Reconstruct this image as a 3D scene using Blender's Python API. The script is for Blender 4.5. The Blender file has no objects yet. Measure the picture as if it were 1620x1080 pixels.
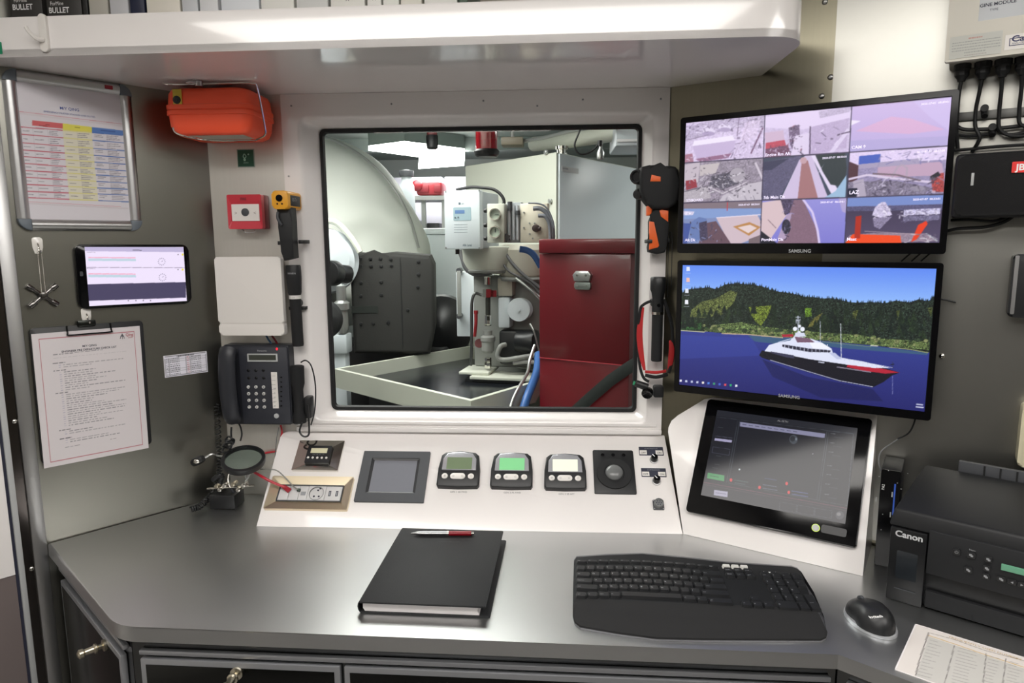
import bpy, bmesh, math, random
import numpy as np
LAMP = 7.5; ERLAMP = 12.0; EXPO = 0.36
from mathutils import Vector, Matrix
random.seed(7); RNG = np.random.default_rng(7)
COL = bpy.context.scene.collection
PI = math.pi
def V(*a): return Vector(a)
# ---------------------------------------------------------------- camera model (24 mm lens on 36 mm, 1620x1080)
F = 1080.0; PITCH = math.atan((540-381)/F); ROLL = -0.006; YAW = math.radians(3.3); CAMZ = 1.40; DESK = 0.75
CAM = V(0, 0, CAMZ)
def ray(x, y):
    X = (x-810)/F; Y = -(y-540)/F
    c, s = math.cos(ROLL), math.sin(ROLL)
    X, Y = c*X-s*Y, s*X+c*Y
    cp, sp = math.cos(PITCH), math.sin(PITCH)
    d = V(X, cp+Y*sp, -sp+Y*cp)
    c, s = math.cos(YAW), math.sin(YAW)
    return V(c*d.x-s*d.y, s*d.x+c*d.y, d.z)
# ---------------------------------------------------------------- frames: an origin with right / up / outward axes
class Fr:
    def __init__(self, o, u, v):
        self.o = Vector(o); self.u = Vector(u).normalized(); self.v = Vector(v).normalized(); self.n = self.u.cross(self.v)
    def at(self, px, py, off=0.0):                       # where a sight line meets this plane, in its own metres
        d = ray(px, py); p = self.o + self.n*off
        q = CAM + d*((p-CAM).dot(self.n)/d.dot(self.n)) - self.o
        return (q.dot(self.u), q.dot(self.v))
    def at3(self, px, py, off=0.0):
        a, b = self.at(px, py, off); return (a, b, off)
    def w(self, a, b, c=0.0): return self.o + self.u*a + self.v*b + self.n*c
    def loc(self, p):
        q = Vector(p)-self.o; return (q.dot(self.u), q.dot(self.v), q.dot(self.n))
    def mat(self):
        m = Matrix((self.u, self.v, self.n)).transposed().to_4x4(); m.translation = self.o; return m
    def quad(self, c, off=0.0):                          # tl,tr,br,bl -> x0,x1,y0,y1
        q = [self.at(x, y, off) for x, y in c]
        return ((q[0][0]+q[3][0])/2, (q[1][0]+q[2][0])/2, (q[2][1]+q[3][1])/2, (q[0][1]+q[1][1])/2)
def sub(fr, a, b, c=0.0, rot=0.0, tilt=0.0, turn=0.0):
    R = Matrix.Rotation(rot, 3, 'Z') @ Matrix.Rotation(turn, 3, 'Y') @ Matrix.Rotation(tilt, 3, 'X')
    B = Matrix((fr.u, fr.v, fr.n)).transposed() @ R
    return Fr(fr.w(a, b, c), B.col[0], B.col[1])
# ---------------------------------------------------------------- materials
def lin(c):
    return tuple(((x/255)/12.92 if x/255 <= .04045 else ((x/255+.055)/1.055)**2.4) for x in c)
MATS = {}
def mat(name, c=(200, 200, 200), r=.5, m=0.0, emit=0, alpha=None, coat=0, noise=0, nscale=40, brush=None, bump=0, spec=None, trans=0, ior=None, attr=False, rvar=0):
    if name in MATS: return MATS[name]
    M = bpy.data.materials.new(name); M.use_nodes = True; N = M.node_tree.nodes; Lk = M.node_tree.links
    b = N['Principled BSDF']; col = (*lin(c), 1)
    b.inputs['Base Color'].default_value = col; b.inputs['Roughness'].default_value = r; b.inputs['Metallic'].default_value = m
    if coat: b.inputs['Coat Weight'].default_value = coat; b.inputs['Coat Roughness'].default_value = .06
    if spec is not None: b.inputs['Specular IOR Level'].default_value = spec
    if trans: b.inputs['Transmission Weight'].default_value = trans
    if ior: b.inputs['IOR'].default_value = ior
    if emit: b.inputs['Emission Color'].default_value = col; b.inputs['Emission Strength'].default_value = emit
    if alpha is not None: b.inputs['Alpha'].default_value = alpha
    if attr:
        a = N.new('ShaderNodeVertexColor'); a.layer_name = 'Col'
        if attr == 'emit':
            b.inputs['Base Color'].default_value = (.01, .01, .012, 1)
            Lk.new(a.outputs['Color'], b.inputs['Emission Color']); b.inputs['Emission Strength'].default_value = emit or 1
        else: Lk.new(a.outputs['Color'], b.inputs['Base Color'])
    if noise or bump or rvar:
        tc = N.new('ShaderNodeTexCoord'); mp = N.new('ShaderNodeMapping'); nz = N.new('ShaderNodeTexNoise')
        Lk.new(tc.outputs['Object'], mp.inputs['Vector']); Lk.new(mp.outputs['Vector'], nz.inputs['Vector'])
        if brush: mp.inputs['Scale'].default_value = brush
        nz.inputs['Scale'].default_value = nscale; nz.inputs['Detail'].default_value = 4
        if noise:
            mx = N.new('ShaderNodeMix'); mx.data_type = 'RGBA'
            mx.inputs[6].default_value = (*[x*(1-noise) for x in col[:3]], 1); mx.inputs[7].default_value = (*[min(1, x*(1+noise)) for x in col[:3]], 1)
            Lk.new(nz.outputs['Fac'], mx.inputs[0]); Lk.new(mx.outputs[2], b.inputs['Base Color'])
        if rvar:
            mr = N.new('ShaderNodeMapRange'); mr.inputs[3].default_value = max(0.02, r-rvar); mr.inputs[4].default_value = r+rvar
            Lk.new(nz.outputs['Fac'], mr.inputs[0]); Lk.new(mr.outputs[0], b.inputs['Roughness'])
        if bump:
            bp = N.new('ShaderNodeBump'); bp.inputs['Strength'].default_value = bump; bp.inputs['Distance'].default_value = .002
            Lk.new(nz.outputs['Fac'], bp.inputs['Height']); Lk.new(bp.outputs['Normal'], b.inputs['Normal'])
    MATS[name] = M; return M
# ---------------------------------------------------------------- mesh builder
def area2(p): return sum(p[i-1][0]*p[i][1]-p[i][0]*p[i-1][1] for i in range(len(p)))
def rr(x0, x1, y0, y1, r, n=5):
    r = min(r, (x1-x0)/2-1e-5, (y1-y0)/2-1e-5); out = []
    for cx, cy, a0 in ((x1-r, y1-r, 0), (x0+r, y1-r, 90), (x0+r, y0+r, 180), (x1-r, y0+r, 270)):
        for k in range(n+1):
            a = math.radians(a0+90*k/n); out.append((cx+r*math.cos(a), cy+r*math.sin(a)))
    return out
def circ(cx, cy, r, n=24, ry=None): return [(cx+r*math.cos(2*PI*k/n), cy+(ry or r)*math.sin(2*PI*k/n)) for k in range(n)]
def smoothpts(P, k=6, closed=False):
    P = [Vector(p) for p in P]; n = len(P)
    if n < 3: return P
    out = []; rng = n if closed else n-1
    for i in range(rng):
        if closed: a, b, c, d = P[i-1], P[i], P[(i+1) % n], P[(i+2) % n]
        else: a, b, c, d = P[max(0, i-1)], P[i], P[i+1], P[min(n-1, i+2)]
        for j in range(k):
            t = j/k
            out.append(.5*((2*b)+(c-a)*t+(2*a-5*b+4*c-d)*t*t+(3*b-a-3*c+d)*t**3))
    if not closed: out.append(P[-1])
    return out
TXT = {}
def textmesh(s, weight=0.0):
    k = (s, weight)
    if k in TXT: return TXT[k]
    cu = bpy.data.curves.new('t', 'FONT'); cu.body = s; cu.size = 1; cu.resolution_u = 3; cu.offset = weight; cu.fill_mode = 'FRONT'
    o = bpy.data.objects.new('t', cu); COL.objects.link(o); dg = bpy.context.evaluated_depsgraph_get(); dg.update()
    me = bpy.data.meshes.new_from_object(o.evaluated_get(dg)); bpy.data.objects.remove(o); bpy.data.curves.remove(cu)
    TXT[k] = me; return me
class MB:
    def __init__(s): s.bm = bmesh.new(); s.mi = 0; s.M = None
    def m(s, i): s.mi = i; return s
    def _put(s, t):
        for f in t.faces: f.material_index = s.mi; f.smooth = True
        if s.M is not None: bmesh.ops.transform(t, matrix=s.M, verts=t.verts)
        me = bpy.data.meshes.new('tmp'); t.to_mesh(me); t.free(); s.bm.from_mesh(me); bpy.data.meshes.remove(me); return s
    def raw(s, vs, fs, bev=0, seg=2, fix=True):
        t = bmesh.new(); v = [t.verts.new(p) for p in vs]
        for f in fs:
            try: t.faces.new([v[i] for i in f])
            except ValueError: pass
        if fix: bmesh.ops.recalc_face_normals(t, faces=t.faces)
        if bev: bmesh.ops.bevel(t, geom=t.edges[:], offset=bev, segments=seg, profile=.5, affect='EDGES', clamp_overlap=True)
        return s._put(t)
    def box(s, x0, x1, y0, y1, z0, z1, bev=0, seg=2):
        vs = [(x, y, z) for z in (z0, z1) for y in (y0, y1) for x in (x0, x1)]
        return s.raw(vs, [(0, 2, 3, 1), (4, 5, 7, 6), (0, 1, 5, 4), (2, 6, 7, 3), (0, 4, 6, 2), (1, 3, 7, 5)], bev, seg)
    def prism(s, poly, z0, z1, bev=0, seg=2, top=None, inset=0):
        if area2(poly) < 0: poly = poly[::-1]
        t = bmesh.new(); n = len(poly)
        a = [t.verts.new((x, y, z0)) for x, y in poly]; q = top or poly
        b = [t.verts.new((x, y, z1)) for x, y in q]
        t.faces.new(a[::-1]); ft = t.faces.new(b)
        for i in range(n): t.faces.new((a[i], a[(i+1) % n], b[(i+1) % n], b[i]))
        if bev: bmesh.ops.bevel(t, geom=list(ft.edges), offset=bev, segments=seg, profile=.5, affect='EDGES', clamp_overlap=True)
        return s._put(t)
    def ring(s, outer, inner, z0, z1, ztop_in=None):
        n = len(outer); zi = z1 if ztop_in is None else ztop_in
        vs = [(x, y, z0) for x, y in outer]+[(x, y, z1) for x, y in outer]+[(x, y, z0) for x, y in inner]+[(x, y, zi) for x, y in inner]
        fs = []
        for i in range(n):
            j = (i+1) % n
            fs += [(i, j, n+j, n+i), (n+i, n+j, 3*n+j, 3*n+i), (3*n+i, 3*n+j, 2*n+j, 2*n+i), (2*n+i, 2*n+j, j, i)]
        return s.raw(vs, fs)
    def cyl(s, p0, p1, r0, r1=None, seg=20, bev=0):
        p0, p1 = Vector(p0), Vector(p1); d = p1-p0
        q = d.to_track_quat('Z', 'Y').to_matrix().to_4x4(); q.translation = (p0+p1)/2
        t = bmesh.new(); bmesh.ops.create_cone(t, cap_ends=True, segments=seg, radius1=r0, radius2=r0 if r1 is None else r1, depth=d.length, matrix=q)
        if bev: bmesh.ops.bevel(t, geom=[e for e in t.edges if any(len(f.verts) > 4 for f in e.link_faces)], offset=bev, segments=2, profile=.5, affect='EDGES', clamp_overlap=True)
        return s._put(t)
    def lathe(s, prof, p=(0, 0, 0), ax=(0, 0, 1), seg=24, cap=True):
        q = Vector(ax).to_track_quat('Z', 'Y').to_matrix(); p = Vector(p); vs = []; fs = []
        for r, h in prof:
            for k in range(seg):
                a = 2*PI*k/seg; vs.append(tuple(p+q@V(r*math.cos(a), r*math.sin(a), h)))
        for i in range(len(prof)-1):
            for k in range(seg):
                j = (k+1) % seg; fs.append((i*seg+k, i*seg+j, (i+1)*seg+j, (i+1)*seg+k))
        if not cap: return s.raw(vs, fs)
        if prof[0][0] > 1e-4: fs.append(tuple(range(seg))[::-1])
        if prof[-1][0] > 1e-4: fs.append(tuple((len(prof)-1)*seg+k for k in range(seg)))
        return s.raw(vs, fs)
    def tube(s, pts, r, seg=8, k=5, closed=False, flat=None):
        P = smoothpts(pts, k, closed) if k > 1 else [Vector(p) for p in pts]
        n = len(P); vs = []; fs = []; prev = None
        for i in range(n):
            if closed: t = (P[(i+1) % n]-P[i-1])
            else: t = P[min(n-1, i+1)]-P[max(0, i-1)]
            t.normalize()
            if prev is None:
                prev = t.orthogonal().normalized() if flat is None else (Vector(flat)-t*Vector(flat).dot(t)).normalized()
            else:
                prev = (prev-t*prev.dot(t)).normalized()
            b = t.cross(prev); rad = r(i/(n-1)) if callable(r) else r
            ra, rb = rad if isinstance(rad, tuple) else (rad, rad)
            for j in range(seg):
                a = 2*PI*j/seg; vs.append(tuple(P[i]+prev*ra*math.cos(a)+b*rb*math.sin(a)))
        for i in range(n if closed else n-1):
            i2 = (i+1) % n
            for j in range(seg): fs.append((i*seg+j, i*seg+(j+1) % seg, i2*seg+(j+1) % seg, i2*seg+j))
        if not closed: fs += [tuple(range(seg))[::-1], tuple((n-1)*seg+j for j in range(seg))]
        return s.raw(vs, fs)
    def coil(s, pts, R, r, turns, seg=6):
        P = smoothpts(pts, 10); n = len(P); L = turns*12; out = []; prev = None
        for i in range(L+1):
            f = i/L*(n-1); a = int(min(f, n-2)); p = P[a].lerp(P[a+1], f-a); t = (P[a+1]-P[a]).normalized()
            prev = t.orthogonal().normalized() if prev is None else (prev-t*prev.dot(t)).normalized()
            b = t.cross(prev); ang = 2*PI*i/12; out.append(p+prev*R*math.cos(ang)+b*R*math.sin(ang))
        return s.tube(out, r, seg, k=1)
    def ball(s, c, r, seg=20, rings=12):
        if not hasattr(r, '__len__'): r = (r, r, r)
        t = bmesh.new(); bmesh.ops.create_uvsphere(t, u_segments=seg, v_segments=rings, radius=1)
        bmesh.ops.transform(t, matrix=Matrix.Translation(c) @ Matrix.Diagonal((*r, 1)), verts=t.verts)
        return s._put(t)
    def text(s, txt, size, x, y, z, al='l', sx=1.0, wt=0.0, rot=0.0):
        me = textmesh(txt, wt); t = bmesh.new(); t.from_mesh(me)
        if not t.verts: t.free(); return s
        xs = [v.co.x for v in t.verts]; w = max(xs); cx = {'l': 0, 'c': w/2, 'r': w}[al]
        Mx = Matrix.Translation((x, y, z)) @ Matrix.Rotation(rot, 4, 'Z') @ Matrix.Diagonal((size*sx, size, 1, 1)) @ Matrix.Translation((-cx, 0, 0))
        bmesh.ops.transform(t, matrix=Mx, verts=t.verts)
        return s._put(t)
    def build(s, name, mats, parent=None, ang=35, frame=None, label=None):
        me = bpy.data.meshes.new(name); s.bm.to_mesh(me); s.bm.free()
        if not isinstance(mats, (list, tuple)): mats = [mats]
        for mm in mats: me.materials.append(mm)
        me.set_sharp_from_angle(angle=math.radians(ang))
        o = bpy.data.objects.new(name, me); COL.objects.link(o)
        if parent is not None: o.parent = parent.ob if isinstance(parent, Fr) else parent
        elif frame is not None: o.matrix_world = frame.mat()
        if label: o['label'] = label
        return o
def thing(name, label, cat, fr, a=0, b=0, c=0, rot=0, tilt=0, turn=0, group=None):
    f = sub(fr, a, b, c, rot, tilt, turn)
    o = bpy.data.objects.new(name, None); COL.objects.link(o); o.empty_display_size = .02
    o.matrix_world = f.mat(); o['label'] = label; o['category'] = cat
    if group: o['group'] = group
    f.ob = o; return f
def struct(o): o['kind'] = 'structure'; return o
def tag(o, label, cat, group=None):
    o['label'] = label; o['category'] = cat
    if group: o['group'] = group
    return o
# ---------------------------------------------------------------- pictures on screens and paper: a colour per vertex of a fine grid
class Ras:
    def __init__(s, T, off, x0, x1, y0, y1, W, H, bg, ss=2):
        s.T, s.off, s.r, s.W, s.H, s.ss = T, off, (x0, x1, y0, y1), W, H, ss
        s.a = np.empty((H*ss, W*ss, 3)); s.a[:] = bg; s.o = (0, 0, 1)
    def crop(s, ox, oy, sc): s.o = (ox, oy, sc); return s
    def P(s, p):
        ox, oy, sc = s.o; a, b = s.T.at(ox+p[0]/sc, oy+p[1]/sc, s.off); x0, x1, y0, y1 = s.r
        return ((a-x0)/(x1-x0)*s.W*s.ss, (y1-b)/(y1-y0)*s.H*s.ss)
    def mask(s, q):
        xs = [p[0] for p in q]; ys = [p[1] for p in q]
        X0, X1 = max(0, int(min(xs))), min(s.W*s.ss, int(max(xs))+2); Y0, Y1 = max(0, int(min(ys))), min(s.H*s.ss, int(max(ys))+2)
        if X1 <= X0 or Y1 <= Y0: return None
        yy, xx = np.mgrid[Y0:Y1, X0:X1]; xx = xx+.5; yy = yy+.5; m = np.zeros(xx.shape, bool)
        for i in range(len(q)):
            (ax, ay), (bx, by) = q[i-1], q[i]
            if ay == by: continue
            c = (ay > yy) != (by > yy); m ^= c & (xx < (bx-ax)*(yy-ay)/(by-ay)+ax)
        return (Y0, Y1, X0, X1, m)
    def fill(s, q, col, al=1.0, nz=0, cell=3, col2=None):
        r = s.mask(q)
        if r is None: return s
        Y0, Y1, X0, X1, m = r; A = s.a[Y0:Y1, X0:X1]; c = np.empty(A.shape); c[:] = col
        if col2 is not None: t = np.linspace(0, 1, A.shape[0])[:, None, None]; c = c*(1-t)+np.array(col2, float)*t
        if nz:
            h, w = A.shape[:2]; g = RNG.normal(0, nz, (h//cell+2, w//cell+2)); g = np.repeat(np.repeat(g, cell, 0), cell, 1)[:h, :w]
            c = c*(1+g[..., None])
        A[m] = A[m]*(1-al)+np.clip(c[m], 0, 255)*al; return s
    def poly(s, pts, col, **k): return s.fill([s.P(p) for p in pts], col, **k)
    def line(s, pts, w, col, **k):
        q = [s.P(p) for p in pts]; w = w*s.ss
        for (ax, ay), (bx, by) in zip(q, q[1:]):
            L = math.hypot(bx-ax, by-ay) or 1; nx, ny = -(by-ay)/L*w/2, (bx-ax)/L*w/2
            s.fill([(ax+nx, ay+ny), (bx+nx, by+ny), (bx-nx, by-ny), (ax-nx, ay-ny)], col, **k)
        return s
    def ell(s, cx, cy, rx, ry, col, **k): return s.poly([(cx+rx*math.cos(t*PI/10), cy+ry*math.sin(t*PI/10)) for t in range(20)], col, **k)
    def uv(s, x, y): return (x*s.W*s.ss, (1-y)*s.H*s.ss)
    def rect(s, x0, x1, y0, y1, col, **k): return s.fill([s.uv(x0, y0), s.uv(x1, y0), s.uv(x1, y1), s.uv(x0, y1)], col, **k)
    def words(s, x0, x1, y, h, col, al=.7, seed=0):       # greyed print too small to read
        R = random.Random(seed*991+int(x0*1000)+int(y*3777)); x = x0
        while x < x1:
            w = R.uniform(.012, .05); e = min(x1, x+w); s.rect(x, e, y-h/2, y+h/2, col, al=al); x = e+R.uniform(.008, .014)
        return s
    def blur(s, n=1):
        for _ in range(n):
            a = s.a; s.a = (a+np.roll(a, 1, 0)+np.roll(a, -1, 0)+np.roll(a, 1, 1)+np.roll(a, -1, 1))/5
        return s
    def build(s, name, material, parent):
        W, H, ss = s.W, s.H, s.ss; a = s.a.reshape(H, ss, W, ss, 3).mean((1, 3))/255
        l = np.where(a <= .04045, a/12.92, ((a+.055)/1.055)**2.4)
        x0, x1, y0, y1 = s.r; xs = np.linspace(x0, x1, W); ys = np.linspace(y1, y0, H)
        co = np.zeros((H, W, 3)); co[..., 0] = xs[None]; co[..., 1] = ys[:, None]; co[..., 2] = s.off
        i = np.arange(H*W).reshape(H, W); f = np.stack([i[1:, :-1], i[1:, 1:], i[:-1, 1:], i[:-1, :-1]], -1).reshape(-1, 4)
        me = bpy.data.meshes.new(name); me.vertices.add(H*W); me.vertices.foreach_set('co', co.ravel())
        me.loops.add(f.size); me.loops.foreach_set('vertex_index', f.ravel().astype(np.int32))
        me.polygons.add(len(f)); me.polygons.foreach_set('loop_start', (np.arange(len(f))*4).astype(np.int32)); me.update(calc_edges=True)
        at = me.color_attributes.new('Col', 'FLOAT_COLOR', 'POINT'); rgba = np.ones((H*W, 4)); rgba[:, :3] = l.reshape(-1, 3)
        at.data.foreach_set('color', rgba.ravel().astype(np.float32)); me.materials.append(material)
        o = bpy.data.objects.new(name, me); COL.objects.link(o); o.parent = parent.ob if isinstance(parent, Fr) else parent; return o
# ---------------------------------------------------------------- the planes of the place
def ud(deg): a = math.radians(deg); return (math.cos(a), math.sin(a), 0)
BW = Fr((0, 1.67, 0), (1, 0, 0), (0, 0, 1))
LW = Fr((-.836, 1.67, 0), ud(49.5), (0, 0, 1))
RW = Fr((.275, 1.67, 0), ud(-29.5), (0, 0, 1))
DK = Fr((0, 0, DESK), (1, 0, 0), (0, 1, 0))
CT = math.radians(40); CN = Fr((0, 1.465, DESK), (1, 0, 0), (0, math.cos(CT), math.sin(CT)))
P0 = V(.295, 1.465, DESK); P1 = V(.607, 1.284, DESK)
seam_b, seam_t = CN.w(.295, 0), CN.w(.281, .268)
_u = (P1-P0).normalized(); _n = _u.cross(seam_t-seam_b).normalized(); _v = _n.cross(_u)
RC = Fr(P0, _u, _v)
def E(y): return Fr((0, y, 0), (1, 0, 0), (0, 0, 1))
# palette
white = mat('white_gelcoat', (238, 234, 232), .24, coat=.5)
white_sh = mat('white_shelf', (240, 236, 234), .18, coat=.6)
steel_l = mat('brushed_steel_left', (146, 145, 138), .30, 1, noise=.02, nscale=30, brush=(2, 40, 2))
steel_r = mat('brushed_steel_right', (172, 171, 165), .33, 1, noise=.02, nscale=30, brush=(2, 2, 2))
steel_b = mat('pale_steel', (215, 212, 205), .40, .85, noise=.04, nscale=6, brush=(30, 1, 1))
steel_d = mat('desk_steel', (203, 204, 204), .37, 1, noise=.03, nscale=5, rvar=.04)
steel_c = mat('cabinet_steel', (105, 106, 106), .25, 1, noise=.06, nscale=5, brush=(1, 1, 20), rvar=.04)
alu = mat('satin_aluminium', (190, 190, 190), .35, 1)
chrome = mat('polished_metal', (225, 222, 215), .08, 1)
brass = mat('satin_nickel', (206, 198, 178), .28, 1)
blk = mat('black_plastic', (26, 27, 29), .42)
blkm = mat('black_matte', (17, 18, 20), .75)
blkg = mat('black_gloss', (10, 10, 12), .12, spec=.3)
rub = mat('black_rubber', (15, 16, 18), .6)
dgrey = mat('dark_grey_plastic', (66, 68, 72), .5)
mgrey = mat('mid_grey_plastic', (120, 122, 122), .5)
lgrey = mat('light_grey_plastic', (178, 180, 180), .4)
wplas = mat('white_plastic', (228, 224, 219), .4)
ink = mat('white_print', (235, 235, 235), .6)
inkg = mat('grey_print', (150, 152, 155), .6)
inkd = mat('dark_print', (40, 42, 60), .6)
paper = mat('paper', (226, 222, 222), .8)
red = mat('red_plastic', (178, 30, 38), .4)
orange = mat('orange_plastic', (255, 92, 56), .42)
M_scr = mat('screen_picture', (0, 0, 0), .25, attr='emit', emit=.80)
M_scr2 = mat('touch_screen_picture', (0, 0, 0), .10, spec=.25, attr='emit', emit=.85)
M_prt = mat('printed_sheet', (255, 255, 255), .6, attr='base')
# ================================================================ ROOM SHELL
room_w = mat('room_paint', (214, 210, 204), .5)
MB().box(-2.0, 1.7, -1.8, 1.75, -.05, 0).build('floor', mat('floor_vinyl', (116, 114, 112), .45, noise=.1, nscale=3), frame=Fr((0,0,0),(1,0,0),(0,1,0)))['kind'] = 'structure'
MB().box(-2.0, 1.7, -1.8, 1.75, 2.15, 2.2).build('ceiling', mat('ceiling_paint', (222, 220, 214), .4), frame=Fr((0,0,0),(1,0,0),(0,1,0)))['kind'] = 'structure'
MB().box(-2.0, 1.7, -1.85, -1.8, 0, 2.15).build('wall_rear', mat('rear_steel', (96, 95, 92), .35, .6), frame=Fr((0,0,0),(1,0,0),(0,1,0)))['kind'] = 'structure'
MB().box(-2.05, -2.0, -1.85, 1.1, 0, 2.15).build('wall_far_left', room_w, frame=Fr((0,0,0),(1,0,0),(0,1,0)))['kind'] = 'structure'
MB().box(1.7, 1.75, -1.85, 1.2, 0, 2.15).build('wall_far_right', mat('side_panel', (118, 115, 106), .5), frame=Fr((0,0,0),(1,0,0),(0,1,0)))['kind'] = 'structure'
# back wall with the window hole
OX0, OX1, OZ0, OZ1 = -.606, .237, .952, 1.695
HX0, HX1, HZ0, HZ1 = OX0-.005, OX1+.005, OZ0-.005, OZ1+.005
w = MB()
w.box(-.9, HX0, 0, 2.15, -.05, 0); w.box(HX1, .34, 0, 2.15, -.05, 0)
w.box(HX0, HX1, HZ1, 2.15, -.05, 0); w.box(HX0, HX1, 0, HZ0, -.05, 0)
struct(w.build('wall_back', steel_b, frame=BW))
# white moulded surround: flange, slanted reveal
GI = BW.quad([(508, 204), (1014, 198), (1006, 650), (525, 648)], -.05)
def loops(MBo, Ls):
    n = len(Ls[0][0]); vs = []; fs = []
    for P, z in Ls: vs += [(x, y, z) for x, y in P]
    for k in range(len(Ls)-1):
        for i in range(n): j = (i+1) % n; fs.append((k*n+i, k*n+j, (k+1)*n+j, (k+1)*n+i))
    return MBo.raw(vs, fs)
def R4(x0, x1, y0, y1, r): return rr(x0, x1, y0, y1, r, 4)
t = MB(); loops(t, [(R4(-.648, .2745, .90, 1.7495, .002), -.002), (R4(-.648, .2745, .90, 1.7495, .002), .004),
    (R4(OX0-.006, OX1+.006, OZ0-.006, OZ1+.006, .022), .004), (R4(OX0, OX1, OZ0, OZ1, .018), .0015), (R4(OX0+.006, OX1-.004, OZ0+.006, OZ1-.006, .014), -.006),
    (R4(GI[0], GI[1], GI[2], GI[3], .012), -.05), (R4(GI[0]+.005, GI[1]-.005, GI[2]+.005, GI[3]-.005, .012), -.052)])
for px, py in ((458, 279), (462, 168), (1045, 157), (922, 158), (765, 160), (850, 168), (620, 165)):
    a, b = BW.at(px, py); t.m(1).cyl((a, b, .003), (a, b, .0052), .0026, seg=12).m(2).cyl((a, b, .005), (a, b, .0056), .0011, seg=8).m(0)
struct(t.build('trim_1', [white, lgrey, inkd], frame=BW))
# sill mouldings under the window, one band per row of light
s = MB(); s.box(-.648, .2745, .9225, .936, .004, .016, .004); s.box(-.63, .262, .941, .949, .004, .0075, .0015)
struct(s.build('trim_2', white, frame=BW))
# glass and its rubber
wf = thing('window_1', 'fixed window onto the engine room', 'window', BW, 0, 0, -.05)
del wf.ob['label'], wf.ob['category']; wf.ob['kind'] = 'structure'
q = BW.quad([(510, 207), (1012, 200), (1004, 648), (527, 645)], -.05)
g = MB(); loops(g, [(R4(q[0]-.006, q[1]+.006, q[2]-.006, q[3]+.006, .014), 0), (R4(q[0]-.004, q[1]+.004, q[2]-.004, q[3]+.004, .014), .006),
    (R4(q[0]+.004, q[1]-.004, q[2]+.004, q[3]-.004, .01), .006), (R4(q[0]+.006, q[1]-.006, q[2]+.006, q[3]-.006, .009), -.004)])
g.build('gasket', rub, wf)
gm = bpy.data.materials.new('window_glass'); gm.use_nodes = True; N = gm.node_tree.nodes; N.clear(); Lk = gm.node_tree.links
o_ = N.new('ShaderNodeOutputMaterial'); mx = N.new('ShaderNodeMixShader'); tr = N.new('ShaderNodeBsdfTransparent'); gl = N.new('ShaderNodeBsdfGlossy'); fr_ = N.new('ShaderNodeFresnel')
tr.inputs[0].default_value = (.90, .94, .92, 1); gl.inputs['Roughness'].default_value = .0; gl.inputs['Color'].default_value = (1, 1, 1, 1); fr_.inputs[0].default_value = 1.42
Lk.new(fr_.outputs[0], mx.inputs[0]); Lk.new(tr.outputs[0], mx.inputs[1]); Lk.new(gl.outputs[0], mx.inputs[2]); Lk.new(mx.outputs[0], o_.inputs[0])
MB().raw([(q[0]-.004, q[2]-.004, 0), (q[1]+.004, q[2]-.004, 0), (q[1]+.004, q[3]+.004, 0), (q[0]-.004, q[3]+.004, 0)], [(0, 1, 2, 3)]).build('pane', gm, wf)
# left wall, its post and the door jamb beyond
aL = [LW.at(px, 841)[0] for px in (72, 49, 32, 22)]
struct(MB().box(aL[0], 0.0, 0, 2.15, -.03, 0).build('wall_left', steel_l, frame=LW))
p = MB(); p.box(aL[1], aL[0], 0, 1.75, -.03, .002, .001); struct(p.build('trim_3', alu, frame=LW))
p = MB(); p.box(aL[2], aL[1], 0, 1.75, -.03, -.006)
for z in (.70, 1.03, 1.36, .4): p.m(1).ball(((aL[2]+aL[1])/2+.004, z, -.006), (.005, .005, .003)); p.m(0)
struct(p.build('trim_4', [mat('dark_polished_steel', (95, 90, 88), .16, 1), chrome], frame=LW))
p = MB(); p.box(aL[3], aL[2], 0, 1.75, -.03, .004, .0015); p.m(1).box(aL[3]-.006, aL[3], 0, 1.75, -.03, -.004); struct(p.build('trim_5', [lgrey, inkd], frame=LW))
d = MB(); d.box(-.95, aL[3]-.006, 0, .70, -.03, -.002); d.m(1).box(-.95, aL[3]-.006, .70, 1.75, -.03, 0)
struct(d.build('door_1', [mat('grey_laminate', (116, 106, 104), .35), white], frame=LW))
# right wall: riveted dark strip, then the brighter sheet lapped over it
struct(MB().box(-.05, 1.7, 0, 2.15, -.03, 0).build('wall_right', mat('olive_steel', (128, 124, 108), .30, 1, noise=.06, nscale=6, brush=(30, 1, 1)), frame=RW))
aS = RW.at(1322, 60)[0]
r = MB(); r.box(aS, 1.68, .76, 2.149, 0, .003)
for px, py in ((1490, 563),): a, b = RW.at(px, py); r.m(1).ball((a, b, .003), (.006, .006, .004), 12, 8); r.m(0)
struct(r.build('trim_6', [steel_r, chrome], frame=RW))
r = MB()
for px, py in ((1305, 3), (1300, 152), (1314, 122)): a, b = RW.at(px, py); r.ball((a, b, 0), (.006, .006, .004), 12, 8)
struct(r.build('trim_7', alu, frame=RW))
# ================================================================ CEILING LIGHTS (behind and above the photographer)
lampm = mat('lamp_diffuser', (255, 251, 246), .5, emit=LAMP)
def ceiling_light(x, y, lx, ly, label):
    T = thing('ceiling_light', label, 'lamp', Fr((x, y, 2.15), (1, 0, 0), (0, -1, 0)), group='ceiling lights of the control room')
    MB().ring(rr(-lx/2-.02, lx/2+.02, -ly/2-.02, ly/2+.02, .01), rr(-lx/2, lx/2, -ly/2, ly/2, .01), 0, .02).build('frame', wplas, T)
    MB().box(-lx/2, lx/2, -ly/2, ly/2, 0.002, .012).build('diffuser', lampm, T)
ceiling_light(-.25, .25, 1.7, .55, 'long lamp on the ceiling above the desk chair')
ceiling_light(1.15, .1, .45, 1.2, 'lamp on the ceiling by the right wall')
ceiling_light(-.6, -1.1, 1.2, .45, 'lamp on the ceiling far behind the desk')
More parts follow.
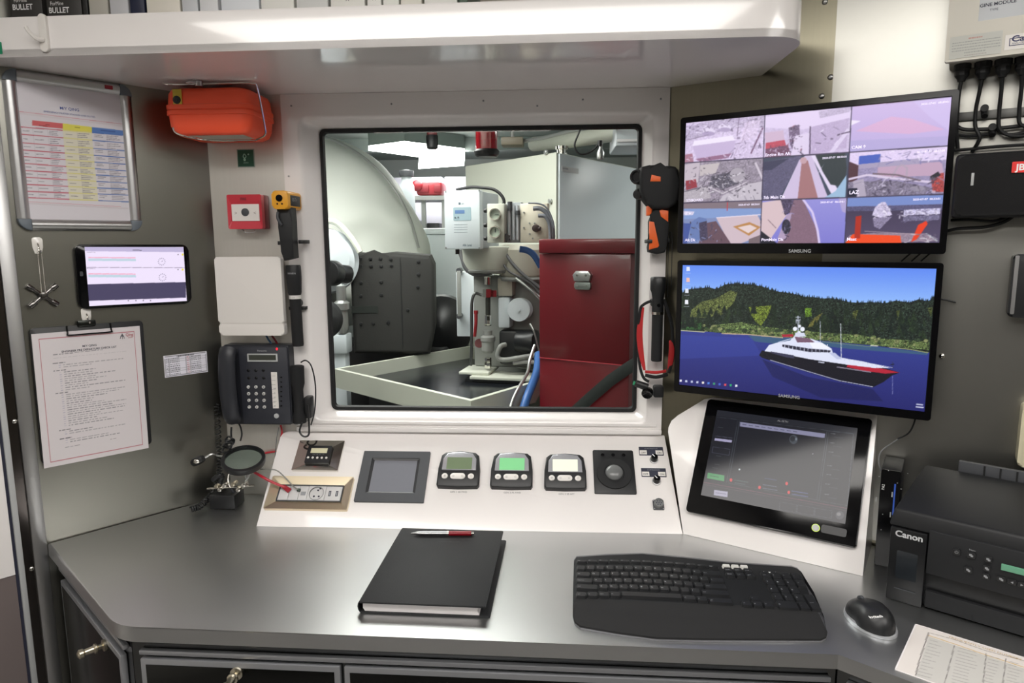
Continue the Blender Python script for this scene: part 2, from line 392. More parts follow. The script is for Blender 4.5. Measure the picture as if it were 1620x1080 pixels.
# ================================================================ DESK TOP
B_, C_ = V(-.743, 1.048, 0), V(.457, 1.028, 0)
A_ = LW.w(aL[0]+.001, 0, .002); D_ = C_+Vector(ud(-39.4))*1.0
RWd = RW.w(1.35, 0)
def fillet(a, b, c, r, n=6):
    a, b, c = Vector(a), Vector(b), Vector(c); u, v = (a-b).normalized(), (c-b).normalized()
    t = r; p, q = b+u*t, b+v*t
    return [tuple(((p*(1-s)+b*s)*(1-s)+(b*(1-s)+q*s)*s)[:2]) for s in [k/n for k in range(n+1)]]
deskpoly = [tuple(A_[:2])]+fillet(A_, B_, C_, .035)+[tuple(C_[:2]), tuple(D_[:2]), tuple(RW.w(1.29, 0, .005)[:2]), (RW.w(0, 0, .005)[0]+.002, 1.664), (-.8385, 1.664)]
T = MB().prism(deskpoly, DESK-.028, DESK, bev=.0045, seg=3).build('desk_top', steel_d, frame=Fr((0, 0, 0), (1, 0, 0), (0, 1, 0)))
tag(T, 'brushed steel desk top with angled corners running under both consoles', 'desk')
# ================================================================ BASE CABINETS
railm = mat('bright_rail', (176, 178, 182), .45, .85)
panm = mat('dark_steel_door', (62, 63, 62), .22, 1)
def knob(par, a, b, c=.0):
    return MB().lathe([(.011, 0), (.011, .004), (.005, .006), (.005, .012), (.0095, .015), (.0095, .018), (.0065, .020), (.0055, .034), (.0085, .037), (.0085, .043), (.004, .046)], (a, b, c), seg=20).build('knob', brass, par)
def cab(name, label, poly, fr, L, doors, group='base cabinets under the steel desk'):
    T = thing(name, label, 'cabinet', fr, group=group)
    P = [T.loc((x, y, 0)) for x, y in poly]
    cb = MB(); vs = [(p[0], 0, p[2]) for p in P]+[(p[0], DESK-.03, p[2]) for p in P]; n = len(P)
    cb.raw(vs, [tuple(range(n)), tuple(range(n, 2*n))]+[(i, (i+1) % n, n+(i+1) % n, n+i) for i in range(n)])
    cb.build('carcass', steel_c, T)
    MB().box(.018, L-.012, .690, .699, .001, .011, .002).build('rail', railm, T)
    for kind, x0, x1, y0, y1, kx, ky in doors:
        d = MB(); d.box(x0, x1, y0, y1, .001, .012, .002); d.m(1).box(x0+.010, x1-.010, y0+.010, y1-.010, .012, .013, .0005)
        od = d.build(kind, [railm, panm], T)
        if kx is not None: knob(od, kx, ky, .013)
    return T
uBC = (C_-B_).normalized(); nBC = V(uBC.y, -uBC.x, 0)
uAB = (B_-A_).normalized(); nAB = V(uAB.y, -uAB.x, 0); uCD = Vector(ud(-39.4)); nCD = V(uCD.y, -uCD.x, 0)
def lineX(p, u, q, v):
    den = u.x*v.y-u.y*v.x; t = ((q.x-p.x)*v.y-(q.y-p.y)*v.x)/den; return p+u*t
inset = .022
A2 = A_-nAB*inset; B2 = lineX(A2, uAB, B_-nBC*inset, uBC); C2 = lineX(B_-nBC*inset, uBC, C_-nCD*inset, uCD); D2 = C2+uCD*.9
A2 = lineX(B2, -uAB, LW.w(-.3, 0, .003), LW.u)
xy = lambda v: (v.x, v.y)
frA = Fr((A2.x, A2.y, 0), uAB, (0, 0, 1)); frB = Fr((B2.x+.001, B2.y, 0), uBC, (0, 0, 1)); frC = Fr((C2.x+.001, C2.y, 0), uCD, (0, 0, 1))
kA = frA.at(160, 1022, .02); kB = frB.at(372, 1068, .02); kC = frC.at(1326, 1072, .03)
LA, LB, LC = (B2-A2).length, (C2-B2).length, .9
split = frB.at(540, 1050, .012)[0]
cab('base_cabinet', 'steel corner cabinet with one door under the angled left end of the desk', [xy(A2), xy(B2-uAB*.001), (-.70, 1.64), (-.80, 1.64)], frA, LA, [('door', .03, LA-.03, .06, .672, kA[0], kA[1])])
cab('base_cabinet', 'long steel drawer cabinet under the front of the desk', [xy(B2+uBC*.001), xy(C2-uBC*.001), (.40, 1.60), (-.695, 1.64)], frB, LB,
    [('drawer', .02, split-.003, .50, .684, kB[0], kB[1]), ('drawer', split+.004, LB-.012, .50, .684, None, None), ('door', .02, split-.003, .06, .494, None, None), ('door', split+.004, LB-.012, .06, .494, None, None)])
cab('base_cabinet', 'steel cabinet under the angled right end of the desk', [xy(C2+uCD*.002), xy(D2), (1.25, .98), (.46, 1.55)], frC, LC, [('door', .012, .42, .06, .60, None, None), ('door', .43, .85, .06, .60, None, None)])
# ================================================================ OVERHEAD SHELF
def lw_y(x): return 1.67+(x+.836)*math.tan(math.radians(49.5))
xl = -1.1492
FL = V(xl, 1.2985+.010, 0)
uS = (V(.36, 1.279, 0)-V(-1.045, 1.303, 0)).normalized()
def sy(x): return 1.303+(x+1.045)*uS.y/uS.x
corner = fillet(V(.2, sy(.2), 0), V(.453, sy(.453), 0), V(.453, 1.5, 0), .085, 8)
outer = [(xl, sy(xl))]+corner+[(.453, 1.5692)]
plate = outer+[(.2752, 1.6695), (-.8355, 1.6695)]
inner = [(xl+.018, sy(xl)+.018)]+[tuple(p) for p in fillet(V(.2, sy(.2)+.018, 0), V(.435, sy(.435)+.018, 0), V(.435, 1.5, 0), .067, 8)]+[(.435, 1.575)]
sh = MB(); sh.prism(plate, 1.75, 1.764)
lip = [outer[0]]+outer[1:]+inner[::-1]
t = bmesh.new()
sh.prism(outer+inner[::-1], 1.7501, 1.8225, bev=.004)
oS = sh.build('overhead_shelf', white_sh, frame=Fr((0, 0, 0), (1, 0, 0), (0, 1, 0)))
tag(oS, 'deep glossy white shelf with a raised lip above the window', 'shelf')
SF = Fr((0, sy(0), 1.75), uS, (0, 0, 1))      # face of the lip
# ================================================================ SHELF CONTENTS
def upright(name, label, cat, x0, x1, h, m, ydep=.15, grp='files and boxes on the overhead shelf', front=None, rot=0):
    a0 = SF.at(x0, 20, -.055)[0]; a1 = SF.at(x1, 20, -.055)[0]
    T = thing(name, label, cat, SF, (a0+a1)/2, .0146, -.055, rot=rot, group=grp)
    w = (a1-a0)/2-.0008
    return T, w
def book(label, x0, x1, col, h=.24, d=.2, mark=None, spine_hole=False, cat='binder', name='ring_binder', lean=0):
    T, w = upright(name, label, cat, x0, x1, h, None)
    c = mat('cover_%d_%d_%d' % col, col, .45)
    MB().ring([(-w, 0), (w, 0), (w, h), (-w, h)], [(-w+.0015, .0)]+[(w-.0015, 0), (w-.0015, h), (-w+.0015, h)], -d, -.001).build('cover', c, T)
    MB().box(-w+.0005, w-.0005, .0005, h-.0005, -.004, 0, .001).build('spine', c, T)
    MB().box(-w+.002, w-.002, .004, h-.006, -d+.004, -.005).build('pages', paper, T)
    if mark: MB().text(mark, .010, 0, .084, .0004, 'c').build('lettering', inkd, T)
    return T
def bullet(label, x0, x1, ly, dark):
    T, w = upright('product_box', label, 'box', x0, x1, .2, None)
    MB().box(-w, w, 0, .17, -.12, 0, .001).build('carton', mat('dark_carton', (52, 50, 48), .4), T)
    m_ = MB().text('BULLET', .0145, -w+.004, ly, .0004, sx=.86, wt=.02).text('ForMine', .010, -w+.008, ly+.014, .0004, sx=.8)
    m_.build('lettering', ink, T)
    if dark: MB().prism(circ(-w+.008, .062, .0055, 14), 0, .0006).build('badge', mat('orange_badge', (225, 140, 70), .5), T)
a, b = SF.at(30, 12, -.055)
bullet('dark box lettered in white standing at the left end of the shelf', 17, 68, SF.at(30, 12, -.055)[1]-.0146-.004, True)
bullet('dark box lettered in white, the right one of the two, behind the white hook', 74, 130, SF.at(90, 17, -.055)[1]-.0146-.004, False)
book('thin black folder beside the right dark box on the shelf', 131, 140, (30, 30, 30))
book('creamy grey folder between the thin black folder and a pale blue one', 141, 172, (186, 182, 172), name='folder', cat='folder')
book('pale blue grey folder next to the navy binder', 174, 204, (200, 200, 204), name='folder', cat='folder')
book('navy blue binder, the only dark blue one on the shelf', 206, 230, (24, 30, 58))
book('wide cream binder directly right of the navy binder', 232, 286, (232, 226, 214))
book('narrow light grey binder between two wide pale ones', 288, 314, (206, 208, 212))
book('off white binder with finger hole on its spine', 316, 346, (226, 226, 228))
book('broad white binder with a pale blue tint in the middle of the row', 350, 411, (230, 233, 238))
book('plain white binder left of the one marked with an A', 413, 466, (236, 234, 228))
book('light grey white binder under the shelf top light', 469, 520, (216, 216, 214))
book('white binder whose spine carries a letter A', 523, 578, (234, 232, 226), mark='A')
book('slim white binder right of the lettered A binder', 581, 604, (238, 236, 232), mark='N')
book('slim white binder with a small letter L on it', 606, 632, (236, 236, 230), mark='L')
book('cream binder with two stacked letters near the lip edge', 634, 668, (232, 228, 218), mark='IV')
book('rightmost plain wide white binder still seen over the lip', 671, 724, (236, 234, 230))
book('dark green folder at the right end of the files', 726, 741, (60, 84, 66), name='folder', cat='folder')
# white adhesive hook on the lip
T = thing('adhesive_hook', 'white plastic adhesive hook stuck on the front of the overhead shelf', 'hook', SF, *SF.at(71, 53, .001), .0005)
MB().prism(rr(-.0075, .0075, -.034, .034, .0075), 0, .006, bev=.0025).build('plate', wplas, T)
MB().tube([(0, -.012, .006), (-.004, -.014, .016), (-.014, -.003, .022), (-.018, .006, .024)], lambda t: .0045-.0012*t).build('prong', wplas, T)
T = thing('green_sign', 'green sticker cut off by the left edge on the shelf lip', 'sign', SF, SF.at(2, 76, 0)[0]-.02, SF.at(2, 76, 0)[1], .0003)
MB().prism(rr(-.02, .022, -.011, .011, .002), 0, .0008).build('panel', mat('sign_green', (20, 130, 92), .4), T)
# ================================================================ LEFT WALL: snap frame
x0, x1, y0, y1 = LW.quad([(2, 108), (205, 135), (224, 366), (26, 364)])
W2, H2 = (x1-x0)/2, (y1-y0)/2
T = thing('poster_frame', 'silver snap poster frame with grey corners holding a coloured table, on left wall', 'frame', LW, (x0+x1)/2, (y0+y1)/2, .001)
fw = .024
bar = lambda L: [(-L, 0), (-L, 0)]
def rail(x0, x1, y0, y1, horiz):
    r = MB(); n = 8; vs = []; fs = []
    for k in range(n+1):
        t = k/n; h = .003+.009*math.sin(PI*t)**.7
        if horiz: vs += [(x0, y0+(y1-y0)*t, h), (x1, y0+(y1-y0)*t, h)]
        else: vs += [(x0+(x1-x0)*t, y0, h), (x0+(x1-x0)*t, y1, h)]
    for k in range(n): fs.append((2*k, 2*k+1, 2*k+3, 2*k+2))
    m_ = r.raw(vs, fs, fix=True)
    m_.box(x0, x1, y0, y1, 0, .003)
    return m_.build('frame_rail', alu, T)
rail(-W2, -W2+fw, -H2+fw, H2-fw, False); rail(W2-fw, W2, -H2+fw, H2-fw, False)
rail(-W2+fw, W2-fw, -H2, -H2+fw, True); rail(-W2+fw, W2-fw, H2-fw, H2, True)
for sx in (-1, 1):
    for sy_ in (-1, 1):
        cx0, cx1 = sorted((sx*W2, sx*(W2-fw))); cy0, cy1 = sorted((sy_*H2, sy_*(H2-fw)))
        P = [(sx*(W2-fw), sy_*(H2-fw)), (sx*W2, sy_*(H2-fw))]+[(sx*(W2-fw)+sx*fw*math.cos(t*PI/12), sy_*(H2-fw)+sy_*fw*math.sin(t*PI/12)) for t in range(1, 6)]+[(sx*(W2-fw), sy_*H2)]
        MB().prism(P, 0, .0125, bev=.003).build('corner_cap', mat('slate_plastic', (104, 112, 120), .45), T)
R = Ras(T, .004, -W2+fw-.002, W2-fw+.002, -H2+fw-.002, H2-fw+.002, 180, 250, (214, 210, 216))
cr, cy, cb = (205, 96, 100), (222, 214, 88), (84, 122, 186)
R.crop(20, 120, 4.32)
LN = (190, 90, 105); LY = (214, 208, 140); LB_ = (80, 112, 176)
R.line([(38, 243), (745, 330)], 1.2, (205, 150, 160)); R.line([(40, 256), (746, 342)], 3, (205, 195, 200), al=.6)
R.poly([(135, 303), (343, 325), (343, 362), (135, 340)], cr); R.poly([(343, 325), (541, 350), (541, 394), (343, 372)], cy); R.poly([(541, 350), (757, 374), (757, 408), (541, 392)], cb)
rowL = [348, 398, 457, 505, 550, 597, 645, 692, 740, 787, 830]
rowR = [408, 460, 513, 560, 605, 650, 690, 733, 775, 815, 860]
for k in range(11):
    xl_ = 45+5*k; xm1 = 343+4.6*k; xm2 = 541+4.4*k; xr = 757+3.6*k
    yl, yr = rowL[k], rowR[k]; f = lambda x: yl+(yr-yl)*(x-xl_)/(xr-xl_)*.98
    R.line([(xl_, yl), (xm1, f(xm1))], 1.7, LN); R.line([(xm1, f(xm1)), (xm2, f(xm2))], 2.4, LY); R.line([(xm2, f(xm2)), (xr, f(xr))], 1.7, LB_)
    if k < 10:
        hh = (rowL[k+1]-rowL[k])
        R.poly([(xm1, f(xm1)), (xm2, f(xm2)), (xm2+4, f(xm2)+hh), (xm1+4, f(xm1)+hh)], (222, 218, 170), al=.45)
        rr_ = random.Random(k)
        for c0, c1, nl in ((70, 120, 1), (150, 215, 1), (250, 330, 3), (362, 425, 1), (445, 530, 3), (556, 620, 2), (640, 745, 3)):
            for q_ in range(nl):
                yy = f(c0)+hh*(.5 if nl == 1 else .28+.24*q_); e = c0+(c1-c0)*rr_.uniform(.55, 1)
                R.line([(c0+4*k, yy), (e+4*k, yy+3)], 1.1, (96, 92, 104), al=.65)
        for cx in (60, 140, 240, 440, 640):
            R.line([(cx+4.6*k, f(cx)+2), (cx+4.6*k+4, f(cx)+hh)], .5, (170, 160, 170), al=.6)
R.line([(110, 858), (740, 892)], 1, (200, 120, 130), al=.6); R.line([(110, 870), (790, 905)], 2.5, (200, 190, 195), al=.7)
R.line([(180, 338), (240, 345)], .8, (120, 40, 40)); R.line([(225, 334), (255, 337)], 1, (120, 50, 50)); R.line([(425, 352), (460, 356)], 1, (120, 110, 30)); R.line([(600, 372), (700, 382)], 1, (40, 60, 120))
R.build('sheet', M_prt, T)
a, b = T.at(115, 172, .005); MB().text('M/Y QING', .0080, a-.006, b-.004, .0048, 'c', wt=.01).text('EMERGENCY MUSTER STATION AND DUTIES', .0047, a-.006, b-.0135, .0048, 'c').build('lettering', mat('blue_print', (62, 82, 150), .6), T)
a, b = T.at(172, 138, .012); MB().prism(rr(a-.008, a+.008, b-.004, b+.004, .001), .010, .0128).build('badge', mat('badge_red', (150, 30, 45), .4), T)
# ---------------- tablet
x0, x1, y0, y1 = LW.quad([(118, 384), (302, 389), (300, 480), (125, 489)], .012)
T = thing('tablet', 'black tablet showing a pale chart page, mounted on the left steel wall', 'tablet', LW, (x0+x1)/2, (y0+y1)/2, .003, rot=-.012)
W2, H2 = (x1-x0)/2, (y1-y0)/2
MB().prism(rr(-W2, W2, -H2, H2, .014), 0, .0085, bev=.002).build('body', blkg, T)
MB().box(-.02, .02, -.02, .02, -.003, 0).build('mount', blk, T)
q = T.quad([(135, 389), (292, 392), (294, 477), (140, 483)], .009)
R = Ras(T, .0088, *q, 220, 124, (238, 226, 250)); R.crop(0, 300, 4.765)
R.poly([(640, 420), (1390, 436), (1390, 472), (640, 464)], (190, 180, 214))
R.poly([(655, 712), (1400, 695), (1400, 812), (660, 836)], (72, 66, 96)); R.line([(650, 586), (1392, 588)], .9, (120, 110, 130))
R.line([(1000, 456), (1068, 458)], 1.5, (90, 84, 100))
for yy in (512, 634): R.line([(668, yy), (1022, yy+2)], 2.4, (240, 176, 200)); R.line([(668, yy+16), (1025, yy+18)], 5, (190, 212, 224)); R.line([(655, yy-40), (720, yy-38)], .8, (150, 140, 160))
for cx, cy_ in ((1218, 543), (1224, 660)):
    for k in range(-3, 10): a_ = math.radians(180-k*30+0); R.line([(cx+22*math.cos(a_), cy_-22*math.sin(a_)), (cx+29*math.cos(a_), cy_-29*math.sin(a_))], 1.3, (110, 104, 130))
    R.line([(cx, cy_), (cx+8, cy_-8)], 1, (110, 104, 130))
for yy in (490, 602): R.ell(1375, yy, 8, 8, (236, 222, 90)); R.ell(1341, yy, 4, 4, (60, 60, 60))
for xx in (968, 1025, 1080, 1134): R.ell(xx, 834, 5, 5, (110, 100, 120))
R.build('screen', M_scr, T)
a, b = T.at(129, 433, .009); MB().prism(rr(a-.003, a+.003, b-.005, b+.005, .002), .0085, .0088).build('home_button', dgrey, T)
# ---------------- small clear hooks, cross key on a chain
clear = mat('clear_plastic', (235, 232, 226), .15, spec=.8)
def small_hook(px, py, label):
    T = thing('wall_hook', label, 'hook', LW, *LW.at(px, py), .0005)
    MB().prism(rr(-.0095, .0095, -.004, .017, .006)[:12]+[(-.0095, -.004), (-.006, -.017), (.006, -.017), (.0095, -.004)], 0, .003, bev=.001).build('plate', clear, T)
    MB().tube([(0, .004, .003), (0, -.002, .009), (0, -.012, .011), (.001, -.016, .016), (.001, -.011, .020)], .0016).build('wire', chrome, T)
    return T
hk = small_hook(59, 388, 'small clear hook on the left wall holding the cross key chain')
hk2 = small_hook(136, 499, 'small clear hook under the tablet holding the clipboard')
T = thing('cross_key', 'four way steel service key hanging on a ball chain under the poster frame', 'key', LW, *LW.at(66, 467), .010)
k_ = MB()
for s_ in (-1, 1):
    k_.tube([(-.022, -.019*s_, .004*s_), (0, 0, .004*s_), (.022, .019*s_, .004*s_)], .0042, seg=14, k=2)
    for e in (-1, 1):
        k_.cyl((e*.015, e*.0125*s_, .004*s_), (e*.026, e*.022*s_, .004*s_), .0060, seg=14, bev=.0008)
k_.cyl((0, 0, -.008), (0, 0, .009), .0075, seg=16, bev=.001)
k_.build('key_body', mat('worn_steel', (120, 118, 116), .22, 1), T)
ch = MB(); top = T.loc(hk.w(0, -.014, .013))
for s_ in (-1, 1):
    n_ = 24
    for i in range(n_):
        t_ = i/(n_-1); p_ = Vector((s_*.0035*(1-t_*.2), .006, .009)).lerp(V(top[0]+s_*.0035, top[1], top[2]), t_); ch.ball(p_, .0014, 8, 6)
ch.build('ball_chain', chrome, T)
# ---------------- clipboard
x0, x1, y0, y1 = LW.quad([(50, 528), (222, 516), (235, 708), (70, 742)], .012)
W2, H2 = (x1-x0)/2, (y1-y0)/2
T = thing('clipboard', 'black clipboard with a red bordered checklist sheet on the left wall', 'clipboard', LW, (x0+x1)/2, (y0+y1)/2, .003, rot=-.01)
MB().prism(rr(-W2-.002, W2+.008, -H2+.008, H2+.012, .008), 0, .006, bev=.001).build('board', blk, T)
sb = MB(); sb.box(-W2, W2, -H2, H2, .006, .0068); sb.build('paper_stack', paper, T)
R = Ras(T, .0072, -W2, W2, -H2, H2, 200, 280, (216, 210, 212)); 
brd = (176, 84, 96)
for a_ in ((.06, .94, .955, .96), (.06, .94, .038, .043), (.06, .066, .04, .96), (.934, .94, .04, .96)): R.rect(*a_, brd)
R.words(.17, .35, .835, .004, (70, 70, 76)); R.words(.36, .62, .838, .004, (70, 70, 76)); R.words(.17, .85, .81, .003, (120, 120, 124), al=.5, seed=3)
def para(y, n, head=True, seed=0):
    rn = random.Random(seed+int(y*1000))
    if head: R.words(.16, .27, y, .006, (60, 60, 66), al=.8, seed=seed); y -= .016
    for i in range(n):
        R.words(.21, .23, y, .003, (110, 110, 150), al=.6, seed=i); R.words(.25, rn.uniform(.45, .82), y, .0042, (92, 92, 98), al=.75, seed=i+seed); y -= .0168
para(.77, 2, seed=1); para(.715, 9, seed=2); para(.545, 15, seed=3); para(.265, 2, seed=4); para(.20, 2, seed=5)
R.words(.2, .34, .13, .004, (80, 80, 86)); R.words(.62, .68, .13, .004, (110, 90, 96)); R.line
R.build('checklist', M_prt, T)
MB().text('M/Y QING', .0062, 0, H2-.037, .0075, 'c', wt=.02).text('ENGINEER PRE DEPARTURE CHECK LIST', .0060, 0, H2-.045, .0075, 'c', wt=.02).build('lettering', inkd, T)
lg = MB(); lg.text('Qing', .009, W2-.031, H2-.021, .0076, sx=.9, wt=.01).text('yacht', .0045, W2-.026, H2-.026, .0076)
lg.m(1).tube([(W2-.043, H2-.026, .0076), (W2-.038, H2-.016, .0076), (W2-.034, H2-.026, .0076)], .0006, 6).tube([(W2-.042, H2-.020, .0076), (W2-.034, H2-.020, .0076)], .0006, 6).tube([(W2-.038, H2-.014, .0076), (W2-.038, H2-.027, .0076)], .0005, 6)
lg.build('emblem', [mat('crimson_print', (168, 60, 70), .6), inkd], T)
MB().tube([(-.04, H2+.012, .007), (-.04, H2-.004, .010), (-.038, H2-.008, .011), (0, H2-.008, .011), (.043, H2-.008, .011), (.045, H2-.004, .010), (.045, H2+.012, .007)], .0016, k=3).build('wire_clip', blkg, T)
MB().box(-.020, .016, H2+.008, H2+.022, .004, .012, .003).build('clip_base', mat('oiled_steel', (60, 62, 60), .3, 1), T)
# ---------------- phone list sticker
x0, x1, y0, y1 = LW.quad([(257, 564), (327, 554), (328, 587), (262, 598)])
T = thing('number_list_sticker', 'small white printed list stuck on the left steel wall', 'sticker', LW, (x0+x1)/2, (y0+y1)/2, .0004)
W2, H2 = (x1-x0)/2, (y1-y0)/2; MB().box(-W2, W2, -H2, H2, 0, .0005).build('backing', paper, T)
R = Ras(T, .0009, -W2, W2, -H2, H2, 100, 50, (232, 230, 240))
for y_ in (.06, .94): R.rect(.03, .97, y_-.008, y_+.008, (60, 60, 66))
for x_ in (.03, .12, .5, .6, .97): R.rect(x_-.004, x_+.004, .06, .86, (90, 90, 96))
R.words(.3, .7, .9, .05, (40, 40, 46))
for i in range(9):
    y_ = .83-i*.088; R.rect(.03, .97, y_+.04, y_+.044, (130, 130, 136))
    R.words(.05, .11, y_, .035, (70, 70, 80), seed=i); R.words(.14, .36, y_, .035, (60, 60, 70), seed=i); R.words(.52, .58, y_, .035, (160, 60, 70), seed=i); R.words(.62, .85, y_, .035, (60, 60, 70), seed=i)
R.build('print', M_prt, T)
# ================================================================ BACK WALL, LEFT PART
x0, x1, y0, y1 = BW.quad([(375, 237), (403, 237), (403, 264), (376, 263)])
T = thing('safety_sign', 'small square green safety sign below the orange case', 'sign', BW, (x0+x1)/2, (y0+y1)/2, .0004)
W2 = (x1-x0)/2; MB().box(-W2, W2, -W2, W2, 0, .001).build('panel', mat('dusty_silver', (150, 165, 155), .5), T)
MB().box(-W2+.002, W2-.002, -W2+.002, W2-.002, 0.001, .0014).build('green_field', mat('deep_green', (28, 84, 62), .5), T)
pg = MB(); pg.tube([(-.003, .000, .0016), (-.006, .004, .0016), (-.003, .010, .0016), (.001, .004, .0016)], .0011, 6, closed=True).ball((-.003, -.0035, .0014), (.003, .0035, .0006)).ball((.007, .009, .0015), (.002, .002, .0005)).text('ZERO', .005, 0, -.0125, .0016, 'c').build('pictogram', mat('pale_green_print', (150, 195, 175), .6), T)
# fire call point
x0, x1, y0, y1 = BW.quad([(359, 307), (414, 308), (415, 362), (361, 362)], .045)
T = thing('fire_call_point', 'red wall box with white centre plate and black push button', 'alarm call point', BW, (x0+x1)/2, (y0+y1)/2, .0005)
W2, H2 = (x1-x0)/2, (y1-y0)/2; pink = mat('call_point_red', (196, 52, 66), .35)
MB().box(-W2, W2, -H2, H2, 0, .030, .003).build('back_box', mat('dark_red', (120, 22, 34), .4), T)
hb = MB(); hb.ring(rr(-W2, W2, -H2, H2, .004), rr(-W2+.007, W2-.007, -H2+.017, H2-.020, .001), .030, .045, .041).box(-W2+.006, W2-.006, -H2+.016, H2-.019, .030, .040).build('front_cover', pink, T)
MB().prism(rr(-W2+.009, W2-.008, -H2+.019, H2-.0225, .001), .040, .0418).build('centre_plate', wplas, T)
MB().cyl((0, -.001, .0415), (0, -.001, .0435), .0095, seg=24, bev=.0006).build('button', dgrey, T)
ar = MB(); ar.text('>', .012, -.027, -.007, .0422).text('<', .012, .020, -.007, .0422)
ar.build('arrows', mat('faint_print', (150, 130, 130), .6), T)
MB().text('FIRE', .008, -.002, H2-.013, .0452, 'c', wt=.03).build('lettering', mat('dull_red_print', (140, 40, 52), .5), T)
MB().tube([(-.022, -H2, .02), (-.012, -H2-.004, .03), (-.008, -H2-.008, .03), (.012, -H2-.008, .03), (.016, -H2-.002, .028)], .0012, 6).build('reset_wire', alu, T)
# white cover box
x0, x1, y0, y1 = BW.quad([(341, 407), (447, 405), (448, 530), (346, 531)], .05)
T = thing('cover_box', 'blank white plastic cover box between the red call point and the telephone', 'box', BW, (x0+x1)/2, (y0+y1)/2, .0005)
W2, H2 = (x1-x0)/2, (y1-y0)/2
lid = MB(); P = rr(-W2, W2, -H2+.030, H2, .006); lid.prism(P, .035, .052, bev=.004, seg=3)
lid.build('lid', wplas, T); MB().prism(rr(-W2, W2-.001, -H2, -H2+.0315, .008), .03, .0505, bev=.004, seg=3).build('lower_flap', wplas, T)
MB().box(-W2+.006, W2-.012, -H2+.006, H2-.006, 0, .036, .003).build('body', mat('warm_white_plastic', (212, 206, 198), .5), T)
# ---------------- thermometer gun in its clips
T = thing('infrared_thermometer', 'yellow and black pistol thermometer clipped on the window surround', 'thermometer', BW, *BW.at(453, 355, .06), .045)
h_ = lambda x, y: T.at(x, y, .012)
yel = mat('amber_plastic', (226, 160, 40), .35)
hd = MB(); c0 = T.at(442.5, 316, .05)
hd.prism(rr(c0[0]-.0190, c0[0]+.0190, c0[1]-.0210, c0[1]+.0210, .008), -.035, .050, bev=.004).build('head', yel, T)
MB().cyl((c0[0]-.001, c0[1]+.004, .0495), (c0[0]-.001, c0[1]+.004, .0515), .0080, seg=20).build('lens', blkg, T)
MB().cyl((c0[0]-.006, c0[1]-.009, .0495), (c0[0]-.006, c0[1]-.009, .0507), .0022, seg=12).cyl((c0[0]+.005, c0[1]-.009, .0495), (c0[0]+.005, c0[1]-.009, .0507), .0022, seg=12).build('laser_ports', mat('port_brown', (60, 20, 15), .3), T)
MB().box(c0[0]+.017, c0[0]+.0197, c0[1]-.013, c0[1]+.012, -.028, .034, .001).build('side_label', blk, T)
lt = MB(); lt.M = Matrix.Translation((c0[0]+.0199, c0[1]-.006, .026)) @ Matrix.Rotation(PI/2, 4, 'Y'); lt.text('830-T4', .012, .001, .004, .0002, sx=.8); lt.build('lettering', inkg, T)
P = [T.at(x, y, .02) for x, y in ((440, 328), (463, 328), (465, 350), (466, 380), (468, 408), (452, 412), (447, 398), (447, 360), (443, 342))]
MB().prism(P, .000, .034, bev=.005, seg=3).build('grip', blk, T)
MB().tube([(*T.at(444, 336, .02), .036), (*T.at(445, 346, .02), .041), (*T.at(450, 356, .02), .037)], .0035, 8).build('trigger', dgrey, T)
cl = MB(); a, b = T.at(442, 384, .01); a2, b2 = T.at(478, 382, .01); cl.box(a-.004, a+.003, b-.005, b+.004, -.042, .012, .001).box(a2-.012, a2, b2-.005, b2+.004, -.042, .004, .001).build('clips', blk, T)
# ---------------- long black torch
T = thing('torch', 'long black torch held in a clip left of the window, white tape band', 'torch', BW, *BW.at(467, 480, .03), .028, rot=.01)
top, mid, bot = T.at(464, 419, 0)[1], T.at(464, 466, 0)[1], T.at(464, 547, 0)[1]
MB().lathe([(.0150, 0), (.0165, .006), (.0182, .040), (.0182, top-mid-.004), (.0170, top-mid)], (0, mid, 0), (0, 1, 0), 24).build('head', blk, T)
MB().lathe([(.0, 0), (.0130, .0), (.0138, .004), (.0138, mid-bot)], (0, bot, 0), (0, 1, 0), 24).build('barrel', blkm, T)
MB().cyl((0, mid-.010, 0), (0, mid-.001, 0), .0146, seg=24).build('tape_band', mat('white_tape', (214, 212, 208), .6), T)
MB().text('1,5V', .006, -.006, mid-.0085, .0148).text('WARN', .0065, -.008, top-.022, .0184).build('lettering', inkg, T)
MB().ring(circ(0, 0, .0105, 12), circ(0, 0, .0100, 12), -.028, -.01).box(-.021, .021, T.at(464, 488, 0)[1]-.004, T.at(464, 488, 0)[1]+.004, -.026, -.008, .001).build('clip', blk, T)
# ---------------- wall telephone
x0, x1, y0, y1 = BW.quad([(347, 546), (457, 548), (456, 674), (356, 673)], .05)
T = thing('telephone', 'black wall telephone with round white number keys and a coiled cord', 'telephone', BW, (x0+x1)/2, (y0+y1)/2, .001)
W2, H2 = (x1-x0)/2, (y1-y0)/2; navy = mat('phone_charcoal', (38, 40, 46), .42)
MB().prism(rr(-W2, W2, -H2, H2, .006), 0, .034, bev=.004).build('body', navy, T)
MB().box(-W2+.01, W2-.01, -H2+.01, H2-.01, -.001, .001).build('bracket', blk, T)
MB().prism(rr(-W2+.042, W2-.003, -H2+.003, H2-.004, .005), .034, .038, bev=.002).build('face_plate', mat('phone_face', (44, 46, 54), .5), T)
g = lambda x, y: T.at(330+x/6.355, 530+y/6.355, .04)
def box_px(mb, c, z0, z1, bev=0):
    x0, x1, y0, y1 = [0]*4; q_ = [g(*p) for p in c]; xs = sorted((q_[0][0], q_[1][0])); ys = sorted((q_[0][1], q_[1][1])); return mb.box(xs[0], xs[1], ys[0], ys[1], z0, z1, bev)
box_px(MB(), ((388, 185), (697, 268)), .038, .042, .001).build('display_bezel', lgrey, T)
box_px(MB(), ((406, 196), (680, 250)), .042, .0424).build('display', mat('lcd_dark', (58, 62, 56), .2), T)
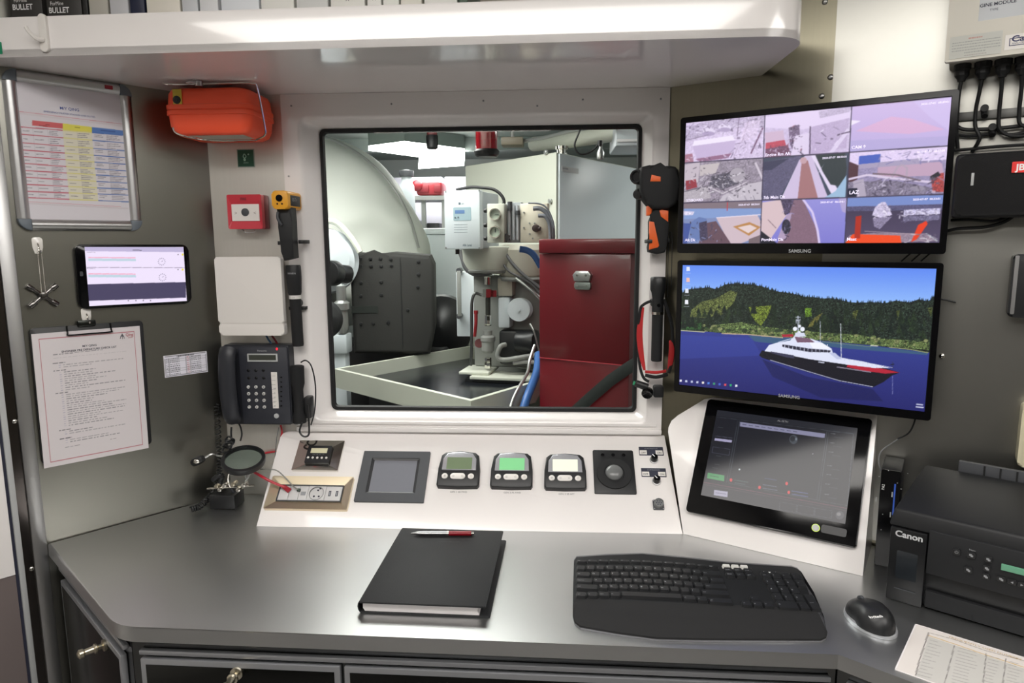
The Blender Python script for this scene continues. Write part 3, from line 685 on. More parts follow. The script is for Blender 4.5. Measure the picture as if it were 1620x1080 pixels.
a, b = g(534, 166); MB().text('Panasonic', .0062, a, b, .0383, 'c', wt=.015).build('lettering', inkg, T)
for r_, row in enumerate(('123', '456', '789', '*0#')):
    for c_, ch_ in enumerate(row):
        a, b = g(400+76*c_+r_*3, 521+67*r_); K = MB().cyl((a, b, .038), (a, b, .0415), .0040, seg=18, bev=.0006).build('number_key', mat('key_white', (205, 205, 202), .4), T)
        MB().text(ch_, .0062, a, b-.0022, .0417, 'c', wt=.02).build('digit', inkd, K)
for r_ in range(2):
    for c_ in range(3): a, b = g(397+75*c_+r_*4, 357+76*r_); MB().ball((a, b, .038), (.0042, .0036, .0018)).build('function_key', blkg, T)
box_px(MB(), ((625, 372), (705, 736)), .038, .0392).build('name_strip', wplas, T)
ln = MB()
for k in range(8): a, b = g(632, 410+45*k); ln.box(a, a+.010, b, b+.0004, .0392, .0394)
for k, s_ in enumerate(('FWD', 'EC', 'WH', 'CREW', 'DK')): a, b = g(665, 540+44*k); ln.text(s_, .0032, a, b, .0395, 'c')
ln.build('print', inkd, T)
for k in range(7): a, b = g(728, 424+48*k); MB().box(a-.0022, a+.0022, b-.0016, b+.0016, .038, .0395, .0005).build('line_key', blkg, T)
a, b = g(681, 812); MB().cyl((a, b, .037), (a, b, .041), .0062, seg=24, bev=.0008).build('dial', lgrey, T)
a, b = g(683, 140); MB().ball((a, b, .038), (.003, .0035, .002)).build('lamp', mat('red_led', (230, 30, 50), .3, emit=.8), T)
xh = T.at(364, 610, .06)[0]; yt, yb = T.at(360, 553, .07)[1], T.at(366, 668, .07)[1]
hs = MB(); hs.tube([(xh-.002, yb+.002, .048), (xh-.003, yb+.02, .058), (xh-.005, (yt+yb)/2, .064), (xh-.004, yt-.022, .058), (xh-.003, yt-.002, .048)], lambda t: (.0215, .012+.004*abs(2*t-1)), 16, flat=(1, 0, 0)).build('handset', navy, T)
hp = T.loc(BW.w(*BW.at(366, 676, .05), .05)); 
c1 = MB(); c1.tube([(xh, -H2+.004, .03), (xh+.006, -H2-.012, .03), (xh+.006, -H2-.03, .028), (xh+.002, -H2-.045, .03)], .0022)
cp = [T.at3(343, 640, .02), T.at3(346, 700, .02), T.at3(347, 745, .035), T.at3(341, 775, .05)]
c1.coil(cp, .0056, .0018, 26)
zz = T.loc(DK.w(*DK.at(337, 780, .02), .02)); z2 = T.loc(DK.w(*DK.at(317, 800, .014), .014)); z3 = T.loc(DK.w(*DK.at(327, 797, .014), .014))
c1.coil([cp[-1], zz, z2, (z2[0]-.012, z2[1], z2[2]+.02)], .0062, .0019, 16)
c1.build('coiled_cord', blk, T)
cb_ = MB(); cb_.tube([T.at3(441, 676, .02), T.at3(437, 700, .015), T.at3(436, 735, .010), T.at3(447, 741, .006)], .0011, 6).build('line_cord', mgrey, T)
# service wires behind
for nm_, pts, cc, lb in (('cable', [(420, 528, .01), (424, 536, .012), (430, 545, .01), (436, 560, .008)], (70, 110, 150), 'short blue cable behind the top edge of the telephone'),
                     ('cable', [(428, 528, .01), (434, 536, .012), (440, 546, .01), (446, 560, .008)], (130, 30, 40), 'short red cable behind the top edge of the telephone'),
                     ('cable', [(444, 672, .008), (446, 684, .008), (443, 697, .008)], (180, 30, 44), 'red cable end running down beside the upper left console corner'),
                     ('cable', [(450, 715, .006), (440, 714, .008), (428, 715, .008), (417, 717, .006)], (190, 36, 50), 'red cable lying low across the wall left of the console')):
    tb = MB().tube([BW.w(*BW.at(x, y, c), c) for x, y, c in pts], .0024, 8).build(nm_, mat('sheath_%d' % cc[0], cc, .4), frame=None); tag(tb, lb, 'cable', 'cables around the telephone')
# second torch with its cord loop
T = thing('torch', 'black torch with a wrist cord loop hanging right of the telephone', 'torch', BW, *BW.at(472, 625, .03), .03)
yt, yb = T.at(472, 578, 0)[1], T.at(472, 668, 0)[1]
MB().lathe([(.0, 0), (.0165, 0), (.0165, .016), (.0125, .03), (.0125, .085), (.0165, .100), (.0175, yt-yb-.002), (.014, yt-yb)], (0, yb, 0), (0, 1, 0), 24).build('body', blkm, T)
MB().cyl((0, yb-.003, 0), (0, yb+.003, 0), .0150, seg=20, bev=.001).build('chrome_ring', alu, T)
MB().tube([T.at3(476, 573, .01), T.at3(484, 570, .012), T.at3(493, 580, .012), T.at3(499, 610, .012), T.at3(498, 648, .010), T.at3(492, 672, .006)], .0018).build('cord', blk, T)
MB().tube([T.at3(478, 668, .017), T.at3(474, 682, .022), T.at3(480, 690, .024), T.at3(488, 688, .022), T.at3(489, 674, .017), T.at3(487, 640, .015)], .0024).build('wrist_loop', blk, T)
MB().box(-.02, .0, yb+.05, yb+.062, -.029, -.006, .001).box(.012, .03, yb+.01, yb+.065, -.028, .0, .004).build('clip', blk, T)
# ---------------- orange case under the shelf
zt, zb = 1.738, 1.637; yf = 1.515
fr0 = Fr((0, yf, 0), (1, 0, 0), (0, 0, 1)); xa, xb = fr0.at(257, 180)[0]+.002, fr0.at(393, 170)[0]+.002
T = thing('orange_case', 'bright orange moulded case hung in a wire cradle under the shelf', 'case', fr0, (xa+xb)/2, (zt+zb)/2, 0)
W2, H2, D2_ = (xb-xa)/2, (zt-zb)/2, .148
def sideprof(ins): return [(-D2_+.004, -H2+.01+ins), (-D2_+.012, -H2+ins), (-.010, -H2+ins)]
cs = MB()
vsec = []
def sect(z, inx, iny):   # rounded rectangle in the x-z(depth) plane at height y
    return [(x, z, y) for x, y in rr(-W2+inx, W2-inx, -D2_+iny, -iny, .022, 6)]
hs_ = [(-H2, .020, .012), (-H2+.006, .010, .005), (-H2+.020, .004, .002), (-H2+.042, .002, .001), (-H2+.043, -.001, -.0015), (-H2+.052, -.001, -.0015), (-H2+.053, .0012, .0008), (-H2+.056, -.001, -.0015), (-H2+.064, -.001, -.0015), (-H2+.065, .0015, .001), (H2-.012, .004, .002), (H2-.004, .008, .006), (H2, .018, .016)]
n_ = 28; vs = []; fs = []
for (h, ix, iz) in hs_:
    P = rr(-W2+ix, W2-ix, -D2_+iz, -iz, .024, 6); vs += [(x, h, z) for x, z in P]; n_ = len(P)
for k in range(len(hs_)-1):
    for i in range(n_): j = (i+1) % n_; fs.append((k*n_+i, k*n_+j, (k+1)*n_+j, (k+1)*n_+i))
fs += [tuple(range(n_)), tuple((len(hs_)-1)*n_+i for i in range(n_))]
cs.raw(vs, fs).build('shell', orange, T, ang=50)
a, b = T.at(280, 158, .001); MB().cyl((a, b, -.002), (a, b, .004), .0085, seg=24, bev=.001).cyl((a, b, .004), (a, b, .005), .004, seg=16).build('valve_cap', blk, T)
MB().box(a-.009, a+.011, b-.013, H2-.005, .0, .0012, .0004).build('tape', mat('yellow_tape', (214, 190, 70), .5), T)
MB().box(-W2+.045, W2-.025, -H2-.0008, -H2, -.075, -.018).build('label', mat('faded_label', (190, 186, 172), .6), T)
wr = MB(); F3 = lambda x, y, c: T.at3(x, y, c)
wr.tube([(W2-.045, H2+.008, -.012), (W2+.005, H2+.007, -.014), (W2+.012, H2-.004, -.02), (W2+.013, -H2+.025, -.045), (W2+.010, -H2+.004, -.05), (W2-.01, -H2-.006, -.05)], .0022, 8)
wr.tube([(-W2+.022, -H2+.014, .004), (-W2+.03, -H2+.002, .006), (-W2+.06, -H2-.007, .0), (0, -H2-.008, -.04), (W2-.01, -H2-.007, -.05)], .0022, 8)
wr.tube([(-W2+.004, H2+.010, .0), (-W2+.01, H2+.006, .002), (-W2+.03, H2+.005, .002), (W2-.04, H2+.007, -.01)], .0018, 8)
wr.build('wire_cradle', chrome, T)
MB().cyl((-W2+.085, H2+.0, .0), (-W2+.085, H2+.0105, .0), .008, seg=16).tube([(-W2+.062, H2+.006, .006), (-W2+.072, H2+.007, .012), (-W2+.083, H2+.006, .006), (-W2+.072, H2+.005, .000)], .0024, 8, closed=True).build('hanger', alu, T)
# ================================================================ MAIN CONSOLE
RC = Fr(P0, _u, (0, 0, 1)); _t = math.radians(60); _back = -RC.n
RC = Fr(P0, _u, _back*math.cos(_t)+V(0, 0, 1)*math.sin(_t))
T = thing('console', 'white sloping instrument console below the window', 'console', CN)
bl, tl_ = T.at(405, 832), T.at(447, 680)
xl_, xt_ = bl[0], tl_[0]; vt = .264
P = [(xl_, .0005), (.295, .0005), (.283, vt)]+[(xt_+.018-.018*math.sin(k*PI/12), vt-.018+.018*math.cos(k*PI/12)) for k in range(0, 7)]
MB().prism(P, -.008, 0, bev=.0015).build('face_panel', white, T)
b_ = MB(); pts = [(xl_+.003, 1.473, .7505), (xt_+.003, 1.664, .7505), (xt_+.003, 1.664, .906), (.285, 1.473, .7505), (.272, 1.664, .7505), (.272, 1.664, .906)]
b_.raw([T.loc(p) for p in pts], [(0, 1, 2), (3, 5, 4), (0, 3, 4, 1), (1, 4, 5, 2), (0, 2, 5, 3)]).build('body', white, T)
def px_poly(T, pts, off=0): return [T.at(x, y, off) for x, y in pts]
def cq(T, c, ox, oy, sc, off=0): return T.quad([(ox+x/sc, oy+y/sc) for x, y in c], off)
# ---- thermostat in mirror frame
q = CN.quad([(474, 697), (544, 697), (536, 744), (462, 744)], .006)
T = thing('wall_controller', 'small black controller with five white buttons in a mirror finish square frame', 'controller', CN, (q[0]+q[1])/2, (q[2]+q[3])/2, .0003)
W2, H2 = (q[1]-q[0])/2, (q[3]-q[2])/2
MB().ring(R4(-W2, W2, -H2, H2, .001), R4(-W2*.42, W2*.42, -H2*.5, H2*.55, .001), 0, .007, .003).build('frame', chrome, T)
MB().prism(rr(-W2*.52, W2*.52, -H2*.55, H2*.6, .002), 0, .010, bev=.001).build('module', blk, T)
MB().box(-W2*.36, W2*.36, H2*.10, H2*.42, .010, .0106).build('display', mat('lcd_cream', (214, 210, 178), .3), T)
for k in range(5): MB().cyl((W2*(-.40+.2*k), -H2*.22, .010), (W2*(-.40+.2*k), -H2*.22, .0112), .0030, seg=14, bev=.0003).build('button', wplas, T)
MB().text('MODE   SET   CLR    ON', .0028, 0, -H2*.02, .0102, 'c').build('lettering', inkg, T)
# ---- socket strip in gold frame
q = cq(CN, [(128, 335), (648, 342), (603, 552), (68, 545)], 400, 670, 4.05, .008)
T = thing('socket_strip', 'wide champagne metal socket frame with mains, data and charging outlets', 'socket', CN, (q[0]+q[1])/2, (q[2]+q[3])/2, .0003)
W2, H2 = (q[1]-q[0])/2, (q[3]-q[2])/2; i0 = H2*.48; ii = (-W2+.024, W2-.021, -i0, i0)
MB().ring(R4(-W2, W2, -H2, H2, .003), R4(*ii, .001), 0, .009, .004).build('frame', mat('champagne_metal', (226, 212, 184), .32, 1), T)
MB().ring(R4(ii[0]-.001, ii[1]+.001, ii[2]-.001, ii[3]+.001, .001), R4(ii[0]+.0015, ii[1]-.0015, ii[2]+.0015, ii[3]-.0015, .001), .003, .0065).build('inner_trim', dgrey, T)
cell = mat('socket_grey', (205, 204, 204), .45); wW = ii[1]-ii[0]
edges = [0, .16, .32, .46, .74, 1]
def pos(f): return ii[0]+.0015+f*(wW-.003)
for k in range(5):
    x0, x1 = pos(edges[k])+.0004, pos(edges[k+1])-.0004; y0, y1 = ii[2]+.002, ii[3]-.002; m_ = MB(); yc = (y0+y1)/2; xc = (x0+x1)/2
    if k == 3:
        R_ = min(x1-x0, y1-y0)/2*.93
        n4 = 24; oc = circ(xc, yc, R_, n4); sq = [(xc+max(-1, min(1, 1.42*math.cos(2*PI*i/n4)))*(x1-x0)/2, yc+max(-1, min(1, 1.42*math.sin(2*PI*i/n4)))*(y1-y0)/2) for i in range(n4)]
        m_.ring(sq, oc, .001, .005); m_.m(2).ring(circ(xc, yc, R_*1.01, 30), circ(xc, yc, R_*.94, 30), .0035, .0056).m(0); m_.cyl((xc, yc, .001), (xc, yc, .0015), R_, seg=24)
        for dx, dy in ((-.32, -.35), (.35, -.35)): m_.m(1).cyl((xc+dx*R_, yc+dy*R_, .0015), (xc+dx*R_, yc+dy*R_, .0018), .0024, seg=12)
        for s_ in (-1, 1): m_.m(1).box(xc+s_*.12*R_+.2*R_-.002, xc+s_*.12*R_+.2*R_+.002, yc+(.82 if s_ > 0 else .55)*R_-.0015, yc+(.82 if s_ > 0 else .55)*R_+.0015, .0015, .003)
        m_.build('mains_socket', [cell, inkd, mgrey], T)
    else:
        m_.box(x0, x1, y0, y1, .001, .005, .0004)
        if k == 2: m_.m(2).box(xc-.006, xc+.006, yc-.006, yc+.004, .005, .0053)
        if k == 4:
            for xx in (xc-.0085, xc+.0085): m_.m(1).box(xx-.0028, xx+.0028, yc-.007, yc+.007, .005, .0053).m(2).box(xx-.0012, xx+.0010, yc-.0055, yc+.0045, .0053, .0056)
        m_.build(('blank_plate', 'data_socket', 'data_socket', '', 'charging_socket')[k], [cell, inkd, inkg], T)
SOCK = T
# ---- square operator panel
q = cq(CN, [(708, 175), (1132, 178), (1100, 502), (652, 498)], 400, 670, 4.05, .006)
T = thing('operator_panel', 'dark grey square panel with a blank grey display, left half of the console', 'display panel', CN, (q[0]+q[1])/2, (q[2]+q[3])/2, .0003)
W2, H2 = (q[1]-q[0])/2, (q[3]-q[2])/2; hp_ = mat('charcoal_panel', (72, 74, 78), .5)
MB().ring(R4(-W2, W2, -H2, H2, .002), R4(-W2*.72, W2*.72, -H2*.66, H2*.72, .001), 0, .006).build('bezel', hp_, T)
MB().ring(R4(-W2*.73, W2*.73, -H2*.67, H2*.73, .001), R4(-W2*.64, W2*.64, -H2*.60, H2*.64, .001), 0, .0045, .0025).build('inner_bezel', mat('charcoal_dark', (40, 41, 44), .4), T)
MB().box(-W2*.65, W2*.65, -H2*.61, H2*.65, 0, .0024).build('display', mat('idle_lcd', (122, 124, 132), .28), T)
# ---- three gauges
def gauge(label, ox, oy, lcd, txt):
    c = lambda x, y: (680+(x+ox)/4.05, 670+(y+oy)/4.05)
    q = CN.quad([c(66, 180), c(320, 180), c(324, 402), (c(40, 402))], .012)
    T = thing('engine_display', label, 'gauge display', CN, (q[0]+q[1])/2, (q[2]+q[3])/2, .0003, group='round cornered engine displays on the console')
    W2, H2 = (q[1]-q[0])/2, (q[3]-q[2])/2
    base = [(-W2, -H2+.006), (-W2+.004, -H2), (0, -H2-.0015), (W2-.004, -H2), (W2, -H2+.006), (W2*.99, 0), (W2*.9, H2-.010), (W2*.72, H2-.002), (0, H2+.0012), (-W2*.72, H2-.002), (-W2*.9, H2-.010), (-W2*.99, 0)]
    MB().prism(base, 0, .013, bev=.003, seg=3).build('housing', blk, T)
    up_ = [(-W2*.82, -H2*.10), (W2*.82, -H2*.10), (W2*.80, H2*.55), (W2*.60, H2*.88), (0, H2*.96), (-W2*.60, H2*.88), (-W2*.80, H2*.55)]
    MB().prism(up_, .012, .0155, bev=.002, seg=2).build('silver_bezel', mat('silver_bezel', (205, 206, 212), .22, .6), T)
    MB().prism(rr(-W2*.60, W2*.60, -H2*.07, H2*.62, .001), .0150, .0160).build('display', lcd, T)
    for x_ in (-.64, .60): MB().cyl((W2*x_, -H2*.44, .0125), (W2*x_, -H2*.44, .0148), W2*.145, seg=20, bev=.0006).build('button', wplas, T)
    MB().prism(rr(-W2*.38, W2*.33, -H2*.60, -H2*.28, H2*.16), .0125, .0146, bev=.0006).build('double_button', wplas, T)
    i_ = MB()
    for x_ in (-.64, -.23, .18, .60): i_.tube([(W2*x_+.0022*math.cos(t*PI/3), -H2*.44+.0022*math.sin(t*PI/3), .0149) for t in range(6)], .0003, 4, k=1, closed=True)
    i_.tube([(W2*-.64-.002, -H2*.44, .0149), (W2*-.64+.002, -H2*.44, .0149)], .0003, 4, k=1)
    i_.build('button_marks', inkg, T)
    MB().text(txt, .0062, W2*.05, -H2-.0098, -.0001, 'c', wt=.005).build('caption', mat('caption_grey', (120, 118, 118), .6), T)
gauge('leftmost of the three rounded displays, dark green blank screen', 0, 0, mat('lcd_olive', (116, 132, 104), .25), 'GEN 1 SB FWD')
gauge('middle one of the three rounded displays, bright green screen', 338, 5, mat('lcd_green', (120, 188, 132), .25, emit=.35), 'GEN 2 PS FWD')
gauge('rightmost of the three rounded displays, pale cream screen', 680, 13, mat('lcd_pale', (226, 232, 212), .25, emit=.25), 'GEN 3 SB AFT')
# ---- trackball
q = cq(CN, [(1045, 168), (1303, 172), (1324, 450), (1054, 446)], 680, 670, 4.05, .004)
T = thing('trackball', 'black trackball panel with a grey ball and three small buttons', 'trackball', CN, (q[0]+q[1])/2, (q[2]+q[3])/2, .0003)
W2, H2 = (q[1]-q[0])/2, (q[3]-q[2])/2
MB().prism(rr(-W2, W2, -H2, H2, .003), 0, .004, bev=.001).build('panel', blk, T)
MB().lathe([(W2*.86, .004), (W2*.84, .0065), (W2*.62, .007), (W2*.50, .0065), (W2*.48, .0045)], (0, -H2*.10, 0), (0, 0, 1), 36).build('ring', blkm, T)
MB().ball((0, -H2*.05, .004), (W2*.43, W2*.43, .011), 28, 16).build('ball', mat('ball_grey', (110, 112, 112), .25), T)
for k in (-1, 0, 1): MB().cyl((k*W2*.52, H2*.76, .004), (k*W2*.52, H2*.76, .0058), .0042, seg=16, bev=.0005).build('button', blkg, T)
# ---- rotary switches with labels
def rotary(label, px, py, lx, txt):
    T = thing('rotary_switch', label, 'switch', CN, *CN.at(px, py, .008), .0003, group='bilge pump switches')
    MB().cyl((0, 0, 0), (0, 0, .004), .0105, seg=24, bev=.0008).build('collar', alu, T)
    k_ = MB(); k_.cyl((0, 0, .004), (0, 0, .017), .0088, .0078, 24, bev=.001); k_.m(1).box(-.0009, .0009, 0, .0078, .017, .0175)
    k_.M = None; kb = k_.build('knob', [blkg, ink], T); kb.rotation_euler[2] = math.radians(38)
    q = cq(CN, lx, 680, 670, 4.05); q = (q[0]-T.o.x, q[1]-T.o.x, q[2]-CN.loc(T.o)[1], q[3]-CN.loc(T.o)[1])
    pl = MB(); pl.prism(rr(q[0], q[1], q[2], q[3], .0006), -.0002, .0007).build('label_plate', inkd, T)
    h_ = (q[3]-q[2]); w_ = (q[1]-q[0])
    for s_, x_ in (('OFF', .17), ('ON', .82)):
        cx = q[0]+w_*x_; MB().box(cx-w_*.145, cx+w_*.145, q[2]+h_*.10, q[2]+h_*.58, .0007, .0010).build('legend_plate', wplas, T)
        MB().text(s_, .0068, cx, q[2]+h_*.20, .0011, 'c', wt=.01).build('lettering', inkd, T)
    MB().text(txt, .0034, (q[0]+q[1])/2, q[3]-h_*.26, .0009, 'c').build('title', inkg, T)
rotary('upper of the two rotary switches labelled OFF and ON', 1035, 725, [(1340, 148), (1494, 152), (1498, 206), (1340, 202)], 'S/S FWD BILGE PUMP')
rotary('lower of the two rotary switches labelled OFF and ON', 1039, 759, [(1354, 284), (1512, 288), (1516, 344), (1356, 340)], 'S/S AFT BILGE PUMP')
# ---- grey round connector
T = thing('round_connector', 'grey multi pin socket on a square flange at lower right of the console', 'connector', CN, *CN.at(1042, 797, .006), .0003)
MB().prism(rr(-.0125, .0125, -.0125, .0125, .002), 0, .003, bev=.0006).build('flange', dgrey, T)
MB().lathe([(.0105, .003), (.0105, .015), (.009, .0155), (.009, .012), (0, .012)], seg=24).build('shell', mgrey, T)
pn = MB()
for k in range(7): a_ = 2*PI*k/6; r_ = .0052 if k < 6 else 0; pn.cyl((r_*math.cos(a_), r_*math.sin(a_), .012), (r_*math.cos(a_), r_*math.sin(a_), .0125), .0014, seg=10)
pn.build('pin_holes', inkd, T)
for sx in (-1, 1):
    for s2 in (-1, 1): MB().cyl((sx*.0102, s2*.0102, .003), (sx*.0102, s2*.0102, .0036), .0014, seg=10).build('screw', alu, T)
# ---- leads in the socket strip
def worldtube(name, label, pts, r, m, group=None, k=6):
    o = MB().tube(pts, r, 8, k=k).build(name, m); return tag(o, label, 'cable', group)
S1 = CN.w(*CN.at(458, 776, .012), .008); S2 = CN.w(*CN.at(473, 776, .012), .006)
hb = DK.w(*DK.at(405, 765, .06), .06)
T = thing('network_lead', 'red network cable plugged into the gold framed socket strip', 'cable', CN, *CN.at(458, 776, .008), .006)
e_ = [T.loc(LW.w(*LW.at(400, 745, .16), .16)), T.at3(415, 754, .03), T.at3(430, 762, .024), T.at3(442, 767, .016), T.at3(450, 770, .010)]
MB().tube(e_, .0032, 10).build('sheath', mat('lead_red', (176, 34, 52), .35), T)
MB().tube([T.at3(448, 769, .009), T.at3(454, 773, .006), (0, 0, .001)], lambda t: (.0052+.002*t, .0045), 8).build('boot', mat('boot_red', (150, 22, 40), .4), T)
T = thing('network_lead', 'thin grey cable arching into the third opening of the socket strip', 'cable', CN, *CN.at(473, 776, .006), .005)
MB().tube([T.loc(LW.w(*LW.at(412, 742, .17), .17)), T.at3(425, 742, .04), T.at3(438, 744, .035), T.at3(450, 754, .028), T.at3(463, 768, .014), (0, 0, .004)], .0016, 8).build('sheath', mat('lead_grey', (134, 134, 128), .4), T)
MB().box(-.004, .004, -.003, .004, 0, .006, .001).build('plug', mat('plug_green', (54, 66, 60), .4), T)
# ================================================================ RIGHT CONSOLE
T = thing('console', 'white angled console holding the large touch monitor, right of the window', 'console', RC)
P = px_poly(T, [(1080, 846), (1365, 913), (1376, 790), (1388, 657)])+[T.at(1384, 653)]+px_poly(T, [(1128, 628), (1114, 631), (1092, 645), (1072, 657), (1062, 665), (1057, 676), (1057, 683)])
P[0] = (P[0][0], .0006); P[1] = (P[1][0], .0006)
MB().prism(P, -.006, 0, bev=.0015).build('face_panel', white, T)
fr_pts = [T.w(a*.998+.0008, max(b-.003, .0008), -.004) for a, b in P]; bk = [p+(-RW.n)*((p-RW.o).dot(RW.n)-.004) for p in fr_pts]
n_ = len(P); loc = [T.loc(p) for p in fr_pts+bk]
MB().raw(loc, [tuple(range(n_)), tuple(range(n_, 2*n_))]+[(i, (i+1) % n_, n_+(i+1) % n_, n_+i) for i in range(n_)]).build('body', white, T)
q = T.quad([(1121, 632), (1378, 662), (1357, 867), (1084, 808)], .012)
T2 = thing('touch_monitor', 'black touch monitor with dark menu page and green button, set in the right console', 'monitor', RC, (q[0]+q[1])/2, (q[2]+q[3])/2, .0003)
W2, H2 = (q[1]-q[0])/2, (q[3]-q[2])/2
MB().prism(rr(-W2, W2, -H2, H2, .006), 0, .013, bev=.002).build('bezel', blkg, T2)
c8 = lambda x, y: (1040+x/3.6, 620+y/3.6)
q = T2.quad([c8(343, 104), c8(1133, 202), c8(1078, 750), c8(245, 588)], .0135)
R = Ras(T2, .0133, *q, 330, 270, (17, 19, 27)); R.crop(1040, 620, 3.6)
R.poly([(245, 510), (1095, 665), (1078, 752), (240, 592)], (24, 24, 32)); R.poly([(340, 100), (1135, 200), (1132, 235), (335, 135)], (26, 28, 36))
G_ = (110, 120, 128)
R.poly([(472, 170), (955, 238), (952, 262), (470, 196)], (126, 126, 152)); 
for k in range(9): R.line([(485+36*k, 184+5*k), (507+36*k, 188+5*k)], 1.6, (40, 42, 60), al=.8)
R.line([(340, 143), (1128, 238)], .8, G_, al=.6)
for A in ([(470, 165), (405, 515)], [(458, 162), (395, 513)], [(975, 222), (920, 620)], [(965, 222), (908, 612)], [(1115, 240), (1080, 645)], [(405, 518), (918, 615)], [(925, 620), (1080, 645)], [(975, 222), (1118, 240)]): R.line(A, .9, G_, al=.55)
R.line([(260, 512), (1085, 662)], 1.6, (130, 60, 80), al=.7); R.line([(265, 525), (1080, 675)], 1.2, (110, 66, 80), al=.5)
R.poly([(288, 458), (383, 474), (381, 508), (284, 490)], (58, 132, 78)); R.line([(300, 476), (350, 484)], 1.6, (26, 60, 36))
R.poly([(328, 262), (426, 274), (424, 288), (326, 276)], (156, 152, 182)); R.line([(330, 250), (428, 262)], .9, (150, 150, 180), al=.6)
R.line([(318, 312), (414, 326), (408, 360), (312, 344), (318, 312)], .8, (140, 140, 170), al=.5)
R.poly([(324, 556), (402, 566), (400, 598), (322, 586)], (150, 146, 166)); R.line([(332, 572), (392, 580)], 1.6, (60, 60, 80), al=.7)
for cx, cy_ in ((420, 500), (582, 542), (748, 570), (736, 520)): R.ell(cx, cy_, 8, 10, (190, 50, 54))
for x0, y0, ln_, cc in ((438, 500, 80, (86, 120, 110)), (440, 516, 60, (86, 110, 110)), (600, 526, 80, (120, 130, 150)), (600, 546, 84, (120, 130, 150)), (764, 562, 94, (110, 120, 190)), (764, 580, 94, (110, 120, 190)), (610, 490, 70, (70, 80, 130))):
    R.line([(x0, y0), (x0+ln_, y0+ln_*.16)], 2.4, cc, al=.55)
for k in range(7): y = (236, 288, 340, 418, 468, 522, 580)[k]; x = 985-6*k; R.line([(x, y), (x+28, y+3)], 1.2, (150, 156, 160), al=.7); R.line([(x+20, y+20), (x+70, y+26)], 1.4, (80, 84, 96), al=.5)
for k in range(4): y = (200, 362, 410, 430)[k]; x = 345-10*k; R.line([(x, y), (x+30, y+4)], 1, (130, 140, 140), al=.5)
for k in range(3): x = 698+100*k; R.line([(x, 625+17*k), (x+95, 641+17*k), (x+92, 684+17*k), (x-3, 668+17*k), (x, 625+17*k)], .8, G_, al=.5)
R.ell(1038, 700, 24, 24, (62, 62, 68)); R.ell(1032, 694, 12, 10, (110, 108, 110)); R.ell(468, 440, 5, 5, (190, 200, 200)); R.ell(884, 352, 3, 3, (150, 150, 160))
R.ell(775, 270, 24, 26, (60, 66, 74)); R.ell(770, 266, 14, 16, (30, 34, 40)); R.ell(790, 268, 5, 8, (110, 120, 130))
R.blur(1).build('screen', M_scr2, T2)
a, b = T2.at(*c8(714, 166), .0135); MB().text('AL-SETH', .006, a, b-.002, .0137, 'c').build('lettering', inkg, T2)
a, b = T2.at(*c8(902, 773), .013); MB().lathe([(.0068, 0), (.0068, .0015), (.0062, .002), (0, .002)], (a, b, .013), seg=24).build('push_button', lgrey, T2)
MB().ring(circ(a, b, .0078, 24), circ(a, b, .0068, 24), .0128, .0138).build('lit_ring', mat('lit_lime', (176, 200, 60), .4, emit=.8), T2)
q = T2.quad([c8(935, 752), c8(1080, 782), c8(1075, 826), c8(930, 800)], .013); MB().prism(rr(q[0], q[1], q[2], q[3], .004), .0128, .0134).build('indicator_strip', blk, T2)
# ================================================================ MONITORS
def monitor(label, outer, scr, lx, ly):
    q = RW.quad(outer, .07)
    T = thing('monitor', label, 'monitor', RW, (q[0]+q[1])/2, (q[2]+q[3])/2, .070, group=None)
    W2, H2 = (q[1]-q[0])/2, (q[3]-q[2])/2; s = T.quad(scr, -.002)
    MB().ring(R4(-W2, W2, -H2, H2, .006), R4(s[0]-.001, s[1]+.001, s[2]-.001, s[3]+.001, .001), -.012, 0).build('bezel', blkg, T)
    MB().prism(rr(-W2+.002, W2-.002, -H2+.002, H2-.002, .008), -.030, -.0035).prism(rr(-W2+.05, W2-.05, -H2+.04, H2-.04, .02), -.050, -.030).build('rear_cover', blkm, T)
    MB().box(-.05, .05, -.05, .05, -.0695, -.050, .002).build('wall_mount', blkm, T)
    a, b = T.at(lx, ly, 0); MB().text('SAMSUNG', .0095, a, b-.003, .0003, 'c', sx=1.0, wt=.02).build('lettering', mat('badge_silver', (170, 172, 174), .4), T)
    return T, s
T, s = monitor('upper monitor on the right wall, showing nine camera pictures', [(1076, 186), (1518, 141), (1496, 402), (1072, 400)], [(1084, 194), (1506, 153.5), (1485.5, 384), (1081, 385)], 1265, 397)
R = Ras(T, -.002, *s, 460, 256, (70, 62, 84)); R.crop(1050, 130, 3.375)
vx = lambda f, c: (114+(105-114)*f+c*((1540-114)+((1470-105)-(1540-114))*f))
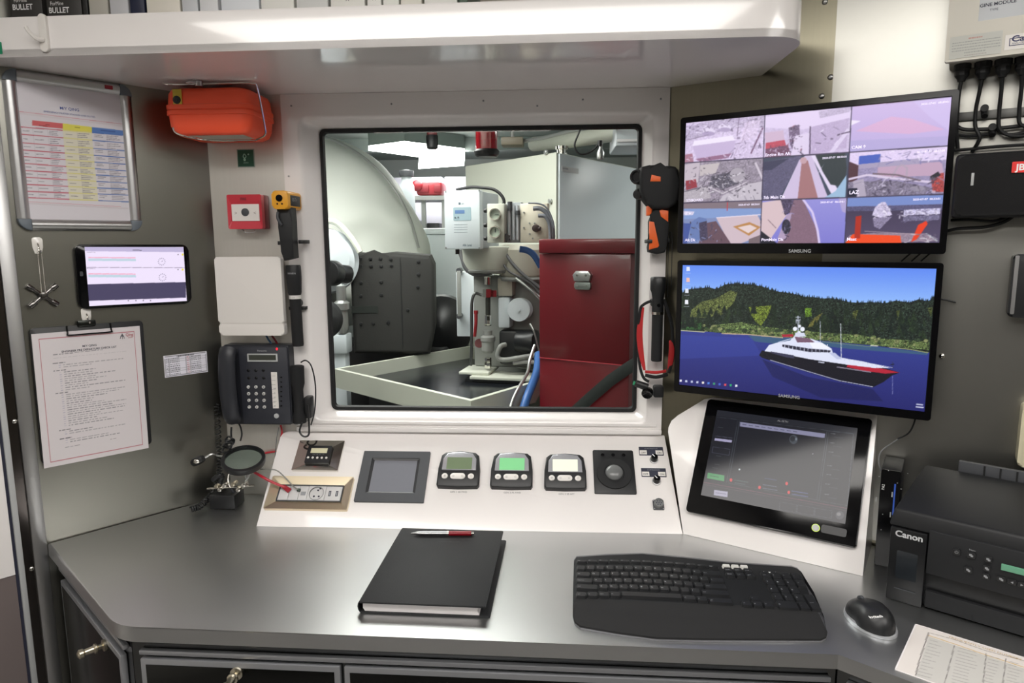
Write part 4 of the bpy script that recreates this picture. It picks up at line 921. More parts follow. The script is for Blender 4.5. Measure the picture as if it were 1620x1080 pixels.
# columns: separators measured in the picture
colx = [(114, 105), (541, 516), (1003, 966), (1542, 1470)]
def cellp(i, j, u, v):                                # column, row, inside fractions
    rows = {0: (0, .335), 1: (.335, .665), 2: (.665, 1)}
    f = rows[j][0]+(rows[j][1]-rows[j][0])*v
    xa = colx[i][0]+(colx[i][1]-colx[i][0])*f; xb = colx[i+1][0]+(colx[i+1][1]-colx[i+1][0])*f
    x = xa+(xb-xa)*u
    yt = 215-(x-114)/1426*137; yb = 860-(x-105)/1365*3
    return (x, yt+(yb-yt)*f)
def cell(i, j): return lambda pts, c, **k: R.poly([cellp(i, j, *p) for p in pts], c, **k)
def cline(i, j): return lambda pts, w, c, **k: R.line([cellp(i, j, *p) for p in pts], w, c, **k)
FULL = [(0, 0), (1, 0), (1, 1), (0, 1)]
def clutter(i, j, x0, x1, y0, y1, n, pal, sz=.08, seed=1):
    q = random.Random(seed*77+i*7+j)
    for _ in range(n):
        x, y = q.uniform(x0, x1), q.uniform(y0, y1); c = q.choice(pal); a = q.uniform(0, PI); L = q.uniform(.3, 1)*sz
        if q.random() < .6: R.line([cellp(i, j, x, y), cellp(i, j, min(1, max(0, x+L*math.cos(a))), min(1, max(0, y+L*1.6*math.sin(a))))], q.uniform(.8, 2.2), c, al=.75)
        else: w = L*.35; R.poly([cellp(i, j, x, y), cellp(i, j, min(1, x+w), y+.01), cellp(i, j, min(1, x+w), min(1, y+w*1.3)), cellp(i, j, x, min(1, y+w*1.2))], c, al=.7)
LIL = [(236, 224, 250), (160, 146, 176), (120, 106, 134), (206, 192, 220), (96, 84, 108)]; GRYS = [(206, 198, 210), (96, 90, 102), (60, 56, 66), (150, 142, 156), (226, 220, 230)]
p, l = cell(0, 0), cline(0, 0)
p(FULL, (214, 198, 230), nz=0.045, cell=5); p([(0, .1), (.5, 0), (1, 0), (1, .3), (.6, .25), (.2, .4), (0, .5)], (190, 176, 206), nz=0.072, cell=4)
for cx, cy_ in ((.30, .28), (.50, .22)): R.ell(*cellp(0, 0, cx, cy_), 34, 20, (228, 216, 242)); R.ell(*cellp(0, 0, cx, cy_+.05), 34, 12, (176, 160, 196))
p([(.1, .6), (.12, .48), (.6, .42), (.64, .55)], (240, 230, 250)); p([(.1, .6), (.64, .54), (.62, .82), (.16, .92)], (198, 180, 216)); p([(.14, .92), (.6, .84), (.55, .95), (.2, 1)], (150, 110, 140))
l([(.98, .3), (.84, .88)], 3, (120, 90, 120)); l([(.8, .1), (.72, .6)], 1.5, (150, 130, 160)); l([(.68, 0), (.66, .45)], 1.5, (120, 104, 130)); p([(.0, .8), (.1, .78), (.12, 1), (0, 1)], (170, 120, 140)); l([(.7, .6), (.62, .95)], 1, (180, 160, 190)); l([(0, .45), (.3, .36)], 1.4, (140, 126, 152))
clutter(0, 0, 0, .6, 0, .35, 60, LIL); clutter(0, 0, .6, .95, .05, .9, 50, LIL, .12); clutter(0, 0, 0, .65, .86, .98, 24, LIL, .06)
R.blur(1); p([(.75, .15), (.95, .1), (.9, .5), (.7, .6)], (224, 206, 236), al=.6, nz=0.068)
p, l = cell(1, 0), cline(1, 0)
p(FULL, (206, 190, 224), nz=0.027, cell=5); p([(0, .05), (1, 0), (1, .25), (.45, .42), (0, .3)], (224, 208, 240)); p([(0, .42), (.22, .4), (.24, .64), (.02, .66)], (206, 180, 206)); p([(.02, .66), (.24, .62), (.26, .76), (.02, .8)], (190, 80, 100)); p([(.02, .8), (.28, .74), (.32, .98), (.02, 1)], (120, 84, 110), nz=0.113, cell=3)
p([(.28, .35), (.4, .3), (.42, .6), (.34, .9), (.3, .7)], (118, 100, 130), nz=0.113, cell=3); p([(.36, .55), (.52, .5), (.52, .98), (.32, 1)], (222, 208, 236)); p([(.53, .38), (.98, .25), (.96, .9), (.55, 1)], (190, 172, 208), nz=0.023); l([(.53, .36), (.54, .98)], 2, (80, 66, 90)); l([(.98, .5), (.78, 1)], 7, (220, 206, 236)); l([(.85, .6), (1, .55)], 2, (90, 74, 100)); l([(.65, .5), (.72, .62)], 1.2, (80, 70, 96)); p([(.62, .05), (1, 0), (.98, .12), (.64, .2)], (190, 176, 206), nz=0.045)
clutter(1, 0, .26, .45, .3, .95, 50, [(90, 74, 100), (60, 50, 70), (226, 214, 240), (150, 90, 110)], .07); clutter(1, 0, 0, .3, .7, .98, 30, [(90, 60, 84), (206, 190, 220)], .06); clutter(1, 0, .55, .95, .3, .9, 14, LIL, .1)
p, l = cell(2, 0), cline(2, 0)
p(FULL, (202, 180, 226), col2=(188, 172, 222)); p([(.05, .55), (.4, .3), (.6, .38), (.95, .66), (.6, .7)], (222, 172, 206), al=.7); p([(.6, 0), (1, 0), (1, .7), (.8, .4)], (206, 190, 236), al=.6); p([(0, .3), (.1, .34), (0, .42)], (236, 226, 246)); p([(0, .75), (1, .8), (1, 1), (0, 1)], (176, 166, 214), al=.7); R.blur(1)
p, l = cell(0, 1), cline(0, 1)
p(FULL, (150, 140, 156), nz=0.081, cell=5); p([(0, .05), (.2, 0), (.18, .5), (0, .55)], (196, 184, 196)); p([(.02, .45), (.15, .42), (.17, .62), (.03, .68)], (150, 60, 72)); p([(.2, .08), (.45, .05), (.4, .3), (.2, .35)], (196, 186, 190)); p([(.35, .35), (.6, .3), (.75, .55), (.5, .7), (.32, .6)], (96, 92, 106), nz=0.180, cell=3); R.ell(*cellp(0, 1, .68, .38), 42, 40, (172, 164, 176)); l([(.3, .62), (.5, .8), (.8, .55)], 2, (214, 206, 216)); p([(.5, .85), (.8, .6), (1, .55), (1, 1), (.45, 1)], (196, 188, 200)); p([(0, .7), (.3, .62), (.35, .9), (0, 1)], (180, 172, 182), nz=0.045); l([(.0, .72), (.3, .6)], 1.5, (90, 84, 96)); l([(.9, .1), (1, .5)], 4, (206, 196, 210))
clutter(0, 1, .2, .85, .25, .75, 120, GRYS, .09); clutter(0, 1, .4, 1, .7, .98, 30, GRYS, .1); clutter(0, 1, 0, .3, .1, .6, 24, GRYS, .07)
p, l = cell(1, 1), cline(1, 1)
p(FULL, (70, 78, 96)); p([(0, .1), (.45, .0), (.2, 1), (0, 1)], (96, 92, 120), nz=0.054, cell=4); p([(0, .1), (.3, .05), (.1, .3), (0, .3)], (66, 66, 90)); p([(.42, .1), (.5, .0), (.56, .0), (.78, 1), (.22, 1)], (206, 190, 222)); p([(.45, .12), (.52, .12), (.66, 1), (.42, 1)], (164, 118, 122)); p([(.55, 0), (.6, .0), (.92, .9), (.84, 1)], (226, 214, 240)); p([(.6, 0), (.95, 0), (.98, .35), (.95, .75), (.8, .7), (.7, .4)], (54, 62, 66)); p([(.98, .5), (.98, 1), (.72, 1), (.86, .85)], (156, 186, 216)); p([(.62, .5), (.72, .2), (.66, .4)], (206, 196, 226)); R.ell(*cellp(1, 1, .47, .12), 18, 18, (196, 160, 170))
p, l = cell(2, 1), cline(2, 1)
p(FULL, (150, 140, 176), nz=0.045, cell=5); p([(0, 0), (1, 0), (1, .28), (0, .3)], (222, 206, 240), nz=0.027); p([(.1, .1), (.32, .08), (.32, .28), (.1, .3)], (72, 96, 186)); p([(.3, .35), (.95, .32), (.98, .6), (.3, .6)], (190, 160, 186)); p([(.1, .28), (.75, .22), (.72, .34), (.1, .38)], (166, 156, 186)); p([(0, .2), (.1, .3), (.1, .6), (0, .7)], (80, 50, 60))
l([(.0, .6), (.2, .52), (.4, .6), (.9, .75)], 4, (214, 200, 226)); l([(.45, .6), (.5, .38), (.55, .34), (.6, .42), (.6, .6)], 3, (176, 160, 180)); l([(.25, .5), (.5, .55), (.75, .7)], 3, (120, 104, 116)); p([(0, .65), (.5, .68), (.85, .85), (.8, 1), (0, 1)], (126, 118, 140), nz=0.113, cell=4); p([(.05, .65), (.16, .6), (.2, 1), (.08, 1)], (176, 166, 186)); p([(0, .8), (.1, .8), (.1, 1), (0, 1)], (34, 34, 56)); p([(.85, .6), (.98, .55), (1, .95), (.88, .95)], (170, 70, 70), nz=0.135); R.ell(*cellp(2, 1, .72, .86), 40, 14, (150, 142, 160)); p([(.84, .62), (.92, .52), (.95, .6), (.86, .7)], (40, 36, 46))
clutter(2, 1, .1, .95, .6, .98, 90, [(206, 196, 220), (70, 62, 84), (140, 130, 156), (100, 90, 110)], .12); clutter(2, 1, .3, .95, .02, .3, 40, [(240, 230, 250), (150, 140, 176), (120, 116, 170)], .09)
p, l = cell(0, 2), cline(0, 2)
p(FULL, (126, 140, 184)); p([(0, 0), (1, 0), (1, .18), (0, .14)], (130, 116, 126)); p([(0, .14), (1, .2), (1, .36), (0, .4)], (132, 156, 206)); p([(0, .2), (.14, .22), (.12, .3), (0, .3)], (220, 214, 240), nz=0.090); l([(.56, .02), (.56, .22)], 2, (190, 70, 80)); p([(.42, .38), (.95, .34), (1, .5), (1, .82), (.75, 1), (.6, 1)], (206, 186, 196)); p([(.64, .6), (.85, .5), (1, .62), (.85, .82)], (186, 136, 86)); p([(.7, .62), (.86, .56), (.95, .64), (.84, .76)], (226, 206, 206)); p([(.08, .5), (.2, .35), (.3, .4), (.28, .9), (.1, .98)], (104, 124, 176)); p([(.3, .5), (.42, .46), (.62, 1), (.2, 1)], (104, 80, 92)); p([(.2, .5), (.3, .45), (.32, .9), (.22, .95)], (72, 66, 90), nz=0.135, cell=3); p([(0, .5), (.1, .5), (.05, 1), (0, 1)], (70, 88, 156)); p([(.85, .9), (1, .8), (1, 1), (.85, 1)], (120, 104, 110)); l([(.42, .38), (1, .33)], 1.5, (240, 226, 240))
p, l = cell(1, 2), cline(1, 2)
p(FULL, (150, 146, 216), col2=(128, 124, 206)); p([(0, .05), (.22, 0), (.3, .35), (.12, .9), (0, .7)], (214, 190, 196)); p([(0, .7), (.1, .85), (.2, 1), (0, 1)], (34, 34, 46)); p([(.22, 0), (.38, .0), (.34, .3), (.28, .36)], (80, 70, 96), nz=0.135); p([(.38, 0), (.48, 0), (.64, .6), (.7, 1), (.2, 1), (.3, .5)], (132, 104, 122), nz=0.027); p([(.3, .35), (.36, .3), (.3, .9), (.2, .9)], (176, 156, 186)); R.ell(*cellp(1, 2, .3, .62), 24, 40, (52, 50, 66), nz=0.180); l([(.48, 0), (.6, .3), (.67, .7), (.7, 1)], 4, (214, 200, 240)); l([(.08, .45), (.18, .65)], 1.2, (120, 100, 110)); p([(.9, 0), (1, 0), (1, .35), (.95, .3)], (206, 186, 206), al=.5)
p, l = cell(2, 2), cline(2, 2)
p(FULL, (60, 52, 76), col2=(86, 76, 104)); p([(0, 0), (1, 0), (1, .25), (0, .25)], (120, 140, 200)); p([(0, .2), (1, .2), (1, .32), (0, .3)], (90, 86, 120), nz=0.090)
p([(.27, .4), (.3, .22), (.36, .12), (.4, .12), (.44, .25), (.48, .4), (.36, .46)], (206, 196, 226), nz=0.068, cell=3); p([(.28, .46), (.48, .44), (.36, .7), (.3, .64)], (140, 130, 160), nz=0.113, cell=3)
p([(.6, .3), (.98, .28), (.98, .4), (.6, .42)], (196, 190, 224), nz=0.135, cell=3); p([(.6, .44), (.98, .42), (.98, .52), (.6, .54)], (116, 110, 140), nz=0.135, cell=3)
p([(.05, .82), (.3, .78), (.85, .8), (.98, .96), (.02, 1), (0, .95)], (150, 132, 150), nz=0.045); p([(.02, .96), (.08, .8), (.58, .84), (.6, 1), (0, 1)], (240, 78, 34)); p([(.1, .42), (.16, .4), (.16, .9), (.1, .9)], (176, 48, 34)); p([(.76, .62), (.84, .54), (.86, .6), (.76, .92), (.7, .98)], (230, 64, 32)); l([(.85, .8), (.98, .96)], 2, (176, 180, 190)); l([(.2, .74), (.8, .82)], 1, (190, 170, 180))
clutter(2, 2, .28, .46, .16, .46, 40, [(236, 228, 246), (150, 140, 170)], .05); clutter(2, 2, .55, .97, .3, .42, 60, [(226, 220, 240), (120, 110, 140)], .05); clutter(2, 2, .55, .97, .43, .54, 30, [(130, 122, 156), (90, 84, 112)], .05); clutter(2, 2, .6, .97, .8, .98, 30, [(206, 200, 210), (110, 100, 120)], .08); clutter(0, 2, .08, .5, .4, .95, 30, [(70, 66, 96), (150, 160, 206), (60, 50, 60)], .07); clutter(1, 2, .22, .38, .05, .9, 24, [(60, 52, 76), (150, 140, 180)], .06)
for i in (0, 1, 2):
    for j in (0, 1, 2): R.line([cellp(i, j, 0, 0), cellp(i, j, 1, 0)], 2.2, (70, 62, 84)); 
for i in (1, 2): R.line([(colx[i][0], 215-(colx[i][0]-114)/1426*137), (colx[i][1], 860)], 1.6, (60, 54, 76))
R.blur(2).build('screen', M_scr, T)
lb = MB()
def ct(i, j, u, v, s_, sz, al='l'): x, y = cellp(i, j, u, v); a, b = T.at(1050+x/3.375, 130+y/3.375, -.0015); lb.text(s_, sz, a, b, -.0015, al, wt=.02)
for a_ in ((0, 1, .03, .97, 'ST/BOARD', .008), (1, 0, .02, .97, 'Engine Rm Aft', .0085), (2, 0, .02, .93, 'CAM 9', .0085), (1, 1, .02, .97, 'Stb Main Dk', .0085), (2, 1, .02, .93, 'LAZ', .0095), (0, 2, .02, .95, 'Aft Dk', .0085), (1, 2, .01, .95, 'PortMain Dk', .0085), (2, 2, .02, .95, 'Mast', .0090)): ct(*a_)
for i, j in ((0, 2), (1, 1), (2, 1), (1, 2), (2, 2), (2, 0)): ct(i, j, .97, .11, '2020-07-07  08:33:01', .0052, 'r')
lb.build('picture_text', mat('screen_white', (214, 206, 230), .5, emit=.6), T)
# lower monitor
T, s = monitor('lower monitor on the right wall, wallpaper of a motor yacht off a wooded shore', [(1073, 413), (1491, 414), (1475, 662), (1065, 622)], [(1081, 420), (1479, 424), (1465, 650), (1073.6, 609)], 1248, 627)
R = Ras(T, -.002, *s, 470, 270, (30, 34, 96)); R.crop(1050, 390, 3.6)
R.poly([(60, 90), (1600, 90), (1600, 330), (60, 330)], (96, 138, 240), col2=(160, 200, 252))
hill = [(60, 262), (110, 262), (150, 242), (200, 238), (260, 232), (300, 244), (350, 216), (420, 210), (500, 218), (560, 226), (600, 244), (660, 258), (700, 262), (760, 274), (800, 286), (850, 288), (900, 296), (950, 294), (1000, 304), (1060, 316), (1100, 320), (1200, 318), (1260, 322), (1320, 308), (1400, 318), (1450, 300), (1500, 312), (1545, 288), (1600, 300)]
R.poly(hill+[(1600, 640), (60, 520)], (34, 44, 36), nz=.45, cell=3)
rr_ = random.Random(5)
for k in range(210):
    x = rr_.uniform(80, 1560); i = max(i for i in range(len(hill)) if hill[i][0] <= x); (xa, ya), (xb, yb) = hill[i], hill[min(i+1, len(hill)-1)]; y = ya+(yb-ya)*(x-xa)/max(1, xb-xa); h = rr_.uniform(6, 18); R.poly([(x-5, y+8), (x, y-h), (x+5, y+8)], (26, 36, 34))
for k in range(150):
    x, y = rr_.uniform(110, 1500), rr_.uniform(330, 470)+0; h = rr_.uniform(16, 46); c = rr_.choice([(24, 34, 28), (30, 42, 30), (38, 52, 34)])
    y += (x-100)*.06; R.poly([(x-h*.45, y), (x, y-h*1.5), (x+h*.45, y)], c, nz=.2)
for pts, c in (([(160, 360), (215, 315), (300, 295), (380, 250), (420, 262), (400, 320), (330, 390), (230, 405), (150, 400)], (112, 122, 66)), ([(478, 345), (612, 335), (618, 352), (590, 400), (555, 450), (525, 430), (500, 390)], (124, 142, 52)), ([(804, 350), (840, 350), (842, 396), (808, 402)], (112, 152, 44)), ([(905, 376), (860, 450), (820, 460), (850, 410)], (116, 112, 56)), ([(1075, 370), (1110, 360), (1100, 400), (1078, 440)], (96, 104, 52)), ([(1310, 370), (1345, 362), (1330, 420)], (84, 94, 48)), ([(1500, 350), (1530, 345), (1520, 400)], (86, 96, 48)), ([(100, 430), (200, 420), (260, 470), (100, 474)], (50, 92, 48))): R.poly(pts, [v*.86 for v in c], nz=.34, cell=3, al=.85)
for k in range(95):
    x, y = rr_.uniform(110, 1500), rr_.uniform(330, 470)+0; h = rr_.uniform(16, 46); c = rr_.choice([(24, 34, 28), (30, 42, 30), (38, 52, 34)])
    y += (x-100)*.06; R.poly([(x-h*.45, y), (x, y-h*1.5), (x+h*.45, y)], c, nz=.2)
R.poly([(240, 478), (300, 445), (450, 430), (560, 455), (700, 470), (900, 490), (1100, 500), (1200, 520), (1510, 540), (1510, 588), (1180, 560), (900, 535), (650, 512), (350, 492)], (84, 100, 60), nz=.4, cell=3)
for k in range(130): x = rr_.uniform(230, 1500); y = 470+(x-230)*.07+rr_.uniform(-26, 14); r_ = rr_.uniform(8, 18); R.ell(x, y, r_, r_*.7, rr_.choice([(96, 112, 66), (70, 86, 52), (120, 126, 84), (48, 62, 44)]), nz=.2)
R.poly([(60, 474), (240, 484), (350, 493), (650, 513), (900, 536), (1180, 562), (1530, 604), (1530, 1000), (60, 900)], (52, 62, 142), col2=(34, 36, 104))
R.poly([(480, 505), (700, 520), (900, 540), (1180, 566), (1500, 604), (1500, 616), (1100, 585), (900, 566), (700, 560), (520, 540)], (64, 104, 118), al=.7); R.poly([(60, 500), (500, 520), (560, 620), (60, 640)], (60, 76, 168), al=.35)
R.line([(60, 474), (235, 486)], 2, (176, 176, 150)); R.line([(330, 494), (480, 500), (680, 518)], 2.2, (190, 170, 140)); R.line([(1175, 562), (1220, 566)], 2, (206, 206, 190)); R.line([(1280, 572), (1400, 584), (1505, 604)], 1.6, (150, 156, 110)); R.line([(900, 540), (1180, 570)], 1.6, (120, 140, 110), al=.7)
R.poly([(560, 640), (820, 740), (1190, 810), (1250, 880), (900, 860), (620, 740)], (22, 24, 74), al=.6)
hull = [(543, 618), (560, 590), (600, 596), (830, 636), (1050, 668), (1250, 688), (1343, 716), (1300, 732), (1250, 770), (1190, 800), (1000, 766), (830, 716), (620, 652), (560, 632)]
R.poly(hull, (20, 20, 30)); R.line([(606, 645), (830, 712), (1000, 762), (1190, 797)], 1.3, (180, 184, 210)); R.poly([(1050, 668), (1200, 684), (1343, 716), (1260, 722), (1130, 704), (1040, 684)], (178, 36, 56)); 
R.poly([(575, 594), (600, 560), (640, 548), (720, 534), (745, 508), (840, 524), (900, 546), (955, 580), (962, 602), (1010, 632), (1130, 652), (1290, 690), (1200, 690), (1050, 672), (830, 640), (760, 626)], (222, 226, 246))
R.poly([(608, 596), (740, 618), (745, 636), (700, 630), (610, 604)], (60, 60, 84)); R.poly([(676, 556), (720, 562), (830, 580), (950, 590), (948, 602), (830, 600), (740, 584), (676, 570)], (44, 44, 60))
for k in range(12): x = 690+22*k; R.line([(x, 556), (x, 604)], .8, (214, 218, 240))
R.poly([(745, 512), (830, 522), (860, 545), (760, 545)], (120, 90, 110)); R.poly([(830, 545), (900, 548), (955, 582), (850, 580)], (240, 242, 252)); R.poly([(940, 604), (975, 604), (1015, 640), (985, 640)], (190, 196, 226)); R.poly([(670, 500), (735, 498), (740, 512), (680, 515)], (170, 40, 60)); R.line([(650, 545), (740, 520)], 1.6, (200, 206, 230))
for cx, cy_, r_ in ((748, 468, 12), (790, 470, 13), (773, 453, 9), (770, 490, 10)): R.ell(cx, cy_, r_, r_, (236, 240, 252))
R.line([(765, 395), (766, 500)], 1.6, (200, 206, 224)); R.line([(750, 402), (780, 402)], 1.2, (190, 196, 214)); R.line([(752, 420), (778, 420)], 1.2, (190, 196, 214)); R.line([(755, 412), (755, 440)], 1, (190, 196, 214)); R.line([(776, 410), (774, 440)], 1, (190, 196, 214)); R.poly([(750, 490), (800, 490), (810, 512), (745, 512)], (214, 218, 238))
R.line([(891, 425), (892, 548)], .9, (200, 206, 220)); R.line([(1007, 438), (1011, 634)], 1.1, (214, 218, 230)); R.line([(1303, 655), (1303, 692)], 1.2, (50, 54, 80)); R.line([(1302, 735), (1302, 840)], .9, (120, 124, 180)); R.line([(1290, 672), (1312, 668)], 2, (30, 34, 60))
for k in range(10): R.line([(1030+26*k, 634+5*k), (1030+26*k, 650+4.6*k)], .7, (200, 204, 224))
R.line([(1020, 634), (1300, 688)], .8, (214, 218, 236)); R.line([(880, 656), (915, 661)], 2, (190, 194, 214)); R.line([(985, 684), (1180, 714)], 2, (190, 180, 200), al=.7)
for k, (x, y) in enumerate(((141, 128), (140, 190), (133, 252), (132, 316))): R.poly([(x-9, y-12), (x+8, y-12), (x+10, y+12), (x-10, y+12)], ((226, 232, 250), (240, 190, 180), (230, 234, 246), (240, 242, 250))[k]); R.line([(x-16, y+24), (x+14, y+25)], 1.1, (214, 218, 236), al=.6)
for k, c in enumerate(((240, 240, 250), (200, 205, 230), (190, 195, 225), (200, 204, 230), (236, 230, 220), (80, 130, 220), (60, 150, 110), (70, 100, 200), (220, 80, 90), (40, 170, 110), (230, 236, 246))): x = 98+31.6*k; y = 762+2.9*k; R.poly([(x-6, y-6), (x+6, y-6), (x+6, y+6), (x-6, y+6)], c)
R.line([(1436, 895), (1476, 899)], 2.4, (226, 228, 246), al=.8); R.line([(1434, 910), (1480, 914)], 2.4, (226, 228, 246), al=.8)
R.build('screen', M_scr, T)
# ================================================================ HANGING KIT RIGHT OF THE WINDOW
c3 = lambda x, y: (1000+x/6.353, 240+y/6.353)
T = thing('thermal_camera', 'black and orange pistol shaped thermal camera hung right of the window', 'camera', BW, *BW.at(1042, 315, .05), .028)
def pp(T, pts, f, off): return [T.at(*f(x, y), off) for x, y in pts]
orn = mat('tool_orange', (226, 98, 38), .45)
MB().prism(pp(T, [(96, 150), (180, 130), (280, 150), (380, 138), (440, 148), (470, 180), (478, 300), (474, 480), (440, 530), (360, 575), (210, 580), (150, 520), (110, 470), (80, 400), (80, 220)], c3, .035), -.012, .038, bev=.009, seg=3).build('body', blkm, T)
a, b = T.at(*c3(80, 240), .045); lp = V(a, b, .012); MB().lathe([(.0135, -.014), (.0165, -.010), (.0175, .004), (.0150, .012), (.012, .012), (.010, .006), (0, .006)], lp, (-.62, .05, .78), 28).build('lens', blk, T)
a, b = T.at(*c3(85, 415), .03); MB().lathe([(.010, -.014), (.0125, -.010), (.0125, .006), (.010, .012), (0, .013)], (a, b, .008), (-.6, -.25, .75), 24).build('camera_eye', blk, T)
MB().prism(pp(T, [(205, 560), (370, 560), (368, 700), (366, 880), (345, 960), (330, 1012), (250, 1030), (168, 1010), (163, 960), (176, 900), (175, 700), (200, 640)], c3, .025), -.004, .026, bev=.006, seg=3).build('grip', blkm, T)
MB().prism(pp(T, [(197, 230), (287, 250), (287, 298), (183, 298)], c3, .04), .0375, .0395, bev=.0006).build('side_panel', orn, T)
MB().prism(pp(T, [(152, 545), (200, 535), (208, 570), (190, 640), (150, 640)], c3, .025), .004, .024, bev=.003).build('trigger', orn, T)
MB().prism(pp(T, [(275, 590), (300, 580), (366, 592), (364, 705), (290, 650)], c3, .028), .022, .0275, bev=.001).build('thumb_rest', orn, T)
MB().prism(pp(T, [(176, 698), (222, 706), (272, 940), (262, 960), (172, 985)], c3, .028), .020, .0285, bev=.002).build('grip_panel', orn, T)
a, b = T.at(*c3(178, 898), .03); a2, b2 = T.at(*c3(366, 892), .03)
MB().box(a-.005, a+.006, b-.005, b+.004, -.027, .031, .002).build('clip_arm', blk, T); MB().box(a2-.003, a2+.005, b2-.005, b2+.005, -.027, .02, .002).build('clip_arm', blk, T)
MB().tube([T.at3(1060, 380, .012), T.at3(1059, 368, .014), T.at3(1063, 371, .015), T.at3(1063, 400, .014), T.at3(1062, 455, .010)], .0009, 6).tube([T.at3(1058, 384, .012), T.at3(1057, 410, .012), T.at3(1056, 470, .010)], .0009, 6).build('lanyard', blk, T)
T = thing('torch', 'black torch with silver ring clipped below the thermal camera', 'torch', BW, *BW.at(1041, 500, .04), .032)
z = lambda y: T.at(1041, y, 0)[1]
MB().lathe([(.0185, 0), (.0195, .002), (.0195, .024), (.016, .034), (.0145, .056), (.0145, z(438)-z(494))][::-1] and [(.0135, 0), (.0135, z(470)-z(494)), (.016, z(462)-z(494)), (.0185, z(458)-z(494)), (.0185, z(440)-z(494)), (.0165, z(438)-z(494))], (0, z(494), 0), (0, 1, 0), 28).build('head', blk, T)
MB().cyl((0, z(497), 0), (0, z(493), 0), .0142, seg=28).build('silver_ring', chrome, T)
MB().lathe([(.011, 0), (.0130, .002), (.0130, z(497)-z(571))], (0, z(571), 0), (0, 1, 0), 28).build('barrel', blkm, T)
MB().box(-.014, .014, z(485), z(474), -.031, .0, .002).build('clip', blk, T)
MB().cyl((0, z(482), .012), (0, z(482), .0155), .004, seg=14).build('switch_button', blkg, T)
strapr = mat('strap_red', (178, 32, 34), .7)
T = thing('head_torch', 'head torch with red and black elastic straps hooked around the black torch', 'head torch', BW, *BW.at(1035, 600, .04), .03)
S3 = lambda x, y, c=.0: T.at3(980+x/2.571, 240+y/2.571, c)
MB().tube([S3(96, 632, -.002), S3(86, 690), S3(82, 750), S3(90, 830), S3(102, 888, .004)], lambda t: (.0012, .0030+.0046*math.sin(PI*t)), 10, flat=(0, 0, 1)).build('flat_band', strapr, T)
MB().tube([S3(206, 766, -.004), S3(212, 800), S3(208, 850), S3(200, 895, .0)], lambda t: (.0012, .003+.0040*math.sin(PI*t)), 10, flat=(0, 0, 1)).build('flat_band', strapr, T)
MB().tube([S3(104, 894, .010), S3(150, 897, .014), S3(190, 891, .010)], (lambda t: (.0012, .0036)), 8, flat=(0, 0, 1)).build('flat_band', strapr, T)
bk_ = MB()
bk_.tube([S3(130, 606, .0), S3(100, 620, .002), S3(84, 645, .002), S3(78, 740, -.001), S3(80, 850, -.001), S3(96, 915, .002), S3(120, 935, .008)], (lambda t: (.0012, .0034)), 8, flat=(0, 0, 1))
bk_.build('edge_band', blkm, T)
MB().tube([S3(180, 600, .0), S3(198, 650, -.002), S3(212, 700, -.004), S3(216, 760, -.003), S3(218, 830, -.003), S3(200, 900, .003)], (lambda t: (.0012, .0042)), 8, flat=(0, 0, 1)).build('edge_band', blkm, T)
MB().tube([S3(104, 908, .008), S3(150, 916, .012), S3(196, 905, .006)], (lambda t: (.002, .0042)), 8, flat=(0, 0, 1)).build('band_loop', blkm, T)
a, b, _ = S3(85, 948); MB().cyl((a-.012, b+.006, .008), (a+.016, b-.004, .010), .0085, .0095, 18, bev=.001).build('battery_barrel', blk, T)
a, b, _ = S3(115, 975); MB().lathe([(.010, 0), (.013, .004), (.0135, .016), (.012, .019), (.009, .017), (0, .015)], (a, b+.004, .004), (-.25, -.35, .85), 24).build('lamp_head', blkg, T)
a, b, _ = S3(160, 975); MB().box(a-.014, a+.010, b-.012, b+.016, -.010, .016, .004).build('battery_box', blkm, T)
a, b, _ = S3(60, 938); MB().cyl((a+.0, b+.000, .009), (a-.003, b+.001, .009), .0050, seg=14).build('green_tip', mat('tip_green', (30, 140, 96), .5), T)
# ================================================================ RIGHT WALL KIT
c9 = lambda x, y: (1480+x/6.75, y/6.75)
q0 = RW.at(*c9(95, 670), .10); q1 = RW.at(1503, 0, .10)
T = thing('control_box', 'beige wall mounted junction box with a window and cable glands beneath', 'electrical box', RW, q0[0], q0[1], .10)
bx_ = mat('beige_paint', (206, 202, 190), .4)
w0, w1 = T.at(*c9(455, 228), 0), None
Wd, Hd = .30, .26
MB().ring(R4(0, Wd, 0, Hd, .004), R4(w0[0], Wd-.03, w0[1], Hd-.03, .001), -.012, 0).build('lid', bx_, T)
MB().box(.006, Wd-.006, .004, Hd-.004, -.095, -.0125, .003).build('body', mat('beige_paint_dark', (182, 178, 166), .45), T)
MB().box(w0[0]-.002, Wd-.028, w0[1]-.002, Hd-.028, -.0122, -.008).build('window_panel', mat('pale_grey_panel', (180, 184, 188), .3), T)
a, b = T.at(*c9(628, 58), -.008); MB().text('ENGINE MODULE', .0078, a, b, -.0077, 'c', wt=.02).text('TYPE', .0056, a, b-.0085, -.0077, 'c').build('lettering', inkd, T)
q = T.quad([c9(150, 405), c9(712, 322), c9(708, 560), c9(150, 642)], 0); lw_ = MB().box(q[0], q[1], q[2], q[3], -.0002, .0006).build('warning_plate', mat('plate_grey', (194, 196, 188), .5), T)
R = Ras(T, .0009, q[0], q[1], q[2], q[3], 120, 60, (196, 197, 190)); R.words(.36, .62, .84, .06, (190, 120, 110))
for k in range(5): R.words(.05 if k < 4 else .3, .97 if k < 4 else .7, .70-.12*k, .035, (130, 134, 134), al=.7, seed=k)
R.words(.3, .72, .10, .03, (150, 140, 136)); R.build('warning_text', M_prt, T)
q = T.quad([c9(745, 382), c9(1300, 300), c9(1300, 460), c9(735, 548)], 0); MB().box(q[0], q[1], q[2], q[3], 0, .0006).build('maker_plate', wplas, T)
